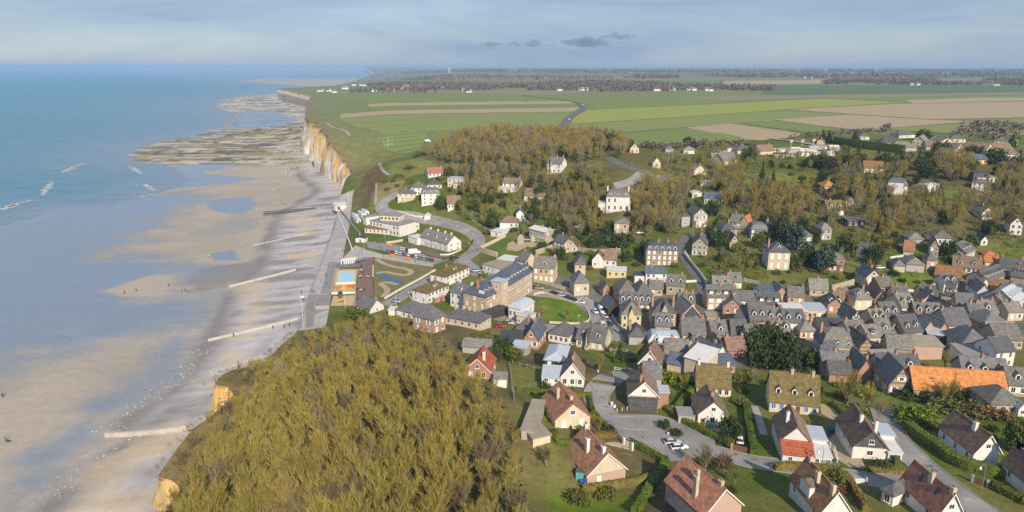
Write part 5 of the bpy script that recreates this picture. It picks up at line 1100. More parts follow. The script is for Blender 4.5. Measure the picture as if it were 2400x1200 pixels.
def leaf_cloud(seed, n, clumps, shape, size, flat=0.6):
    """many small leaf faces gathered in clumps through a crown volume; shape(rnd) gives a point in the unit crown"""
    rn = random.Random(seed); V = []; Fc = []
    cs = [shape(rn) for _ in range(clumps)]
    for i in range(n):
        c = cs[i % clumps]; p = Vector(c[:3]) + Vector((rn.gauss(0,1), rn.gauss(0,1), rn.gauss(0,.8)))*c[3]
        nrm = Vector((rn.gauss(0,1), rn.gauss(0,1), rn.gauss(0,1)+flat)).normalized(); a = nrm.orthogonal().normalized(); a = Matrix.Rotation(rn.uniform(0,6.3), 3, nrm) @ a; b = nrm.cross(a); s = size*rn.uniform(.6,1.4)
        k = len(V); V += [p-a*s*.5, p+b*s*.42, p+a*s*.6, p-b*s*.42]; Fc.append((k,k+1,k+2,k+3))
    return V, Fc
def sh_round(rn):
    while True:
        p = Vector((rn.uniform(-1,1), rn.uniform(-1,1), rn.uniform(-1,1)))
        if .35 < p.length < 1: break
    return (p.x*.86, p.y*.86, .52+p.z*.46, .13)
def sh_cone(rn):
    z = rn.random()**1.35; r = (1-z)*.85*sqrt(rn.uniform(.3,1)); a = rn.uniform(0,6.3); return (r*cos(a), r*sin(a), .04+z*.92, .10)
def sh_layer(rn):
    z = rn.choice((.3,.45,.58,.7,.82,.93)); r = (1.05-z*.75)*sqrt(rn.random()); a = rn.uniform(0,6.3); return (r*cos(a), r*sin(a), z+.03*rn.gauss(0,1), .09)
def sh_low(rn):
    a = rn.uniform(0,6.3); r = sqrt(rn.random()); return (r*cos(a)*.85, r*sin(a)*.85, (.15+.7*rn.random())*(1-.55*r*r), .16)
BARE = []
for i in range(7):
    (tv, tf), (cv, cf) = bare_tree(100+i, 10.0, [1.15,1.0,1.3,.9,1.2,1.1,1.35][i], 34, 10, 10, [.040,.038,.040,.038,.044,.038,.040][i])
    BARE.append((mesh_data('trunk', tv, tf, m_bark, True), mesh_data('crown', cv, cf, m_twig[[0,0,1,0,2,1,0][i]]), (cv, cf), [0,0,1,0,2,1,0][i]))
(tv, tf), (cv, cf) = bare_tree(300, 10.0, .55, 20, 10, 10, .06); BARE.append((mesh_data('trunk', tv, tf, m_bark, True), mesh_data('crown', cv, cf, m_twig[3]), (cv, cf), 3))
def simple_trunk(h=.4, r=.05): return MB().tube((0,0,-.08),(0,0,h),r,r*.6,6).data('trunk', [m_bark])
tr_short = simple_trunk()
EV = {'round': [mesh_data('crown', *leaf_cloud(20+i, 1500, 60, sh_round, .13), m_leaf[0]) for i in range(3)], 'cone': [mesh_data('crown', *leaf_cloud(30+i, 1300, 70, sh_cone, .11), m_leaf[0]) for i in range(2)],
      'cedar': [mesh_data('crown', *leaf_cloud(40, 1500, 60, sh_layer, .12), m_leaf[4])], 'green': [mesh_data('crown', *leaf_cloud(50+i, 1100, 45, sh_round, .14), m_leaf[1]) for i in range(2)],
      'olive': [mesh_data('foliage', *leaf_cloud(60+i, 700, 40, sh_low, .17), m_leaf[2]) for i in range(3)], 'russet': [mesh_data('foliage', *leaf_cloud(70+i, 700, 40, sh_low, .16), m_leaf[3]) for i in range(2)],
      'bright': [mesh_data('foliage', *leaf_cloud(80+i, 700, 40, sh_low, .16), m_leaf[5]) for i in range(2)], 'willow': [mesh_data('foliage', *leaf_cloud(90, 1100, 45, sh_round, .13), m_leaf[6])], 'dark': [mesh_data('foliage', *leaf_cloud(95+i, 800, 40, sh_low, .16), m_leaf[0]) for i in range(2)]}
NOFREE = [cxm, pxp((860,470),(1110,560),(1090,640),(900,730),(780,780),(700,780),(760,600),(790,490)), pxp((1240,690),(1340,690),(1400,740),(1440,800),(1380,790),(1150,745)), pxp((1520,870),(1535,850),(1535,850))]
def free(x, y, r=1.0):
    for Q in FOOT:
        cx = (Q[0][0]+Q[2][0])/2; cy = (Q[0][1]+Q[2][1])/2
        if abs(x-cx) > 24 or abs(y-cy) > 24: continue
        ins = True
        for i in range(4):
            (x1,y1),(x2,y2) = Q[i], Q[(i+1)%4]; nx, ny = y2-y1, x1-x2; l = hypot(nx,ny) or 1
            if ((x-x1)*nx + (y-y1)*ny)/l > r: ins = False; break
        if ins: return False
    for Q in NOFREE:
        if in_poly(np.array([x]), np.array([y]), Q)[0]: return False
    for Lw, w in ROADS:
        for q in Lw[::2]:
            if abs(q[0]-x) < w and abs(q[1]-y) < w and hypot(q[0]-x, q[1]-y) < w/2+r+.8: return False
    return True
def sees_house(x, y, h):
    """would a tree of height h here stand right in front of a building that the photo shows clear?"""
    d = hypot(x, y); z = T(x, y)
    for Q in FOOT:
        cx = (Q[0][0]+Q[2][0])/2; cy = (Q[0][1]+Q[2][1])/2; dd = hypot(cx, cy)
        if dd < d or dd > d+ 22: continue
        if abs(cx/cy - x/y)*cy < 3.1: 
            zt = 100-(100-z-h)*dd/d
            if zt > T(cx, cy)+2.6: return True
    return False
rnd = random.Random(11)
def scatter(P, spacing, hmin, hmax, r=1.2, tries=14, taken=None, ok=None):
    """poisson-like points in a world polygon"""
    out = []; cell = {}
    xs = [p[0] for p in P]; ys = [p[1] for p in P]; n = int((max(xs)-min(xs))*(max(ys)-min(ys))/(spacing*spacing)*2.2)
    X = np.array([rnd.uniform(min(xs), max(xs)) for _ in range(n)]); Y = np.array([rnd.uniform(min(ys), max(ys)) for _ in range(n)]); I = in_poly(X, Y, P)
    for x, y in zip(X[I], Y[I]):
        c = (int(x//spacing), int(y//spacing))
        if any((x-a)**2+(y-b)**2 < spacing*spacing*.72 for i in (-1,0,1) for j in (-1,0,1) for a, b in cell.get((c[0]+i, c[1]+j), [])): continue
        if not free(x, y, r): continue
        cell.setdefault(c, []).append((x, y)); out.append((x, y, rnd.uniform(hmin, hmax)))
    return out
TREES = []   # x, y, h, variant, where
HILL = [(-71,80),(-70.5,131),(-77,136),(-75,150),(-73.5,168),(-80,176),(-79.5,187),(-76,200),(-77,228),(-38,240)] + pxp((1010,790),(1050,815),(1085,850),(1150,915),(1190,960),(1200,1010),(1215,1080),(1222,1200))[:-1] + [(4,95),(4,80)]
for x, y, h in scatter(HILL, 3.7, .88, 1.15):
    e = float(poly_dist(np.array([x]), np.array([y]), HILL)[0]); k = np.interp(y, [90, 150, 190, 215, 245], [10.5, 9, 6.8, 5.6, 4.4])*h*np.interp(e, [0, 5, 14], [.5, .75, 1.0])
    if sees_house(x, y, k): k *= .55
    zn = float(fbm(np.array(x/17+2), np.array(y/17), 3)); gap = float(fbm(np.array(x/11+40), np.array(y/7+9), 2))
    if gap < .12: continue
    k *= .92 + .2*gap; TREES.append((x, y, k, rnd.choice((2,5,0,6,4) if zn > .56 else ((0,1,3,6,0,3,1) if zn > .38 else (0,4,1,6,3))), 'hill'))
WOODS = [(pxp((1000,372),(1060,335),(1180,315),(1300,322),(1440,330),(1475,350),(1460,378),(1430,365),(1400,380),(1340,400),(1250,398),(1150,395),(1060,388)), 4.8, 7, 11),
         (pxp((1060,410),(1120,400),(1180,410),(1300,420),(1390,410),(1400,450),(1360,500),(1300,490),(1270,470),(1230,455),(1120,470),(1090,455)), 5.1, 6, 10),
         (pxp((1290,480),(1390,470),(1420,520),(1400,570),(1330,560),(1290,520)), 5.1, 7, 11), (pxp((1480,480),(1520,425),(1570,440),(1610,470),(1600,530),(1590,560),(1500,545)), 4.3, 8, 12),
         (pxp((1620,440),(1720,430),(1760,455),(1880,460),(1910,500),(1880,540),(1760,515),(1700,490)), 4.8, 7, 11), (pxp((1960,450),(2060,455),(2180,470),(2280,470),(2280,520),(2200,545),(2080,560),(2000,530),(1960,500)), 4.8, 7, 11),
         (pxp((1960,375),(2060,385),(2130,390),(2120,430),(2040,440),(1960,420)), 5.1, 6, 9), (pxp((2200,370),(2270,380),(2280,430),(2220,440),(2190,410)), 4.7, 7, 10), (pxp((2310,420),(2420,410),(2420,520),(2360,560),(2290,540)), 4.8, 7, 10),
         (pxp((1550,400),(1680,395),(1760,400),(1720,440),(1600,450)), 6.2, 6, 9), (pxp((1090,400),(1180,395),(1420,405),(1430,470),(1300,560),(1140,545),(1060,500)), 6.6, 4, 8), (pxp((1480,560),(1600,440),(1800,440),(1960,450),(1960,540),(1800,560),(1660,560),(1620,600),(1500,590)), 6.2, 4, 8), (pxp((1540,375),(1700,360),(1960,370),(1960,400),(1800,400),(1560,400)), 6.2, 4, 8), (pxp((1960,540),(2130,545),(2300,540),(2420,560),(2380,600),(2200,590),(1980,590)), 6.2, 4, 7), (pxp((1655,610),(1790,590),(1800,660),(1700,690),(1660,670)), 6.2, 4, 7), (pxp((1950,690),(2050,640),(2060,600),(1960,600)), 7.0, 4, 7), (pxp((2050,580),(2150,590),(2150,650),(2060,640)), 7.0, 4, 7)]
for P, sp, h0, h1 in WOODS:
    for x, y, h in scatter(P, sp*.9, h0*1.1, h1*1.15):
        if sees_house(x, y, h): h = h*.45
        if sees_house(x, y, h): continue
        TREES.append((x, y, h, rnd.choice((2,5,0,1,3,5,3,6,0,4)), 'slope'))
golden = [(1590,480,9),(1585,505,9),(1600,525,7),(1530,500,9),(1560,460,10),(1855,490,6)]
singles = [(1262,745,5),(1272,720,3.5),(1325,735,6),(1285,860,0)] 
for u, v, h in golden: x, y = at(u, v); TREES.append((x, y, h, 7, 'slope'))
ONE = [(1270,748,5.5,2,'bare tree standing near the white villa in the round garden'),(1328,750,5,1,'low bare tree at the middle of the round garden'),(1440,832,6,3,'bare olive tree inside the white rail fence'),(1405,868,5.5,1,'wide bare bush-like tree by the parking yard'),(1500,850,7,1,'tall pale bare tree beside the steep brown gable'),
       (1985,955,11,1,'large spreading bare tree beside the mossy cottage'),(2030,965,8,1,'bare tree leaning beside the slate-hung house'),(2060,985,6,2,'smaller bare tree over the lane entrance'),(1245,815,6,0,'bare olive tree beside the brick gable house'),
       (1652,1105,7,2,'leafless tree in front of the red roofed house with skylight'),(1700,1120,6,4,'reddish bare tree by the estate road'),(1722,1135,3.5,4,'small crooked bare sapling beside the hedge'),(1765,900,4.5,2,'small bare fruit tree near the orange-brown wall'),(1605,910,4.5,1,'pale bare fruit tree by the driveway hedge'),
       (1760,860,5.5,4,'brown bare tree below the dark evergreens'),(2212,870,7,1,'pale birch-like tree behind the orange barn'),(2225,945,7,1,'bare trunk in front of the orange barn'),(2208,948,6,1,'thin bare tree before the orange barn wall'),(1385,1005,4,1,'feathery bare shrub tree at the cream gable'),(1405,1010,4,1,'second feathery bare tree beside the cream gable'),
       (1280,1095,5,4,'brown bare tree at the wood edge by the lawn'),(1450,625,4,1,'bare tree below the flat yellow house'),(1565,685,6,1,'bare bushy tree in the walled town garden'),(1595,690,6,3,'olive bare tree beside the walled town garden'),(1090,370,9,2,'bare tree over the cliff meadow edge')]
TREES = [t for t in TREES if t[2] > 1.2]
def shown(t): x, y, h = t[:3]; return h/hypot(x, y)
TREES.sort(key=shown, reverse=True)
WHERE = {'hill': ('bare olive-brown tree in the dense wood on the near hill', 'bare trees of the near hill wood'), 'slope': ('bare winter tree in the woods of the far valley slope', 'bare trees of the far slope woods')}
def near_house(x, y, pre, most=16):
    best = min((q for q in NAMED if q[2]+len(pre.split()) <= most), key=lambda q: (q[0]-x)**2+(q[1]-y)**2); return pre + ' ' + best[3]
NAMED = [(h[3], h[4], len(h[0].split())+1, 'the '+h[0]) for h in HOUSES if h[0] != '(part)']
KCOL = {0:'olive',1:'olive',2:'pale tan',3:'olive',4:'brown',5:'pale tan',6:'olive',7:'golden'}
def hill_label(x, y, k):
    a = 'at the bottom edge of the picture' if y < 128 else ('halfway up the near hill' if y < 165 else ('on the upper part of the near hill' if y < 200 else 'on the far crest of the near hill'))
    return 'bare %s tree %s%s' % (KCOL[k], a, ', cliff side' if x < -52 else (', town side' if x > -18 else ''))
def put_tree(x, y, h, k, label, cat='tree', group=None):
    o = thing('bare_tree', label, cat, (x, y, T(x, y)), rnd.uniform(0, 6.28), group); s = h/10.0; wv = s*rnd.uniform(.85,1.15); o.scale = (wv, wv, s)
    obj('trunk', BARE[k][0], o); obj('crown', BARE[k][1], o); return o
for u, v, h, k, lab in ONE: x, y = at(u, v); put_tree(x, y, h, k, lab)
NI = 272
for x, y, h, k, wh in TREES[:NI]: put_tree(x, y, h, k, hill_label(x, y, k) if wh == 'hill' else near_house(x, y, 'bare %s tree near' % KCOL[k]), 'tree', WHERE[wh][1])
def merge(name, items, label, cat):
    """far or hidden trees that read as one mass: copies of the crowns joined into one mesh"""
    VV = []; FF = []; MI = []; n = 0
    for x, y, h, k in items:
        cv, cf = BARE[k][2]; A = BNP[k]; a = rnd.uniform(0, 6.28); s = h/10; c_, s_ = cos(a)*s, sin(a)*s
        V = np.stack([A[0][:,0]*c_-A[0][:,1]*s_+x, A[0][:,0]*s_+A[0][:,1]*c_+y, A[0][:,2]*s+T(x,y)], 1); VV.append(V); FF.append(A[1]+n); MI.append(np.full(len(A[1]), BARE[k][3])); n += len(V)
    V = np.concatenate(VV); Fq = np.concatenate(FF); me = bpy.data.meshes.new(name); me.vertices.add(len(V)); me.vertices.foreach_set('co', V.astype(np.float32).ravel()); me.loops.add(Fq.size); me.loops.foreach_set('vertex_index', Fq.ravel().astype(np.int32))
    me.polygons.add(len(Fq)); me.polygons.foreach_set('loop_start', np.arange(0, Fq.size, 3, dtype=np.int32)); me.update(calc_edges=True)
    for m in m_twig: me.materials.append(m)
    me.polygons.foreach_set('material_index', np.concatenate(MI).astype(np.int32)); tag(obj(name, me), label, cat, None, 'stuff')
BLO = [bare_tree(100+i, 10.0, [1.0,.8,1.15,.7,1.0,.9,1.2,.55][i], 13, 8, 8, .062)[1] for i in range(8)]
BNP = [(np.array([tuple(v) for v in b[0]]), np.array(b[1])) for b in BLO]
for wh, lab in (('hill', 'smaller bare trees filling the near hill wood'), ('slope', 'mass of smaller bare trees on the far valley slope')):
    it = [t[:4] for t in TREES[NI:] if t[4] == wh]
    if it: merge('wood', it, lab, 'wood')
print('trees', len(TREES), 'tris', sum(len(BNP[t[3]][1]) for t in TREES[NI:]))
def plant(kind, u, v, h, w, label, name=None, cat='tree', group=None, xy=None):
    x, y = xy or at(u, v); ms = EV[kind]; o = thing(name or {'cone':'conifer_tree','cedar':'cedar_tree','round':'evergreen_tree','green':'evergreen_tree'}.get(kind, 'shrub'), label, cat, (x, y, T(x, y)-.05), rnd.uniform(0,6.28), group); o.scale = (w/2, w/2, h)
    c = obj('crown' if kind in ('cone','cedar','round','green') else 'foliage', rnd.choice(ms), o)
    obj('trunk' if kind in ('cone','cedar','round','green') else 'stem', tr_short, o); return o
EVG = [('round',1408,345,9,8,'dark pine on the hilltop above the wood'),('round',1428,350,10,9,'tallest dark pine crowning the hilltop wood'),('round',1392,362,8,8,'dark pine lower on the hilltop wood'),('round',1322,372,7,7,'dark evergreen beside the white steep gabled house'),
 ('green',1052,412,5,7,'round evergreen beside the highest red roofed cottage'),('cone',1107,435,11,6,'tall pointed dark conifer above the villas'),('green',1036,490,7,8,'leafy evergreen beside the mansard villa'),('green',1078,492,5,5,'small evergreen in front of the dark brown roof'),
 ('round',1455,582,7,9,'dark evergreen in the gardens below the tan brick house'),('round',1266,460,6,7,'dark evergreen hiding the skylight cottage'),('round',1307,452,6,7,'round evergreen on the slope behind the skylight cottage'),('round',1250,485,5,7,'dark evergreen mass above the blue chalet'),
 ('round',1832,558,9,10,'large round dark evergreen on the terraced slope'),('cedar',1862,590,10,13,'spreading grey-blue cedar by the tall stone mansion'),('round',1752,385,9,8,'dark evergreen beside the campsite'),('cone',1785,428,9,4,'narrow dark conifer on the open hillside'),
 ('round',1684,578,7,9,'round dark evergreen behind the lane gable house'),('round',1610,340,5,5,'lone dark tree at the field edge'),('round',1464,342,4,5,'dark bush-like tree left of the cream field house'),('round',1472,341,4,5,'dark tree touching the cream field house'),
 ('round',2163,330,7,9,'large dark round tree among the estate bungalows'),('cone',2004,330,6,7,'dark conifer by the estate entrance'),('cone',1927,334,7,6,'dark conifer behind the mobile homes'),('cone',1942,335,7,6,'second dark conifer behind the mobile homes'),
 ('round',2202,365,8,11,'dark evergreen below the white pale-roofed gable'),('round',2280,370,7,9,'dark evergreen beside the orange timber house'),('round',2330,385,8,12,'dark evergreen mass under the ridge houses'),('cone',2046,445,7,4,'dark conifer beside the stone mansard mansion'),('cone',2201,458,5,5,'blue-grey spruce on the bright lawn'),
 ('cedar',1928,640,9,11,'blue cedar in front of the red brick villa'),('round',2222,600,6,8,'dark evergreen beside the banded gable house'),('round',1760,828,8,10,'dark evergreen at the edge of the town grove'),('round',1800,818,9,11,'tall dark evergreen in the town grove'),('round',1838,832,8,10,'dark evergreen in the town grove by the slate roofs'),
 ('round',1785,858,7,10,'low dark evergreen in front of the town grove'),('round',1838,868,8,11,'broad dark evergreen nearest the mossy cottage'),('round',1870,850,7,9,'dark evergreen beside the curved gable house'),('green',1907,868,5.5,4.5,'pointed green thuja below the slate row house'),
 ('round',1712,1030,6,7,'round glossy evergreen beside the white gable house'),('green',2380,1055,7,7,'leafy evergreen beside the hedged white house'),('round',1178,828,5,7,'dark evergreen behind the red tiled house'),('round',1158,842,4,6,'dark evergreen bush beside the long grey shed'),('green',1205,845,4,7,'green shrub-tree behind the fenced lawn'),
 ('cone',1452,848,6,4.5,'dark green conifer beside the white rail fence'),('round',1312,606,5,6,'dark evergreen below the mossy stone gable'),('round',1468,612,4.5,5,'dark evergreen beside the white bay house'),('round',1975,395,7,9,'dark evergreen above the open hillside'),('round',1935,398,7,10,'dark evergreen bank below the mobile homes'),
 ('round',1900,392,6,9,'dark evergreen nearest the mobile homes'),('round',2010,388,7,9,'dark evergreen under the tall hedge'),('round',2070,392,7,10,'dark evergreen beside the rust roofed house'),('round',2110,400,7,10,'dark evergreen right of the rust roofed house'),('round',2160,400,7,9,'dark evergreen above the mansion drive'),('round',2170,418,6,8,'dark evergreen with a yellowish side above the lawn'),
 ('round',2350,420,7,10,'dark evergreen behind the modern flat house'),('round',2390,405,8,10,'dark evergreen at the right edge under the ridge'),('round',1300,560,5,6,'dark tree beside the terrace end'),('round',1400,575,5,8,'evergreen below the grand villa garden'),('green',1430,545,5,7,'leafy evergreen left of the tan brick house'),
 ('round',1340,340,6,7,'dark evergreen on the wooded crest'),('green',835,745,3,9,'dark green bush at the foot of the near hill'),('cone',2370,345,7,7,'dark spiky conifer at the end of the ridge')]
for a in EVG: plant(a[0], a[1], a[2], a[3]*(1.0 if a[2] > 800 else 1.2), a[4]*(.95 if a[2] > 800 else 1.2), a[5])
for P, n in ((pxp((1050,420),(1420,410),(1480,560),(1300,600),(1130,540)), 40), (pxp((1480,440),(1960,420),(1960,640),(1500,640)), 52), (pxp((1960,360),(2400,370),(2400,620),(1960,640)), 52)):
    for x, y, h in scatter(P, 10.5, 4, 8)[:n]:
        if sees_house(x, y, h): continue
        k = rnd.choice(('round','green','round','cone')); plant(k, 0, 0, h, h*(.55 if k == 'cone' else 1.05), near_house(x, y, {'round':'dark evergreen tree near','green':'leafy green tree near','cone':'pointed conifer near'}[k]), None, 'tree', 'evergreens of the far slope', (x, y))
BUSH = [('round',1555,1003,2.2,3.2,'clipped round bush on the turning circle island'),('dark',1580,1018,1.6,4,'low shrubs along the turning circle island'),('green',1955,1138,3.5,5,'big rounded garden bush behind the red roofed house'),('willow',2097,698,5,8,'bright orange willow beside the old town barn'),('willow',1428,690,3.5,5,'orange shrub behind the tiny brick gable'),('willow',1440,326,5,5,'orange-leaved tree on the hilltop'),
 ('bright',2135,985,4,9,'yellow-flowering bush by the lane entrance'),('bright',2170,990,4,9,'yellow-green bush beside the tall hedge'),('bright',1135,650,2.5,6,'bright green hedge bush beside the white villa'),('bright',1605,905,3,7,'yellowish shrub beside the driveway'),('bright',1575,895,3,7,'olive-yellow shrub behind the slate banded gable'),
 ('russet',2170,1000,2.5,5,'russet bush at the hedge corner'),('russet',2325,975,3.5,9,'russet thicket behind the hedged white house'),('olive',2280,970,3.5,10,'olive thicket above the tall hedge'),('olive',2225,960,3,10,'olive thicket below the orange barn'),('dark',2150,935,3,10,'dark ivy bank below the timbered house'),('dark',2200,935,3,6,'ivy covered bush below the orange barn'),('dark',2250,940,4,6,'ivy clad bush beside the low stone house'),('dark',2310,965,2.5,10,'dark bramble bank below the low stone house'),
 ('russet',960,395,3,9,'russet scrub on the cliff meadow'),('russet',935,415,2.5,9,'brown scrub above the bank at the cliff end'),('olive',985,365,4,12,'olive scrub at the meadow top'),('dark',1020,425,3,8,'dark scrub below the red roofed cottage'),('olive',690,0,0,0,'')]
for a in BUSH:
    if a[3]: plant(*a, cat='shrub')
# scattered garden shrubs
GARD = [pxp((1130,640),(1300,690),(1330,800),(1200,830),(1100,780)), pxp((1250,820),(1900,850),(1900,1050),(1700,1180),(1300,1180)), pxp((1900,900),(2400,880),(2400,1180),(1950,1190)), pxp((1480,560),(1900,560),(1960,650),(1900,690),(1680,690),(1500,660)), pxp((1940,540),(2380,560),(2300,640),(2100,690),(1960,690)), pxp((880,430),(1100,420),(1200,540),(1140,560),(960,510)), pxp((1150,520),(1480,480),(1500,560),(1380,640),(1180,560)), pxp((1540,380),(1960,350),(2000,420),(1700,460)), pxp((2000,320),(2400,340),(2400,380),(2100,360))]
shr = []
for P in GARD:
    for x, y, h in scatter(P, 6.2, 1.0, 2.8, 1.2):
        if not sees_house(x, y, h*.7): shr.append((x, y, h))
shr.sort(key=lambda t: -t[2]/hypot(t[0], t[1]))
for x, y, h in shr[:250]:
    k = rnd.choice(('olive','olive','dark','bright','russet','olive','dark'))
    plant(k, 0, 0, h, h*rnd.uniform(1.2,2.2), near_house(x, y, {'olive':'olive shrub','dark':'dark green shrub','bright':'fresh green shrub','russet':'russet shrub'}[k]+' near'), None, 'shrub', {'olive':'olive garden shrubs','dark':'dark garden shrubs','bright':'fresh green garden shrubs','russet':'russet garden shrubs'}[k], (x, y))
def clump_field(name, pts, m, label, cat, n=26, size=.4):
    V = []; Fc = []; rn = random.Random(5)
    for x, y, h in pts:
        z = T(x, y)
        for i in range(n):
            a = rn.uniform(0,6.3); r = h*sqrt(rn.random())*.9; p = Vector((x+r*cos(a), y+r*sin(a), z+h*rn.uniform(.05,.85)*(1-.5*(r/h)**2))); nr = Vector((rn.gauss(0,1),rn.gauss(0,1),rn.gauss(0,1)+.5)).normalized(); u = nr.orthogonal().normalized(); b = nr.cross(u); s = size*h*rn.uniform(.5,1.2)
            k = len(V); V += [p-u*s*.5, p+b*s*.4, p+u*s*.5, p-b*s*.4]; Fc.append((k,k+1,k+2,k+3))
    tag(obj(name, mesh_data(name, V, Fc, m)), label, cat, None, 'stuff')
ug = []
for P, sp, h0, h1 in WOODS: ug += scatter(P, 3.2, .7, 2.2)
clump_field('undergrowth', ug, m_leaf[2], 'olive bramble undergrowth beneath the slope woods', 'undergrowth', 22)
ug = scatter(HILL, 2.6, .8, 1.9); clump_field('undergrowth', ug[::2], m_leaf[2], 'olive scrub filling the floor of the near hill wood', 'undergrowth', 26); clump_field('undergrowth', ug[1::2], m_leaf[3], 'russet bramble scrub among the near hill trees', 'undergrowth', 22)
bank = pxp((842,440),(880,388),(900,397),(905,430),(872,470),(845,488),(818,478)); clump_field('bank_scrub', scatter(bank, 2.6, .5, 1.2), m_leaf[3], 'low brown scrub on the bank at the cliff end', 'scrub', 20)
cl = [(float(coast(y))+rnd.uniform(.5,9), y, rnd.uniform(.4,1.0)) for y in np.arange(548, 860, 1.6)]; clump_field('cliff_top_scrub', cl, m_leaf[7], 'rough dry scrub along the cliff top edge', 'scrub', 14)
cl = [(float(coast(y))+rnd.uniform(-2.5,3), y, rnd.uniform(.4,1.1)) for y in np.arange(80, 236, .8)]; clump_field('cliff_edge_grass', cl, m_leaf[7], 'dry grass tufts hanging over the low near cliff', 'grass', 20)
# ---- hedges
def hedge(pts, w, h, m, label):
    Lw = smooth_line(at_pts(pts), 4); V = []; Fc = []; rn = random.Random(len(pts)*7+int(pts[0][0]))
    sec = [(-.5,0),(-.52,.5),(-.44,.93),(0,1.0),(.44,.93),(.52,.5),(.5,0)]; res = []
    for i in range(len(Lw)-1):
        p, q = Lw[i], Lw[i+1]; n = max(1, int(hypot(q[0]-p[0], q[1]-p[1])/.8)); res += [(p[0]+(q[0]-p[0])*k/n, p[1]+(q[1]-p[1])*k/n) for k in range(n)]
    res.append(Lw[-1]); A = offset_line(res, 1.0)
    for i, (p, a) in enumerate(zip(res, A)):
        nx, ny = a[0]-p[0], a[1]-p[1]; z = T(*p)
        for s, t in sec: j = rn.gauss(0,.05); V.append((p[0]+nx*(s*w+j), p[1]+ny*(s*w+j), z-.1+h*t*(1+rn.gauss(0,.025))))
        if i:
            b = 7*i; Fc += [(b-7+k, b-6+k, b+1+k, b+k) for k in range(6)]
    Fc += [tuple(range(6,-1,-1)), tuple(range(len(V)-7, len(V)))]
    for i in range(0, len(res)):
        p, a = res[i], A[i]; nx, ny = a[0]-p[0], a[1]-p[1]; z = T(*p)
        for _ in range(int(16+10*h)):
            k = rn.randrange(6); f = rn.random(); s = sec[k][0]*(1-f)+sec[k+1][0]*f; t = sec[k][1]*(1-f)+sec[k+1][1]*f; al = rn.uniform(-.5,.5); c = Vector((p[0]+nx*s*w*1.04+ny*al, p[1]+ny*s*w*1.04-nx*al, z+h*t*1.02))
            nr = Vector((rn.gauss(0,1),rn.gauss(0,1),rn.gauss(0,1)+.3)).normalized(); u = nr.orthogonal().normalized(); b = nr.cross(u); g = rn.uniform(.12,.26); q = len(V); V += [c-u*g, c+b*g*.8, c+u*g, c-b*g*.8]; Fc.append((q,q+1,q+2,q+3))
    tag(obj('hedge', mesh_data('hedge', V, Fc, m)), label, 'hedge')
for a in [([(1563,963),(1590,985),(1630,1005),(1680,1030),(1718,1043)],1.4,1.7,1,'clipped hedge along the turning circle below the white gable house'),([(1477,1042),(1505,1056),(1530,1070),(1560,1087)],1.3,1.6,1,'dark clipped hedge between lawn and turning circle'),([(1365,1152),(1420,1146),(1480,1136),(1528,1124)],1.2,1.6,7,'straight brownish hedge in front of the red roofed bungalow'),
          ([(1560,1088),(1545,1115),(1520,1150),(1488,1205)],1.6,1.6,1,'long mossy hedge running down to the bottom edge'),([(1212,915),(1260,922),(1330,928),(1386,930)],1.2,1.3,1,'hedge between the white house and the cream gable house'),([(1383,938),(1388,965),(1405,990),(1420,1000)],1.0,1.3,1,'short dark hedge curving beside the approach road'),
          ([(1748,955),(1754,1000),(1766,1066)],1.6,1.7,1,'tall straight hedge beside the garden path'),([(1587,962),(1605,940),(1624,918)],1.6,1.8,1,'thick hedge between two gardens above the turning circle'),([(1304,1038),(1330,1042),(1360,1036)],1.2,1.2,1,'low hedge above the red roofed bungalow'),([(1392,1022),(1420,1024),(1440,1022)],1.5,1.3,7,'brownish clipped hedge by the white gate'),
          ([(2128,1006),(2160,1030),(2205,1062),(2245,1090),(2300,1108),(2372,1122)],2.4,2.3,1,'massive dark hedge around the white gable house on the lane'),([(2132,1003),(2175,997),(2228,994)],2.0,2.2,1,'back run of the massive hedge beside the yellow bush'),([(1815,1102),(1850,1098),(1900,1100),(1955,1108)],1.4,1.6,7,'brownish hedge along the estate road behind the red roof'),([(1962,1110),(1985,1130),(2005,1160),(2030,1200)],1.4,1.7,7,'brown edged hedge turning down to the bottom edge'),
          ([(2030,1104),(2070,1108),(2110,1110),(2155,1112)],1.1,1.2,7,'long low hedge along the triangular lawn'),([(1924,942),(1950,952),(1968,966),(1980,980)],1.4,1.6,1,'dark hedge beside the gravel yard'),([(2088,1060),(2095,1075),(2102,1090)],1.0,1.5,1,'short hedge at the corner of the slate-hung house'),
          ([(1955,338),(2000,345),(2060,353),(2118,360)],4,5.5,0,'long tall dark hedge above the hillside'),([(1700,335),(1760,341),(1800,344)],2.0,1.2,0,'low dark field hedge behind the pyramid roof'),([(1802,902),(1850,912),(1925,922)],1.6,1.8,0,'dark hedge behind the mossy roofed cottage'),([(2330,1145),(2360,1160),(2400,1178)],2.0,1.6,1,'dark hedge in the bottom corner garden'),
          ([(1140,452),(1175,456),(1212,462)],1.2,1.2,1,'hedge crossing the bright hillside lawn'),([(1040,610),(1085,592),(1108,566)],1.2,1.1,1,'hedge on the inside of the road bend'),([(1955,592),(2000,590),(2030,596)],1.0,1.2,1,'garden hedge beside the long dark slate roof')]:
    hedge(a[0], a[1], a[2], m_leaf[a[3]], a[4])
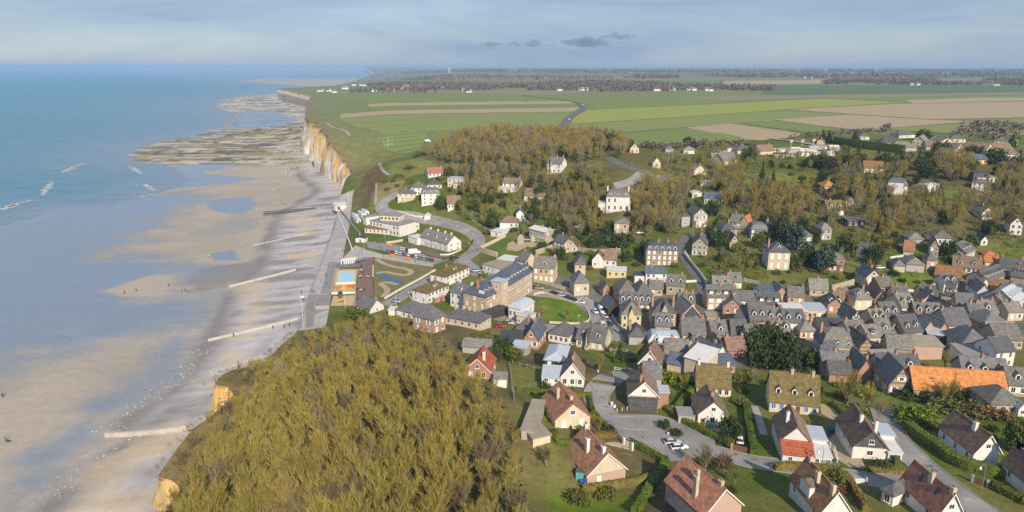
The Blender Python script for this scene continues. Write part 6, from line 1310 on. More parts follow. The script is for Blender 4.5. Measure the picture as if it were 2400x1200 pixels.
# ---- distant trees that read as belts
def far_belt(name, P, n, h0, h1, label, u_bias=None):
    V = []; Fc = []; rn = random.Random(n); W = at_pts(P); xs = [p[0] for p in W]; ys = [p[1] for p in W]; X = np.array([rn.uniform(min(xs),max(xs)) for _ in range(n*6)]); Y = np.array([rn.uniform(min(ys),max(ys)) for _ in range(n*6)]); I = in_poly(X, Y, W)
    cl_ = fbm(X/160, Y/160, 3) > .40
    for x, y in list(zip(X[I & cl_], Y[I & cl_]))[:n]:
        z = T(x, y); h = rn.uniform(h0, h1); r = h*rn.uniform(.4,.65)
        for i in range(26):
            a = rn.uniform(0,6.3); t = rn.random(); rr = r*sqrt(rn.random())*(1.1-.5*abs(2*t-1)); p = Vector((x+rr*cos(a), y+rr*sin(a), z+h*(.12+.88*t))); nr = Vector((rn.gauss(0,1),rn.gauss(0,1),rn.gauss(0,1)+.3)).normalized(); u = nr.orthogonal().normalized(); b = nr.cross(u); s = h*rn.uniform(.12,.26)
            k = len(V); V += [p-u*s, p+b*s*.7, p+u*s, p-b*s*.7]; Fc.append((k,k+1,k+2,k+3))
    tag(obj(name, mesh_data(name, V, Fc, m_far)), label, 'trees', None, 'stuff')
far_belt('tree_belt', [(740,214),(830,205),(900,198),(1000,196),(1260,200),(1260,214),(1000,218),(870,218)], 700, 6, 11, 'bare trees around the far clifftop village')
far_belt('tree_belt', [(1180,205),(1300,194),(1500,196),(1700,200),(1815,205),(1810,213),(1600,214),(1300,216),(1200,217)], 1300, 7, 12, 'long dark belt of bare trees beyond the fields')
far_belt('tree_belt', [(1925,196),(1960,189),(2150,188),(2420,187),(2420,200),(2100,199),(1940,198)], 1200, 8, 12, 'dark belt of bare trees at the far right')
far_belt('tree_belt', [(900,186),(1050,178),(1260,180),(1500,182),(1460,186),(1200,188),(1000,192)], 420, 7, 12, 'distant scattered woods beyond the village')
far_belt('tree_belt', [(1480,180),(1900,177),(1900,181),(1500,185)], 300, 12, 20, 'thin distant tree line on the plateau')
far_belt('tree_belt', [(1900,180),(2420,174),(2420,181),(1900,185)], 420, 12, 22, 'distant woods along the right horizon')
far_belt('tree_belt', [(900,170),(1400,168),(1900,168),(2420,167),(2420,171),(1400,172),(950,174)], 1500, 15, 26, 'blue distant forest along the horizon')
far_belt('hedgerow', [(2040,307),(2200,292),(2270,290),(2260,296),(2060,312)], 40, 4, 8, 'scattered bare trees along the ploughed field edge')
far_belt('hedgerow', [(2190,300),(2340,292),(2400,300),(2380,330),(2240,330)], 60, 4, 7, 'pale bare trees on the grassy meadow')
far_belt('hedgerow', [(1840,325),(1990,310),(2060,305),(2050,310),(1900,326)], 50, 2, 4, 'low hedge along the ploughed field')
far_belt('hedgerow', [(1480,344),(1740,337),(1740,345),(1500,352)], 60, 2.5, 5, 'scrubby hedge between fields and hillside gardens')
# ================================================================== SEA FRONT
def Tb(x, y): return float(beach_h(np.array(float(coast(y))-x), np.array(y)))
def TT(x, y): return T(x, y) if x > float(coast(y)) else Tb(x, y)
m_prom = mat('promenade_concrete', (0.47,0.435,0.41), 0.9, 0.3, 0.2, bump=0.01, coord='World'); m_promd = mat('promenade_dark', (0.30,0.28,0.27), 0.9, 0.3, 0.25, coord='World')
m_deck = mat('grey_decking', (0.22,0.205,0.195), 0.9, 0.25, 1.0, coord='World'); m_dune = mat('dune_grass', (0.22,0.185,0.075), 0.95, 0.4, 0.35, (0.13,0.125,0.04), coord='World'); m_lawn2 = mat('clipped_lawn', (0.10,0.15,0.018), 0.95, 0.25, 0.3, coord='World')
m_playsand = mat('play_sand', (0.55,0.41,0.24), 0.95, 0.2, 0.4, coord='World'); m_poolw = mat('pool_water', (0.42,0.66,0.78), 0.08, 0.1, 0.3, spec=0.5, coord='World'); m_pond = mat('pond_water', (0.05,0.13,0.20), 0.08, 0.2, 0.3, spec=0.6, coord='World')
m_yel = mat('yellow_edge', (0.70,0.60,0.28), 0.8, 0.1, 1.0); m_wood = mat('weathered_timber', (0.13,0.105,0.085), 0.9, 0.3, 1.0); m_or = mat('orange_plastic', (0.75,0.22,0.03), 0.5, 0.1, 1.0); m_yelp = mat('yellow_plastic', (0.75,0.5,0.03), 0.5, 0.1, 1.0)
m_metal = mat('grey_metal', (0.30,0.30,0.31), 0.5, 0.1, 1.0, metal=0.3); m_bluep = mat('blue_paint', (0.05,0.12,0.4), 0.6, 0.1, 1.0); m_fab = mat('dark_fabric', (0.04,0.04,0.05), 0.9, 0.2, 1.0)
R(600,450,3.428)
def PG(*pts): return at_pts([px(x, y) for x, y in pts])
def sheet(name, pts, m, dz, label, cat, step=3.0, kind='structure'): return drape(name, PG(*pts), m, dz, step, label, cat, None, kind)
pr = [(float(coast(y))+5.0, y) for y in np.arange(238, 478, 6.0)]
strip('promenade', pr, 10, m_prom, 0.09, 8, 'broad pale concrete promenade along the sea wall', 'promenade')
sheet('plaza', [(690,540),(800,430),(880,465),(1010,500),(1430,578),(1420,605),(1000,535),(940,525),(880,532),(660,562)], m_prom, .12, 'pale paved strip between car park and dune garden', 'plaza')
sheet('pavement', [(880,400),(960,400),(1120,420),(1010,470),(900,450)], m_promd, .10, 'sandy forecourt in front of the casino', 'pavement')
sheet('lower_promenade', [(585,562),(655,560),(640,640),(612,820),(520,815),(545,720)], m_promd, .15, 'dark grey lower promenade beside the pool', 'promenade')
sheet('south_terrace', [(430,828),(602,826),(592,940),(470,985),(460,1080),(400,1095),(400,920)], m_promd, .16, 'grey terrace at the south end of the sea front', 'terrace')
sheet('red_plaza', [(880,532),(940,530),(932,680),(945,840),(870,850),(802,850),(822,620),(872,602)], m_brickpave, .15, 'red brick plaza between pool and dune garden', 'plaza')
sheet('pool_apron', [(655,625),(820,622),(802,735),(622,738)], m_playsand, .17, 'tan apron around the swimming pool', 'pavement')
sheet('pool_edge', [(662,638),(796,636),(788,730),(650,733)], m_yel, .20, 'pale yellow rim of the swimming pool', 'pool rim')
sheet('swimming_pool', [(674,645),(786,643),(778,722),(657,725)], m_poolw, .23, 'pale blue open-air swimming pool on the sea front', 'pool')
sheet('play_area', [(625,760),(800,752),(796,812),(612,816)], m_playsand, .17, 'orange sand play area below the pool', 'play area')
sheet('play_area', [(620,838),(792,832),(786,915),(600,920)], m_playsand, .17, 'second sandy play area with yellow slide', 'play area')
sheet('hut_deck', [(655,575),(880,540),(872,602),(640,616)], m_deck, .17, 'grey deck carrying the white beach huts', 'deck')
sheet('dune_garden', [(948,536),(1005,532),(1415,608),(1435,630),(1045,858),(1005,852),(950,835)], m_dune, .11, 'rough dune garden of dry grass beside the red plaza', 'garden')
sheet('pond', [(960,660),(1025,664),(1130,700),(1195,724),(1170,746),(1050,712),(985,686)], m_pond, .19, 'narrow blue pond in the dune garden', 'pond', 2.0)
def spath(pts, w, label): strip('path', smooth_line(PG(*pts), 6), w, m_sandpath, .15, 3, label, 'path')
spath([(965,538),(1030,578),(1110,602),(1200,618),(1245,640),(1215,668),(1130,662),(1040,645),(965,655)], 2.6, 'sandy path looping through the dune garden'); spath([(1140,745),(1075,730),(1005,738),(1040,768),(1055,795),(1025,845)], 2.6, 'sandy path winding round the pond'); 
sheet('car_park', [(1000,462),(1120,425),(1260,470),(1400,525),(1560,545),(1440,585),(1100,512)], m_asph2, .14, 'asphalt car park full of cars by the sea front', 'car park')
sheet('brick_pavement', [(1165,425),(1320,468),(1560,515),(1545,538),(1420,522),(1270,468)], m_brickpave, .16, 'red brick pavement below the long white house', 'pavement')
sheet('lawn', [(868,345),(955,356),(932,390),(882,380)], m_lawn2, .12, 'small lawn wedge in front of the casino', 'lawn'); sheet('lawn', [(962,408),(1028,348),(1120,362),(1112,396),(1012,412)], m_lawn2, .12, 'fan shaped lawn with a flagpole before the casino', 'lawn')
R(880,350,4)
sheet('lawn', [(1000,945),(1190,835),(1310,840),(1240,880),(1190,920),(1150,950)], m_lawn2, .12, 'walled lawn with sandy paths above the hotel', 'lawn'); sheet('gravel_court', [(1240,885),(1320,850),(1540,890),(1590,930),(1420,915),(1330,960),(1230,945)], m_sandpath, .14, 'sandy court inside the walled lawn', 'court'); sheet('lawn', [(1340,960),(1420,918),(1580,935),(1500,985)], m_lawn2, .12, 'second lawn patch beside the sandy court', 'lawn')
# ---- walls
def wall_line(pts, h, w, m, name, label, cat, world=None, base=TT):
    Lw = world or smooth_line(at_pts([px(*p) for p in pts]), 4); A = offset_line(Lw, w/2); B = offset_line(Lw, -w/2); V = []; Fc = []
    for i, (a, b) in enumerate(zip(A, B)):
        za = min(base(*a), base(*b)); V += [(a[0],a[1],za-.5),(a[0],a[1],za+h),(b[0],b[1],za+h),(b[0],b[1],za-.5)]
        if i: q = 4*i; Fc += [(q-4,q-3,q+1,q),(q-3,q-2,q+2,q+1),(q-2,q-1,q+3,q+2)]
    Fc += [(0,3,2,1), (len(V)-4,len(V)-3,len(V)-2,len(V)-1)]
    return tag(obj(name, mesh_data(name, V, Fc, m)), label, cat)
m_wst = WM['flint']; m_wwh = WM['white']
R(600,450,3.428)
wall_line([(662,195),(700,280),(735,370),(772,468)], 1.0, .5, m_wwh, 'wall', 'long white parapet along the promenade', 'wall'); wall_line([(668,140),(720,205),(780,290),(835,352)], 2.0, .5, m_conc, 'wall', 'stepped concrete wall below the beach cabins', 'wall')
wall_line([(1035,862),(1240,745),(1440,632)], .8, .4, m_wwh, 'wall', 'straight white wall between dune garden and street', 'wall'); wall_line([(942,600),(940,680)], .9, .4, m_wwh, 'wall', 'short white wall at the plaza edge', 'wall')
wall_line([(640,745),(800,738)], 1.0, .5, m_wwh, 'wall', 'white wall between pool and play area', 'wall'); wall_line([(608,822),(798,816)], .9, .4, m_wwh, 'wall', 'white wall between the two play areas', 'wall'); wall_line([(802,735),(795,920)], .8, .4, m_conc, 'wall', 'low wall along the play areas', 'wall'); wall_line([(640,620),(600,825)], .8, .4, m_conc, 'wall', 'low wall between pool and lower promenade', 'wall')
wall_line([(1005,515),(1100,520),(1250,548),(1425,582)], .7, .4, m_sandpath, 'wall', 'tan low wall along the car park', 'wall'); wall_line([(1480,510),(1560,505),(1650,465)], .8, .3, m_wwh, 'wall', 'white garden wall below the long white house', 'wall'); wall_line([(1225,815),(1245,860),(1330,905)], .8, .3, m_wwh, 'wall', 'white garden wall curving round the villa', 'wall')
wall_line([(1145,160),(1240,190),(1350,205)], .9, .3, m_wwh, 'wall', 'white wall along the inside of the coast road', 'wall'); wall_line([(1050,415),(1110,408),(1180,395)], 1.2, .5, WM['stone'], 'wall', 'stone retaining wall behind the car park', 'wall')
wall_line([(480,945),(590,940)], 1.6, .5, m_conc, 'wall', 'concrete step wall on the south terrace', 'wall'); wall_line([(470,930),(500,855)], 1.0, .4, m_conc, 'wall', 'ramp wall on the south terrace', 'wall')
R(880,350,4)
wall_line([(960,945),(1080,890),(1220,818)], 1.6, .5, WM['stone'], 'wall', 'pale stone wall beside the walled lawn', 'wall'); wall_line([(960,950),(1050,985),(1140,1010)], 2.6, .5, WM['stone'], 'wall', 'high stone retaining wall under the walled lawn', 'wall'); wall_line([(1500,990),(1660,935)], 2.5, .6, WM['flint'], 'wall', 'sloping flint wall at the corner of the walled lawn', 'wall')
wall_line([(1900,955),(2060,975),(2300,965)], 2.2, .5, WM['flint'], 'wall', 'long grey stone wall behind the white bay house', 'wall'); wall_line([(1700,800),(1820,745),(1940,730)], 1.0, .4, WM['stone'], 'wall', 'pale garden wall climbing the slope', 'wall')
b = MB()
rx, ry = at(*px(1420, 880)); ruin = thing('ruin', 'ruined stone gable walls beside the sandy court', 'ruin', (rx, ry, T(rx, ry)), .2)
obj('wall', MB().add([(-5,0,-.5),(-1.6,0,-.5),(-1.6,0,3.4),(-2.4,0,4.6),(-3.8,0,4.9),(-5,0,3.2),(-5,.8,-.5),(-1.6,.8,-.5),(-1.6,.8,3.4),(-2.4,.8,4.6),(-3.8,.8,4.9),(-5,.8,3.2)], [(0,1,2,3,4,5),(11,10,9,8,7,6)]+[((i+1)%6,i,6+i,6+(i+1)%6) for i in range(6)]).data('wall', [WM['flint']]), ruin); obj('buttress', MB().prism([(2,-.5),(4.4,-.5),(4.2,3.0),(3.2,4.2),(2.3,3.6)], 0, 1.0).data('buttress', [WM['flint']]), ruin)
obj('lintel', MB().prism([(-1.59,1.6),(1.99,1.4),(1.99,2.0),(-1.59,2.4)], .1, .8).data('lintel', [WM['flint']]), ruin)
R(1000,560,4)
wall_line([(1000,530),(1100,510),(1250,560),(1400,610),(1490,660),(1528,735),(1500,785),(1400,800),(1150,790)], .8, .35, WM['cream'], 'wall', 'pale curved wall around the round garden', 'wall'); wall_line([(1005,400),(1120,425),(1260,470),(1370,500)], 1.4, .4, WM['stone'], 'wall', 'stone wall below the tan brick mansion', 'wall'); wall_line([(1735,735),(1790,820),(1860,880)], 1.4, .4, WM['greyw'], 'wall', 'grey wall dropping along the main street', 'wall')
R(1450,560,4)
wall_line([(835,455),(770,350),(680,240),(610,150)], 1.6, .5, WM['greyw'], 'wall', 'long grey wall beside the climbing lane', 'wall'); wall_line([(260,400),(480,410),(730,405)], 1.0, .4, m_wwh, 'wall', 'white terrace wall below the blue roofed house', 'wall'); wall_line([(1615,190),(1700,195),(1800,190)], 1.6, .3, m_wwh, 'wall', 'white panelled wall beside the tall stone mansion', 'wall'); wall_line([(1170,400),(1310,430)], 1.6, .4, WM['flint'], 'wall', 'flint wall stub behind the terrace', 'wall')
R(1900,560,4)
wall_line([(1050,500),(1170,460),(1290,415),(1380,390)], 2.2, .5, WM['stone'], 'wall', 'long pale wall along the street into the old town', 'wall'); wall_line([(190,500),(300,470),(400,440)], 3.0, .6, WM['flint'], 'wall', 'ruined flint wall above the brick ended barn', 'wall'); wall_line([(640,480),(760,475),(900,490),(1000,500)], 1.0, .4, m_wwh, 'wall', 'white wall behind the orange willow', 'wall'); wall_line([(740,185),(800,175),(865,165)], .9, .4, m_wwh, 'wall', 'short white wall above the bare shrubs', 'wall')
# ---- groynes and sea defences
R(0,550,1.846)
def groyne(pts, w, h, label):
    Lw = smooth_line([at_z(*px(*p), 1.4) for p in pts], 8); wall_line(None, h, w, MATS['groyne_concrete'], 'groyne', label, 'groyne', Lw, Tb)
mat('groyne_concrete', (0.52,0.48,0.43), 0.9, 0.25, 0.5, bump=0.03)
groyne([(990,225),(1130,200),(1280,172)], 0.7, 1.0, 'pale concrete groyne just below the pool outfall'); groyne([(900,460),(1060,435),(1290,398)], 0.7, 1.0, 'pale concrete groyne in the middle of the shingle bank'); groyne([(905,604),(1020,575),(1140,550)], 2.2, .3, 'wide flat concrete groyne nearest the wooded hill'); groyne([(455,865),(570,866),(695,866),(815,858)], 0.7, 1.3, 'straight pale groyne with rusty end at the bottom of the beach'); groyne([(1095,42),(1200,28),(1330,8)], 0.4, .5, 'thin pale groyne near the timber jetty')
enc = at_z(*px(820,862), 4); e0 = Vector((enc[0], enc[1], 3.0)); ex = thing('sea_defence', 'concrete enclosure with a dark basin under the low cliff', 'sea defence', e0, 0)
obj('wall', MB().box(0,9,-.4,.4,-2.5,1.6).data('wall', [m_conc]), ex); obj('wall', MB().add([(-.4,.4,-2.5),(.4,.4,-2.5),(6.4,17,-2.5),(5.6,17,-2.5),(-.4,.4,1.5),(.4,.4,1.5),(6.4,17,2.0),(5.6,17,2.0)], [(0,3,2,1),(4,5,6,7),(0,1,5,4),(1,2,6,5),(2,3,7,6),(3,0,4,7)]).data('wall', [m_wood]), ex); obj('floor', MB().add([(.4,.4,-.2),(9,.4,-.2),(9,17,-.2),(6.4,17,-.2)], [(0,1,2,3)]).data('floor', [m_promd]), ex)
a, b_ = at_z(619,508,.4), at_z(742,491,2.6); n = 20; jt = thing('timber_jetty', 'dark timber jetty of posts and rails running down the beach', 'jetty', (a[0], a[1], .3), atan2(b_[1]-a[1], b_[0]-a[0])); ln = hypot(b_[0]-a[0], b_[1]-a[1])
for i in range(n):
    x = ln*i/(n-1); zb = 2.2*i/(n-1)
    for s in (-1, 1): obj('post', MB().box(x-.14,x+.14,s*1.0-.14,s*1.0+.14,zb-1.5,3.6).data('post', [m_wood]), jt)
for s in (-1, 1):
    for z in (2.0, 3.3): obj('rail', MB().box(0,ln,s*1.0-.2,s*1.0+.2,z,z+.28).data('rail', [m_wood]), jt)
a, b_ = at_z(717,632,1.6), at_z(764,628,5); ln = hypot(b_[0]-a[0], b_[1]-a[1]); of = thing('outfall', 'concrete outfall culvert with railings beside the pool', 'outfall', (a[0], a[1], 1.2), atan2(b_[1]-a[1], b_[0]-a[0])); obj('culvert', MB().box(0,ln,-1.6,1.6,-1,2.6).data('culvert', [m_conc]), of)
for k in range(8): obj('post', MB().box(ln*k/7-.06,ln*k/7+.06,-1.5,-1.4,2.6,3.6).data('post', [m_white]), of)
obj('rail', MB().box(-.1,ln+.1,-1.52,-1.38,3.6,3.72).data('rail', [m_white]), of)
# scattered chalk boulders on the shingle edge and platform
V = []; Fc = []; rn = random.Random(4)
def pebble(x, y, z, s):
    k = len(V); P = [(1,0,0),(-1,0,0),(0,1,0),(0,-1,0),(0,0,.8),(0,0,-.6)]; V.extend([(x+p[0]*s*rn.uniform(.6,1.3), y+p[1]*s*rn.uniform(.6,1.3), z+p[2]*s*rn.uniform(.5,1)) for p in P]); Fc.extend([tuple(k+i for i in f) for f in ((0,2,4),(2,1,4),(1,3,4),(3,0,4),(2,0,5),(1,2,5),(3,1,5),(0,3,5))])
for _ in range(420):
    y = rn.uniform(95, 230); s = rn.gauss(31, 3.0); x = float(coast(y))-s; pebble(x, y, Tb(x,y), rn.uniform(.12,.42))
for _ in range(500):
    u, v = rn.uniform(640,740), rn.uniform(300,410); x, y = at_z(u, v, .8)
    if x < float(coast(y))-5: pebble(x, y, Tb(x,y), rn.uniform(.3,1.4))
tag(obj('chalk_boulders', mesh_data('chalk_boulders', V, Fc, mat('chalk_rubble', (0.5,0.47,0.42), 0.95, 0.5, 0.3))), 'scattered pale chalk boulders on the beach', 'boulders', None, 'stuff')
# ---- beach huts, cabins, kiosk, lifeguard post
R(600,450,3.428)
def hut(x, y, w, d, h, rz, label, roofm='zinc', wallm='white', r=.7, name='beach_hut', cat='beach hut', group=None):
    q = at(*px(x, y)); o = thing(name, label, cat, (q[0], q[1], T(*q)), rz, group); obj('wall', wall_mesh('g', w, d, h, r, -.6).data('wall', [WM[wallm]]), o); obj('roof', roof_mesh('g', w, d, h, r, .15, .1).data('roof', [RM[roofm]]), o); obj('door', w_slab('door', .8, 1.9, m_door if wallm != 'white' else m_bluep, -.04), o, (w/2,-.003,.05)); return o
for i in range(7): hut(682+i*16, 585-i*2, 2.0, 2.0, 2.2, .1, '%s little white hut of the row on the grey deck' % ('first','second','third','fourth','fifth','sixth','seventh')[i], 'white')
for i, (x, y) in enumerate([(790,215),(800,235),(812,252),(838,195),(850,210),(868,180),(878,190)]): hut(x, y, 2.6, 5, 2.3, .55, '%s white cabin stepping up the bank beside the casino' % ('lowest front','middle front','highest front','first back','second back','upper back','topmost back')[i], 'zinc')
hut(800, 405, 5.5, 4, 2.4, -.2, 'black roofed white kiosk on the promenade', 'dark', 'white', .5, 'kiosk', 'kiosk')
for i in range(4):
    q = at(*px(800+i*18, 590-i*6)); fr = thing('shade_frame', '%s grey metal shade frame beside the white huts' % ('first','second','third','fourth')[i], 'shade frame', (q[0], q[1], T(*q)), .1)
    for s in (0, 2.2):
        for t in (0, 2.2): obj('post', MB().box(s-.07,s+.07,t-.07,t+.07,-.2,2.3).data('post', [m_metal]), fr)
    obj('canopy', MB().box(-.2,2.4,-.2,2.4,2.3,2.4).data('canopy', [m_metal]), fr)
q = at(*px(680, 132)); lg = thing('lifeguard_post', 'white drum-shaped lifeguard post at the end of the promenade', 'lifeguard post', (q[0], q[1], T(*q))); obj('wall', MB().tube((0,0,-1),(0,0,3.2),4.5,4.5,20).data('wall', [WM['white']]), lg); obj('roof', MB().tube((0,0,3.2),(0,0,3.6),5.0,5.0,20).data('roof', [RM['white']]), lg); obj('door', MB().box(-.8,.8,-4.62,-4.4,0,2.2).data('door', [m_red]), lg); obj('mast', MB().tube((5.5,0,-1),(5.5,0,12),.12,.07,6).data('mast', [m_white]), lg)
def flagpole(x, y, h, label, flag=None):
    q = at(*px(x, y)); o = thing('flagpole', label, 'flagpole', (q[0], q[1], TT(*q))); obj('pole', MB().tube((0,0,-.3),(0,0,h),.055,.035,6).data('pole', [m_white]), o)
    if flag: obj('flag', MB().add([(.06,0,h-1.1),(.7,.2,h-1.2),(1.3,.0,h-1.0),(1.3,.0,h-.3),(.7,.2,h-.4),(.06,0,h-.2)], [(0,1,4,5),(1,2,3,4)]).data('flag', [flag]), o)
flagpole(718, 945, 10, 'white flagpole on the hill foot lawn'); flagpole(382, 1088, 12, 'tall pole with a small blue flag on the south terrace', m_bluep); flagpole(372, 1000, 9, 'pole with white flag beside the beach ramp', m_white); flagpole(1128, 955, 8, 'white mast beside the low hipped house'); flagpole(872, 522, 9, 'white lamp mast at the plaza corner'); flagpole(1040, 405, 7, 'slim flagpole on the casino lawn')
# playground
q = at(*px(710, 785)); pl = thing('climbing_frame', 'bright orange climbing frame in the sand play area', 'climbing frame', (q[0], q[1], T(*q)), .2)
for i in range(6): obj('post', MB().tube((-4+1.6*i, (-1)**i*.9, 0), (-4+1.6*i, (-1)**i*.9, 2.4), .16, .16, 6).data('post', [m_or]), pl)
obj('bar', MB().tube((-4.2,0,2.2),(4.2,0,2.2),.2,.2,6).data('bar', [m_or]), pl); obj('net', MB().add([(-1.4,-.9,.3),(1.4,-.9,.3),(.8,0,2.2),(-.8,0,2.2)], [(0,1,2,3)]).data('net', [m_or]), pl); obj('ramp', MB().add([(2,1,0),(5,2.4,0),(4,.2,2.2),(2,0,2.2)], [(0,1,2,3)]).data('ramp', [m_or]), pl)
q = at(*px(688, 893)); pl = thing('slide', 'yellow playground slide in the second play area', 'slide', (q[0], q[1], T(*q)), -.3); obj('chute', MB().add([(-2.6,-.4,.2),(-2.6,.4,.2),(1.6,.4,1.9),(1.6,-.4,1.9),(-2.6,-.5,.5),(-2.6,.5,.5),(1.6,.5,2.2),(1.6,-.5,2.2)], [(0,3,2,1),(0,1,5,4),(1,2,6,5),(2,3,7,6),(3,0,4,7)]).data('chute', [m_yelp]), pl); obj('ladder', MB().box(1.6,1.9,-.4,.4,0,2.4).data('ladder', [m_yelp]), pl)
q = at(*px(680, 852)); pl = thing('play_tower', 'dark wooden play tower above the yellow slide', 'play tower', (q[0], q[1], T(*q)), .3); obj('frame', MB().box(-.8,.8,-.8,.8,0,2.2).data('frame', [m_wood]), pl); obj('roof', MB().add([(-1,-1,2.2),(1,-1,2.2),(1,1,2.2),(-1,1,2.2),(0,0,3.4)], [(0,1,4),(1,2,4),(2,3,4),(3,0,4),(3,2,1,0)]).data('roof', [m_fab]), pl)
for x, y, lab in [(1098,520,'orange bench nearest the plaza by the car park'),(1222,546,'orange bench halfway along the car park'),(1072,438,'orange bench in front of the casino forecourt')]:
    q = at(*px(x, y)); o = thing('bench', lab, 'bench', (q[0], q[1], T(*q)+.1), -.2); obj('seat', MB().box(-1.4,1.4,-.35,.35,.4,.55).data('seat', [m_or]), o); obj('backrest', MB().box(-1.4,1.4,.25,.4,.55,1.15).data('backrest', [m_or]), o)
    for s in (-1.1, 1.0): obj('leg', MB().box(s,s+.12,-.3,.3,-.1,.4).data('leg', [m_metal]), o)
for i, (x, y) in enumerate([(845,640),(860,655),(838,690),(850,600),(900,690),(825,790),(842,800),(870,790)]):
    q = at(*px(x, y)); o = thing('picnic_table', 'small dark picnic table on the red brick plaza', 'table', (q[0], q[1], T(*q)+.15), i*.7, 'picnic tables on the red plaza'); obj('table_top', MB().box(-.8,.8,-.45,.45,.72,.8).data('table_top', [m_wood if i % 2 else m_white]), o); obj('leg', MB().box(-.5,.5,-.1,.1,0,.72).data('leg', [m_wood]), o)
q = at(*px(1480, 880)); hut(1440, 895, 6, 4, 2.2, .7, 'small white roofed garden pavilion beside the villa', 'white', 'brick', .6, 'pavilion', 'pavilion')

# ================================================================== VEHICLES
m_paint = bpy.data.materials.new('car_paint'); m_paint.use_nodes = True; _nt = m_paint.node_tree; _b = _nt.nodes['Principled BSDF']; _b.inputs['Roughness'].default_value = .28; _b.inputs['Coat Weight'].default_value = .5
_oi = _nt.nodes.new('ShaderNodeObjectInfo'); _nt.links.new(_oi.outputs['Color'], _b.inputs['Base Color'])
m_tyre = mat('tyre_rubber', (0.02,0.02,0.02), .9, .2, 1.0); m_rim = mat('wheel_rim', (0.45,0.45,0.46), .35, .1, 1.0, metal=.6); m_lamp = mat('lamp_glass', (0.8,0.8,0.78), .2, .05, 1.0); m_tail = mat('tail_lamp', (0.4,0.02,0.02), .3, .1, 1.0)
def loft(secs):
    """cross sections (x, halfwidth_bottom, halfwidth_top, z0, z1) joined along x"""
    b = MB(); n = 6; V = []; Fc = []
    for x, wb, wt, z0, z1 in secs: V += [(x,-wb*.94,z0),(x,-wb,z0+(z1-z0)*.45),(x,-wt,z1),(x,wt,z1),(x,wb,z0+(z1-z0)*.45),(x,wb*.94,z0)]
    for i in range(len(secs)-1):
        for k in range(n): a = i*n+k; c = i*n+(k+1)%n; Fc.append((a, c, c+n, a+n))
    Fc += [tuple(range(n-1,-1,-1)), tuple(range(len(V)-n, len(V)))]; Fc = [tuple(reversed(f)) for f in Fc]; return b.add(V, Fc)
def car_meshes(kind):
    if kind == 'car': body = loft([(-2.05,.70,.62,.42,.62),(-1.95,.84,.74,.28,.86),(-1.2,.88,.80,.22,.92),(.7,.88,.80,.22,.92),(1.6,.86,.74,.25,.80),(2.0,.78,.64,.32,.66),(2.08,.66,.56,.42,.56)]); glass = loft([(-1.85,.74,.66,.86,.9),(-1.35,.76,.60,.9,1.36),(.15,.76,.60,.9,1.40),(.95,.74,.64,.88,.93)]); roof = loft([(-1.4,.60,.56,1.34,1.40),(-.6,.61,.57,1.39,1.46),(.2,.60,.56,1.38,1.43)]); L_ = 2.02
    else: body = loft([(-2.6,.86,.8,.4,1.9),(-2.5,.95,.84,.3,2.25),(0.9,.95,.86,.25,2.3),(1.6,.95,.84,.25,1.3),(2.4,.9,.78,.3,1.05),(2.55,.74,.66,.4,.8)]); glass = loft([(.6,.88,.78,1.25,2.1),(1.0,.88,.78,1.25,2.12),(1.75,.86,.78,1.2,1.3)]); roof = loft([(-2.4,.82,.74,2.2,2.32),(.7,.82,.74,2.24,2.36)]); L_ = 2.5
    wheel = MB().tube((0,-.1,0),(0,.1,0),.32,.32,12).data('wheel', [m_tyre]); rim = MB().tube((0,-.112,0),(0,.112,0),.2,.2,8).data('rim', [m_rim])
    return dict(body=body.data('body', [m_paint], True), window=glass.data('window', [m_pane]), roof=roof.data('roof', [m_paint], True), wheel=wheel, rim=rim, head=MB().box(0,.06,-.16,.16,-.08,.08).data('headlight', [m_lamp]), tail=MB().box(-.06,0,-.14,.14,-.1,.1).data('tail_light', [m_tail]), L=L_, bump=MB().box(-.07,.07,-.72,.72,-.11,.11).data('bumper', [mat('bumper_plastic', (.05,.05,.055), .7)]))
CM = {k: car_meshes(k) for k in ('car','van')}
CC = {'white':(.75,.75,.74),'silver':(.48,.5,.52),'grey':(.2,.21,.22),'black':(.02,.02,.025),'blue':(.05,.1,.22),'red':(.4,.02,.02),'dark red':(.16,.02,.02),'dark blue':(.02,.035,.09),'tan':(.35,.28,.2),'pale blue':(.3,.4,.5)}
def car(u, v, rz, col, label, kind='car', group=None, full=True, dz=.12, xy=None):
    x, y = xy or at(u, v); m = CM[kind]; o = thing('parked_car' if kind == 'car' else 'parked_van', label, kind, (x, y, T(x, y)+dz), rz, group); c = CC[col]+(1,)
    bd = obj('body', m['body'], o); bd.color = c; obj('window', m['window'], o); r = obj('roof', m['roof'], o); r.color = c
    for sx in (-1, 1):
        for sy in (-1, 1): w = obj('wheel', m['wheel'], o, (sx*m['L']*.63, sy*.78, .32)); full and obj('rim', m['rim'], w)
    if full:
        for sy in (-1, 1): obj('headlight', m['head'], o, (m['L']-.04, sy*.55, .62)); obj('tail_light', m['tail'], o, (-m['L']+.06, sy*.6, .72))
        for s in (-1,1): obj('bumper', m['bump'], o, (s*m['L'], 0, .42))
    return o
car(1575,1041,.12,'silver','silver estate car on the turning circle island'); car(1591,1053,.16,'white','white coupe beside the silver estate car'); car(1733,1035,1.3,'white','white car half hidden behind the round evergreen')
R(600,450,3.428)
cols = ['pale blue','grey','dark red','white','silver','blue','white','dark blue','white','grey','pale blue','blue','dark red']; ords = ['first','second','third','fourth','fifth','sixth','seventh','eighth','ninth','tenth','eleventh','twelfth','last']
for i in range(13):
    t = i/12; u, v = px(1030+380*t, 478+78*t); car(u, v, 1.95, cols[i], '%s car, %s in the long seafront parking row' % (cols[i], ords[i]), 'car', 'cars in the long seafront row', True, .17)
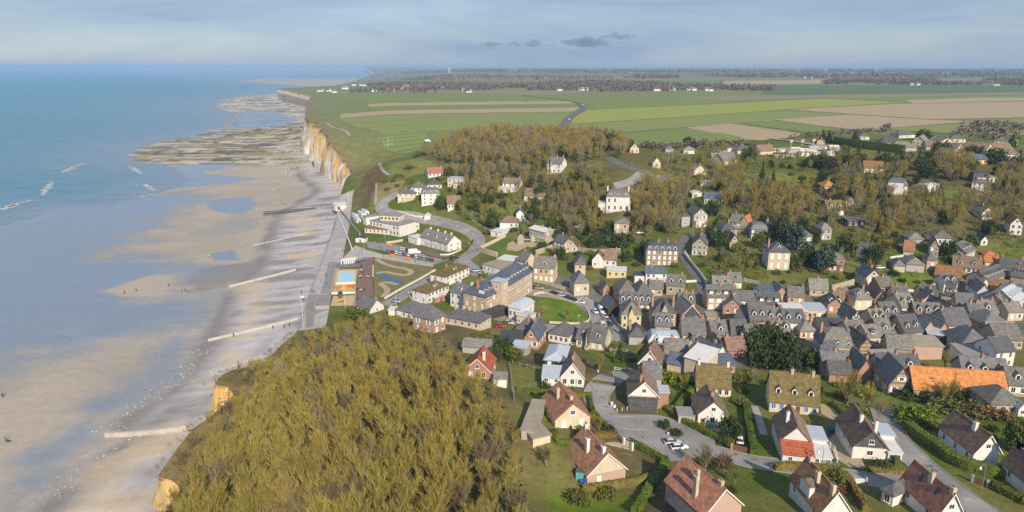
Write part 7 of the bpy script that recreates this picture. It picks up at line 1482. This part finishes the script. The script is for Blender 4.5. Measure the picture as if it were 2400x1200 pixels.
for i, (x, y, c) in enumerate([(1166,465,'white'),(1188,470,'white'),(1208,474,'dark blue'),(1228,478,'black')]): u, v = px(x, y); car(u, v, 1.95, c, '%s car, %s in the short parking row beside the camper van' % (c, ords[i]), 'car', 'cars in the short seafront row', True, .17)
u, v = px(1274,500); cv_ = car(u, v, .35, 'white', 'large white camper van in the seafront car park', 'van', None, True, .17); cv_.scale = (1.25,1.15,1.2)
u, v = px(1600,538); car(u, v, .4, 'black', 'black car turning at the seafront junction'); u, v = px(1130,888); car(u, v, -.4, 'pale blue', 'pale blue car at the end of the beach street')
R(1000,560,4)
for x, y, rz, c, lab, k in [(520,330,-.5,'silver','silver car parked behind the hotel roof','car'),(560,345,-.5,'white','white car parked behind the hotel roof','car'),(462,308,.2,'pale blue','pale blue car by the bright hedge bush','car'),(1052,472,-.25,'tan','tan car parked before the tan brick mansion','car'),(1012,466,-.2,'black','black car behind the tan car','car'),(1195,520,-.3,'black','black car at the head of the row round the garden wall','car'),(1270,540,-.35,'silver','silver car in the row round the garden wall','car'),(1332,562,-.4,'dark blue','dark blue car in the row round the garden wall','car'),(1386,584,-.45,'black','black car near the end of the garden wall row','car'),(1440,606,-.5,'white','white car last in the garden wall row','car'),
    (1668,636,-.25,'silver','silver car crossing the open street corner','car'),(1580,694,-1.35,'white','small white car alone on the open street corner','car'),(1640,688,-1.45,'white','white van at the top of the corner queue','van'),(1668,738,-1.3,'white','white car behind the white van','car'),(1688,774,-1.2,'silver','silver car in the corner queue','car'),(1712,812,-1.2,'black','black car last in the corner queue','car'),(1655,836,-1.3,'silver','pale van by the dark gable at the corner','van'),(690,830,-.1,'red','red car in the hotel street','car'),(768,800,-.25,'silver','silver car in the hotel street','car'),(262,184,.3,'dark blue','dark blue car leaving the seafront junction','car')]:
    u, v = px(x, y); car(u, v, rz, CC and c, lab, k)
R(1450,560,4)
for x, y, c, lab in [(1630,932,'silver','silver car in front of the shop houses'),(1740,930,'black','black car in front of the shop houses'),(1818,925,'white','white car near the manor')]: u, v = px(x, y); car(u, v, .02, c, lab)
car(1499,548,.1,'white','white car beside the tan brick hillside house'); car(2062,630,.1,'white','white car by the garden of the dark slate roof'); car(1003,334,.0,'white','white van parked beyond the rugby field','van',None,True,.35)
for u, v, lab in [(1365,247,'white car far away on the plateau road bend'),(1334,282,'white car on the straight of the plateau road')]: car(u, v, .8, 'white', lab, 'car', None, False, .6)
R(1450,300,4)
MH = [(1435,238),(1530,234),(1620,228),(1700,222),(1785,216),(1870,210),(1975,207),(1460,280),(1570,274),(1690,268),(1770,258),(1850,254),(1930,266),(1990,240),(1995,255),(1010,222),(870,285),(930,262)]
for i, (x, y) in enumerate(MH):
    q = at(*px(x, y)); o = thing('mobile_home', 'white mobile home in the rows of the hilltop caravan park' if i < 15 else 'white mobile home standing apart among the hilltop trees', 'mobile home', (q[0], q[1], T(*q)+.3), .05*(i % 3), 'mobile homes of the caravan park' if i < 15 else 'stray mobile homes'); obj('wall', wall_mesh('e', 6.4, 3.4, 2.3, .6, -.5).data('wall', [WM[('white','cream','greyw')[i % 3]]]), o); obj('roof', roof_mesh('e', 6.4, 3.4, 2.3, .6, .2, .12).data('roof', [RM[('zinc','grey','white','dark')[i % 4]]]), o)
    for k in range(3): window(o, 1.1+2.1*k, -.003, .9, 0, 1.2, 1.0, 'o')
for x, y, lab in [(1610,215,'white dish antenna mast left over the mobile homes'),(1715,210,'white dish antenna mast in the middle of the mobile homes'),(1820,205,'white dish antenna mast at the end of the mobile homes')]:
    q = at(*px(x, y)); o = thing('antenna_mast', lab, 'antenna', (q[0], q[1], T(*q))); obj('mast', MB().tube((0,0,0),(0,0,6.5),.12,.1,6).data('mast', [m_white]), o); obj('dish', MB().tube((0,-.3,6.6),(0,.1,6.8),1.1,.3,12).data('dish', [m_white]), o)
# ================================================================== STREET FURNITURE, FENCES, GATES
def lamp(u, v, h, label, arm=False):
    x, y = at(u, v); o = thing('street_lamp', label, 'street lamp', (x, y, T(x, y))); obj('post', MB().tube((0,0,-.2),(0,0,h),.08,.06,6).data('post', [m_metal]), o)
    if arm:
        b = MB(); P = [(0,0,h)]+[(-.55+.55*cos(a), 0, h+.55*sin(a)) for a in np.linspace(0, pi, 7)][1:]
        for p, q in zip(P, P[1:]): b.tube(p, q, .05, .05, 5)
        obj('arm', b.data('arm', [m_metal]), o); obj('lantern', MB().tube((-1.1,0,h-.55),(-1.1,0,h-.02),.28,.12,8).data('lantern', [m_lamp]), o)
    else: obj('lantern', MB().tube((0,0,h),(0,0,h+.42),.2,.24,8).data('lantern', [m_lamp]), o)
lamp(2300,1150,5.5,'curved street lamp beside the massive hedge',True); lamp(1562,1075,6,'slim dark lamp post beside the turning circle'); lamp(1374,725,4.5,'white globe lamp on the garden wall bend'); lamp(1356,765,4,'white globe lamp at the south of the round garden'); lamp(1264,708,3.5,'white globe lamp in the round garden lawn'); lamp(1400,920,6,'dark lamp post on the approach road'); lamp(1100,592,4.5,'white globe lamp on the coast road bend'); lamp(1925,1098,4.5,'lamp post beside the green mesh gate',True); lamp(1480,402,5,'lamp post on the hillside road'); lamp(2090,1065,1.5,'short white post by the lane')
def fence(pts, h, spacing, m, label, rails=2, name='fence'):
    W_ = at_pts(pts); L2 = []
    for p, q in zip(W_, W_[1:]):
        n = max(1, int(hypot(q[0]-p[0], q[1]-p[1])/spacing)); L2 += [(p[0]+(q[0]-p[0])*k/n, p[1]+(q[1]-p[1])*k/n) for k in range(n)]
    L2.append(W_[-1]); o = thing(name, label, 'fence', (L2[0][0], L2[0][1], T(*L2[0]))); x0, y0, z0 = o.location
    P = [Vector((x-x0, y-y0, T(x,y)-z0)) for x, y in L2]; pd = cached(('fp', h, m.name), lambda: MB().box(-.07,.07,-.07,.07,-.3,h).data('post', [m]))
    for p in P: obj('post', pd, o, p)
    for r in range(rails):
        z = h*(r+.8)/(rails+.1); b = MB()
        for p, q in zip(P, P[1:]): b.tube(p+Vector((0,0,z)), q+Vector((0,0,z)), .07, .07, 4)
        obj('rail', b.data('rail', [m]), o)
fence([(1340,810),(1395,817)], 1.3, 2.2, m_white, 'white rail fence behind the zinc roofed shed'); fence([(1412,821),(1450,825),(1488,831)], 1.3, 2.2, m_white, 'white rail fence beside the dark green conifer'); fence([(1440,868),(1486,874)], 1.1, 2.0, m_white, 'pale rail fence around the small parking yard')
fence([(1202,852),(1235,862),(1268,872)], 1.1, 2.2, m_kerb, 'concrete post fence along the bright lawn',1); fence([(1195,860),(1200,905),(1205,940)], 1.8, 2.0, m_metal, 'dark mesh fence beside the red brick house',3); fence([(1930,1092),(1965,1100)], 1.5, 1.2, m_metal, 'green mesh gate of the dark drive',4,'gate'); fence([(1575,958),(1600,935),(1620,915)], 1.0, 2.2, m_white, 'row of white posts beside the thick hedge',0)
fence([(2105,1060),(2140,1092),(2165,1115)], 1.0, 3.0, m_white, 'row of white posts along the triangular lawn',0); fence([(1446,965),(1470,960)], .9, 1.2, m_white, 'little white bollards at the turning circle mouth',0,'bollards'); fence([(1935,1040),(1955,1060),(1962,1085)], 1.5, 2.0, m_white, 'white panel fence beside the brown roofed porch house',3)
fence([(1108,520),(1135,535),(1160,545)], 1.1, 2.5, m_white, 'white posts along the curving coast road',1); fence([(1225,518),(1240,525)], 1.6, 1.5, m_white, 'white trellis in the hillside garden',3); fence([(1530,412),(1545,415)], 1.0, .9, m_white, 'white barrier panels beside the hillside road',2); fence([(1605,590),(1622,618),(1640,640)], 1.0, 1.6, m_white, 'white railing beside the climbing lane',2)
def gate(u, v, w, rz, m, mp_, label, n=6, h=1.3):
    x, y = at(u, v); o = thing('gate', label, 'gate', (x, y, T(x, y)), rz)
    for s in (0, w): obj('gate_post', MB().box(s-.22,s+.22,-.22,.22,-.3,h+.4).data('gate_post', [mp_]), o)
    for k in range(n): a = .25+(w-.5)*k/n; obj('board', MB().box(a,a+(w-.5)/n-.05,-.04,.04,.12,h+.12*sin(pi*(k+.5)/n)).data('board', [m]), o)
gate(1714,1055,4.2,-.35,m_door,WM['brick'],'brown wooden gate between two brick posts'); gate(1462,1042,2.6,-.95,m_white,m_white,'white slatted gate to the red roofed bungalow',5); gate(2278,1130,2.6,-.8,m_door,m_conc,'dark wooden gate near the curved street lamp',5); gate(2000,1135,2.4,-.1,m_white,WM['flint'],'white gate between stone posts on the estate road',4)
def small(u, v, b, mats, name, label, cat, rz=0): x, y = at(u, v); o = b.build(name, mats); o.location = (x, y, T(x, y)); o.rotation_euler = (0,0,rz); return tag(o, label, cat)
small(1361,1123,MB().box(-.9,.9,-.7,.7,0,2.0).box(-1,1,-.8,.8,2.0,2.1,1),[m_tealp,m_wood],'garden_shed','teal garden cupboard at the red roofed bungalow','shed',-.3); small(1371,1132,MB().tube((0,0,0),(0,0,1.1),.45,.5,10).tube((0,0,1.1),(0,0,1.2),.54,.5,10),[m_bluep],'water_butt','round blue water butt beside the teal cupboard','water butt'); small(1362,1134,MB().tube((0,0,0),(0,0,.9),.4,.46,10).tube((0,0,.9),(0,0,1.0),.5,.46,10),[m_bluep],'water_butt','smaller blue barrel beside the water butt','water butt')
for i, (u, v) in enumerate([(1434,952),(1440,955)]): small(u, v, MB().box(-.3,.3,-.35,.35,.08,1.0).box(-.34,.34,-.4,.36,1.0,1.1,1), [m_white,m_bluep if i else m_white], 'wheelie_bin', ('white bin on the approach road corner','blue lidded bin beside the white one')[i], 'bin')
small(1953,1013,MB().box(-1.2,1.2,-.5,.5,0,.9).box(-.6,.6,-.4,.4,.9,1.2),[m_bluep],'tarpaulin','blue covered heap on the gravel drive','tarpaulin'); small(2130,1003,MB().box(-.5,.5,-.3,.3,0,1.5).box(-.56,.56,-.36,.36,1.5,1.6),[m_white],'letter_box','white utility cabinet beside the hedge corner','cabinet'); small(1236,860,MB().box(-.9,.9,-.25,.25,.4,.48).box(-.9,.9,.2,.28,.48,.95).box(-.8,-.7,-.2,.2,0,.4).box(.7,.8,-.2,.2,0,.4),[m_wood],'garden_bench','dark bench beside the fenced lawn','bench')
for u, v, h, lab in [(2228,945,9,'bare wooden utility pole before the orange barn'),(1410,690,8,'grey utility pole by the orange shrub'),(1453,735,8,'utility pole at the brick shed corner'),(1968,322,8,'pale pole on the grass beside the estate')]: small(u, v, MB().tube((0,0,-.3),(0,0,h),.12,.08,6).box(-.7,.7,-.06,.06,h-.8,h-.65), [m_wood], 'utility_pole', lab, 'pole')
for i, (u, v) in enumerate([(906,347),(914,346)]):
    x, y = at(u, v); o = thing('rugby_goal', ('nearer','farther')[i]+' white rugby goal on the clifftop field', 'goal', (x, y, T(x, y)), .9)
    for s in (-2.8, 2.8): obj('post', MB().tube((s,0,-.3),(s,0,9),.06,.05,6).data('post', [m_white]), o)
    obj('crossbar', MB().tube((-2.8,0,3),(2.8,0,3),.1,.1,6).data('crossbar', [m_white]), o)
# ================================================================== FAR VILLAGE, TOWER, TURBINES
R(600,130,3.428); FV = [px(*p) for p in [(565,290),(605,298),(490,292),(715,272),(770,243),(830,243),(860,246),(690,273),(930,293),(1055,283),(1130,273),(1185,262),(1075,291),(1205,278),(1300,260),(1480,252),(1500,262),(1630,278),(1690,300),(1290,272),(1440,268),(620,302)]]
R(1200,130,4); FV += [px(*p) for p in [(625,330),(650,330),(675,330),(1245,306),(1275,300),(1310,304),(1325,310),(1815,332),(1850,335),(1390,208),(1435,208),(1110,162),(430,334),(1475,328),(1640,326),(1690,330),(1330,333)]]
R(1800,130,4); FV += [px(*p) for p in [(1335,281),(1395,280),(405,212),(435,212),(1625,180),(2115,283),(340,212)]]
fvm = {}
for i, (u, v) in enumerate(FV):
    x, y = at(u, v); k = max(1.0, min(2.2, y/1500)); w = (9+3*(i % 3)); rf = ('slate','brown','slate','grey')[i % 4]; o = thing('village_house', 'small white gabled house in the far village trees', 'house', (x, y, T(x, y)), ((i*37) % 60-30)/57, 'white houses of the far villages')
    obj('wall', cached(('fvw', i % 3), lambda: wall_mesh('e', w, 8, 4.4, 3.6, -1).data('wall', [WM['white']])), o); obj('roof', cached(('fvr', i % 3, i % 4), lambda: roof_mesh('e', w, 8, 4.4, 3.6).data('roof', [RM[rf]])), o)
x, y = at(1053, 171); z = T(x, y); k = y/1600; wt = thing('water_tower', 'white water tower standing on the distant headland', 'water tower', (x, y, z)); obj('stem', MB().tube((0,0,0),(0,0,6*k),1.3*k,1.0*k,12).data('stem', [WM['white']]), wt); obj('tank', MB().tube((0,0,6*k),(0,0,9*k),1.2*k,2.6*k,14).tube((0,0,9*k),(0,0,10.5*k),2.6*k,2.4*k,14).data('tank', [WM['white']]), wt)
for i, (u, v, h) in enumerate([(1934,173,9),(2000,171,9),(2053,171,9)]):
    x, y = at(u, v); k = y/1600; o = thing('wind_turbine', ('leftmost of the three white wind turbines on the horizon','middle of the three white wind turbines on the horizon','rightmost of the three white wind turbines on the horizon')[i], 'wind turbine', (x, y, T(x, y))); obj('tower', MB().tube((0,0,0),(0,0,h*k),.45*k,.3*k,8).data('tower', [m_white]), o); obj('nacelle', MB().box(-.5*k,.5*k,-.8*k,.8*k,h*k,h*k+.7*k).data('nacelle', [m_white]), o)
    for b_ in range(3): a = b_*2*pi/3+i*.6+.4; c = Vector((0,-.9*k,h*k+.35*k)); obj('blade', MB().tube(c, c+Vector((sin(a),0,cos(a)))*5.2*k, .3*k, .1*k, 4).data('blade', [m_white]), o)
# ================================================================== PEOPLE ON THE BEACH
m_skin = mat('skin', (0.5,0.33,0.25), .7, .1, 2.0); m_trous = mat('dark_trousers', (0.035,0.04,0.06), .9, .2, 2.0)
def coat(n, c): return mat(n, c, .9, .2, 2.0)
COATS = [('black', coat('black_coat', (.02,.02,.025))), ('navy', coat('navy_coat', (.03,.05,.12))), ('red', coat('red_coat', (.35,.04,.04))), ('grey', coat('grey_coat', (.2,.2,.2))), ('white', coat('white_coat', (.6,.6,.58)))]
def person_mesh(stride, coatm):
    """one continuous skinned body, 1.72 m, mid-step"""
    J = [(0,0,.95),(0,0,1.2),(0,0,1.42),(0,.01,1.53),(0,.02,1.66), (.1,0,.9),(.11,stride*.5+.05,.5),(.11,stride,.07),(.11,stride+.14,.04), (-.1,0,.9),(-.11,-stride*.3+.06,.5),(-.11,-stride,.08),(-.11,-stride+.14,.03), (.19,0,1.4),(.25,-stride*.35,1.12),(.24,-stride*.3+.12,.88),(-.19,0,1.4),(-.25,stride*.35,1.12),(-.24,stride*.4+.14,.9)]
    E = [(0,1),(1,2),(2,3),(3,4),(0,5),(5,6),(6,7),(7,8),(0,9),(9,10),(10,11),(11,12),(2,13),(13,14),(14,15),(2,16),(16,17),(17,18)]
    Rr = [.15,.14,.15,.06,.105,.095,.07,.05,.04,.095,.07,.05,.04,.07,.05,.04,.07,.05,.04]
    me = bpy.data.meshes.new('person_src'); me.from_pydata(J, E, []); o = bpy.data.objects.new('person_src', me); COL.objects.link(o); s = o.modifiers.new('skin', 'SKIN')
    for v, r in zip(me.skin_vertices[0].data, Rr): v.radius = (r, r*.85)
    me.skin_vertices[0].data[0].use_root = True; sb = o.modifiers.new('sub', 'SUBSURF'); sb.levels = 1; sb.render_levels = 1
    dg = bpy.context.evaluated_depsgraph_get(); ev = o.evaluated_get(dg); out = bpy.data.meshes.new_from_object(ev); bpy.data.objects.remove(o); out.name = 'person'
    out.materials.clear()
    for m in (coatm, m_trous, m_skin): out.materials.append(m)
    for p in out.polygons: z = p.center.z; p.material_index = 2 if z > 1.5 or (abs(p.center.x) > .17 and z < .93 and z > .8) else (1 if z < .9 else 0); p.use_smooth = True
    return out
PM = [person_mesh((.12,.2,.05,.22,.15)[i], c) for i, (_, c) in enumerate(COATS)]
PPL = [(292,689,0,'person in dark clothes on the sandbank beside another'),(320,683,1,'person walking on the sandbank'),(396,672,0,'person at the sandbank end near the channel'),(427,684,0,'first of three people crossing the dark shingle'),(434,684,1,'middle of three people crossing the dark shingle'),(441,686,0,'last of three people crossing the dark shingle'),(490,604,4,'person in white by the small tidal pool'),(620,569,0,'person near the thin pale groyne'),
 (7,932,1,'person in navy coat at the left edge of the sand'),(14,1035,0,'person standing low on the wet sand at the left edge'),(548,790,0,'person sitting-height beside the middle groyne'),(640,772,0,'person walking on the shingle below the middle groyne'),(667,770,1,'person walking up the shingle beside another'),(679,766,0,'person nearest the terrace steps'),(604,526,0,'person alone on the sand off the jetty'),(667,482,1,'person beyond the timber jetty'),(702,492,0,'person beside the inner end of the jetty'),(735,490,0,'person at the jetty root'),(752,487,3,'person above the jetty on the shingle'),(766,513,0,'person on the shingle below the promenade'),
 (743,574,2,'person in red on the shingle'),(772,568,2,'person in red coat near the promenade steps'),(804,590,0,'person of a pair strolling on the promenade'),(809,590,1,'second person of the promenade pair'),(764,648,0,'person leaning on the lower promenade edge'),(753,663,0,'person walking along the lower promenade'),(766,668,0,'person beside the pool wall'),(732,687,0,'person of a pair below the lower promenade'),(737,688,1,'companion of the pair below the lower promenade'),(707,688,0,'person alone on the upper shingle'),(774,693,2,'person in red at the corner of the play area'),
 (848,587,0,'person at the promenade corner'),(900,603,0,'person beside the orange bench'),(974,616,0,'person walking along the paved strip'),(890,581,3,'person on the casino forecourt'),(864,648,0,'person on the red brick plaza'),(846,653,4,'person in white on the red brick plaza'),(798,690,1,'adult watching the play area'),(660,350,0,'person far off on the chalk platform'),(655,447,0,'person of two on the far sand'),(661,447,1,'second person of two on the far sand')]
for i, (u, v, k, lab) in enumerate(PPL):
    x, y = at(u, v)
    if x < float(coast(y))+.3:
        x, y = at_z(u, v, .5)
        for _ in range(6): x, y = at_z(u, v, Tb(x, y))
        z = Tb(x, y)
    else: z = T(x, y)+.12
    o = obj('person', PM[k], None, (x, y, z), rnd.uniform(0, 6.28)); tag(o, lab, 'person')
def dog(u, v, label):
    x, y = at_z(u, v, .2); b = MB(); b.tube((-.4,0,.5),(.35,0,.55),.16,.19,8).tube((.35,0,.6),(.6,0,.85),.1,.08,6).tube((.55,0,.84),(.8,0,.8),.1,.05,6).tube((-.4,0,.58),(-.7,0,.8),.04,.02,5)
    for sx, sy in ((-.35,.1),(-.35,-.1),(.3,.1),(.3,-.1)): b.tube((sx,sy,.5),(sx+(-.08 if sx < 0 else .02),sy,.27),.07,.05,6).tube((sx+(-.08 if sx < 0 else .02),sy,.27),(sx,sy,0),.05,.035,6)
    o = b.build('dog', [m_fab]); o.location = (x, y, Tb(x, y)); tag(o, label, 'dog')
dog(20, 1037, 'dark dog beside the person on the wet sand')
# ================================================================== SMALL DARK CLOUDS low over the horizon, beyond the haze
m_cloud = bpy.data.materials.new('cloud_vapour'); m_cloud.use_nodes = True; nt = m_cloud.node_tree; nt.nodes.remove(nt.nodes['Principled BSDF'])
pv = nt.nodes.new('ShaderNodeVolumePrincipled'); pv.inputs['Color'].default_value = (0.34,0.44,0.56,1); pv.inputs['Density'].default_value = 0.002
nt.links.new(pv.outputs[0], nt.nodes['Material Output'].inputs['Volume'])
def cloud(u, v, wpx, hpx, label, n=9):
    D = 32000.0; k = D/FPX*1.02; d = ray(u, v); c = Vector(d).normalized()*D + Vector((0,0,CAMZ)); rn = random.Random(int(u)); bm = bmesh.new()
    for i in range(n):
        f = (i+.5)/n-.5; r = hpx*k*.5*(1-abs(f)*1.2)*rn.uniform(.6,1.15)+hpx*k*.08
        M = Matrix.Translation((f*wpx*k, rn.gauss(0,.2)*hpx*k, rn.uniform(-.1,.28)*hpx*k*(1-abs(f)))) @ Matrix.Diagonal((r*1.5, r*1.3, r*.75, 1)); bmesh.ops.create_icosphere(bm, subdivisions=2, radius=1, matrix=M)
    for vv in bm.verts: vv.co *= 1+.12*(float(vnoise(vv.co.x/700+9, vv.co.z/500+5))-.5)
    me = bpy.data.meshes.new('cloud'); bm.to_mesh(me); bm.free(); me.materials.append(m_cloud)
    rm = me; o = obj('cloud', me, None, c); md = o.modifiers.new('remesh', 'REMESH'); md.mode = 'VOXEL'; md.voxel_size = hpx*k*.06; tag(o, label, 'cloud')
cloud(1368,101,95,26,'largest dark cloud low over the plateau horizon',11); cloud(1450,86,80,16,'long dark cloud trailing right of the largest one',9); cloud(1251,103,38,17,'rounded dark cloud between two smaller ones',6); cloud(1150,103,46,14,'leftmost small dark cloud',6); cloud(1207,104,28,13,'small dark cloud beside the leftmost one',5); cloud(1288,106,30,9,'thin dark cloud left of the largest one',5); cloud(1350,77,18,6,'tiny dark cloud scrap above the others',4)
HAZE = 1.05e-4
# ================================================================== THE AIR
m_haze = bpy.data.materials.new('haze_air'); m_haze.use_nodes = True; nt = m_haze.node_tree; nt.nodes.remove(nt.nodes['Principled BSDF'])
pv = nt.nodes.new('ShaderNodeVolumePrincipled'); pv.inputs['Color'].default_value = (0.42, 0.63, 0.92, 1); pv.inputs['Density'].default_value = HAZE; pv.inputs['Anisotropy'].default_value = 0.0
nt.links.new(pv.outputs[0], nt.nodes['Material Output'].inputs['Volume'])
tag(MB().box(-36000, 36000, -600, 30000, -3, 125).build('haze', m_haze), 'thin bluish sea haze over the whole coast', 'haze', None, 'stuff')
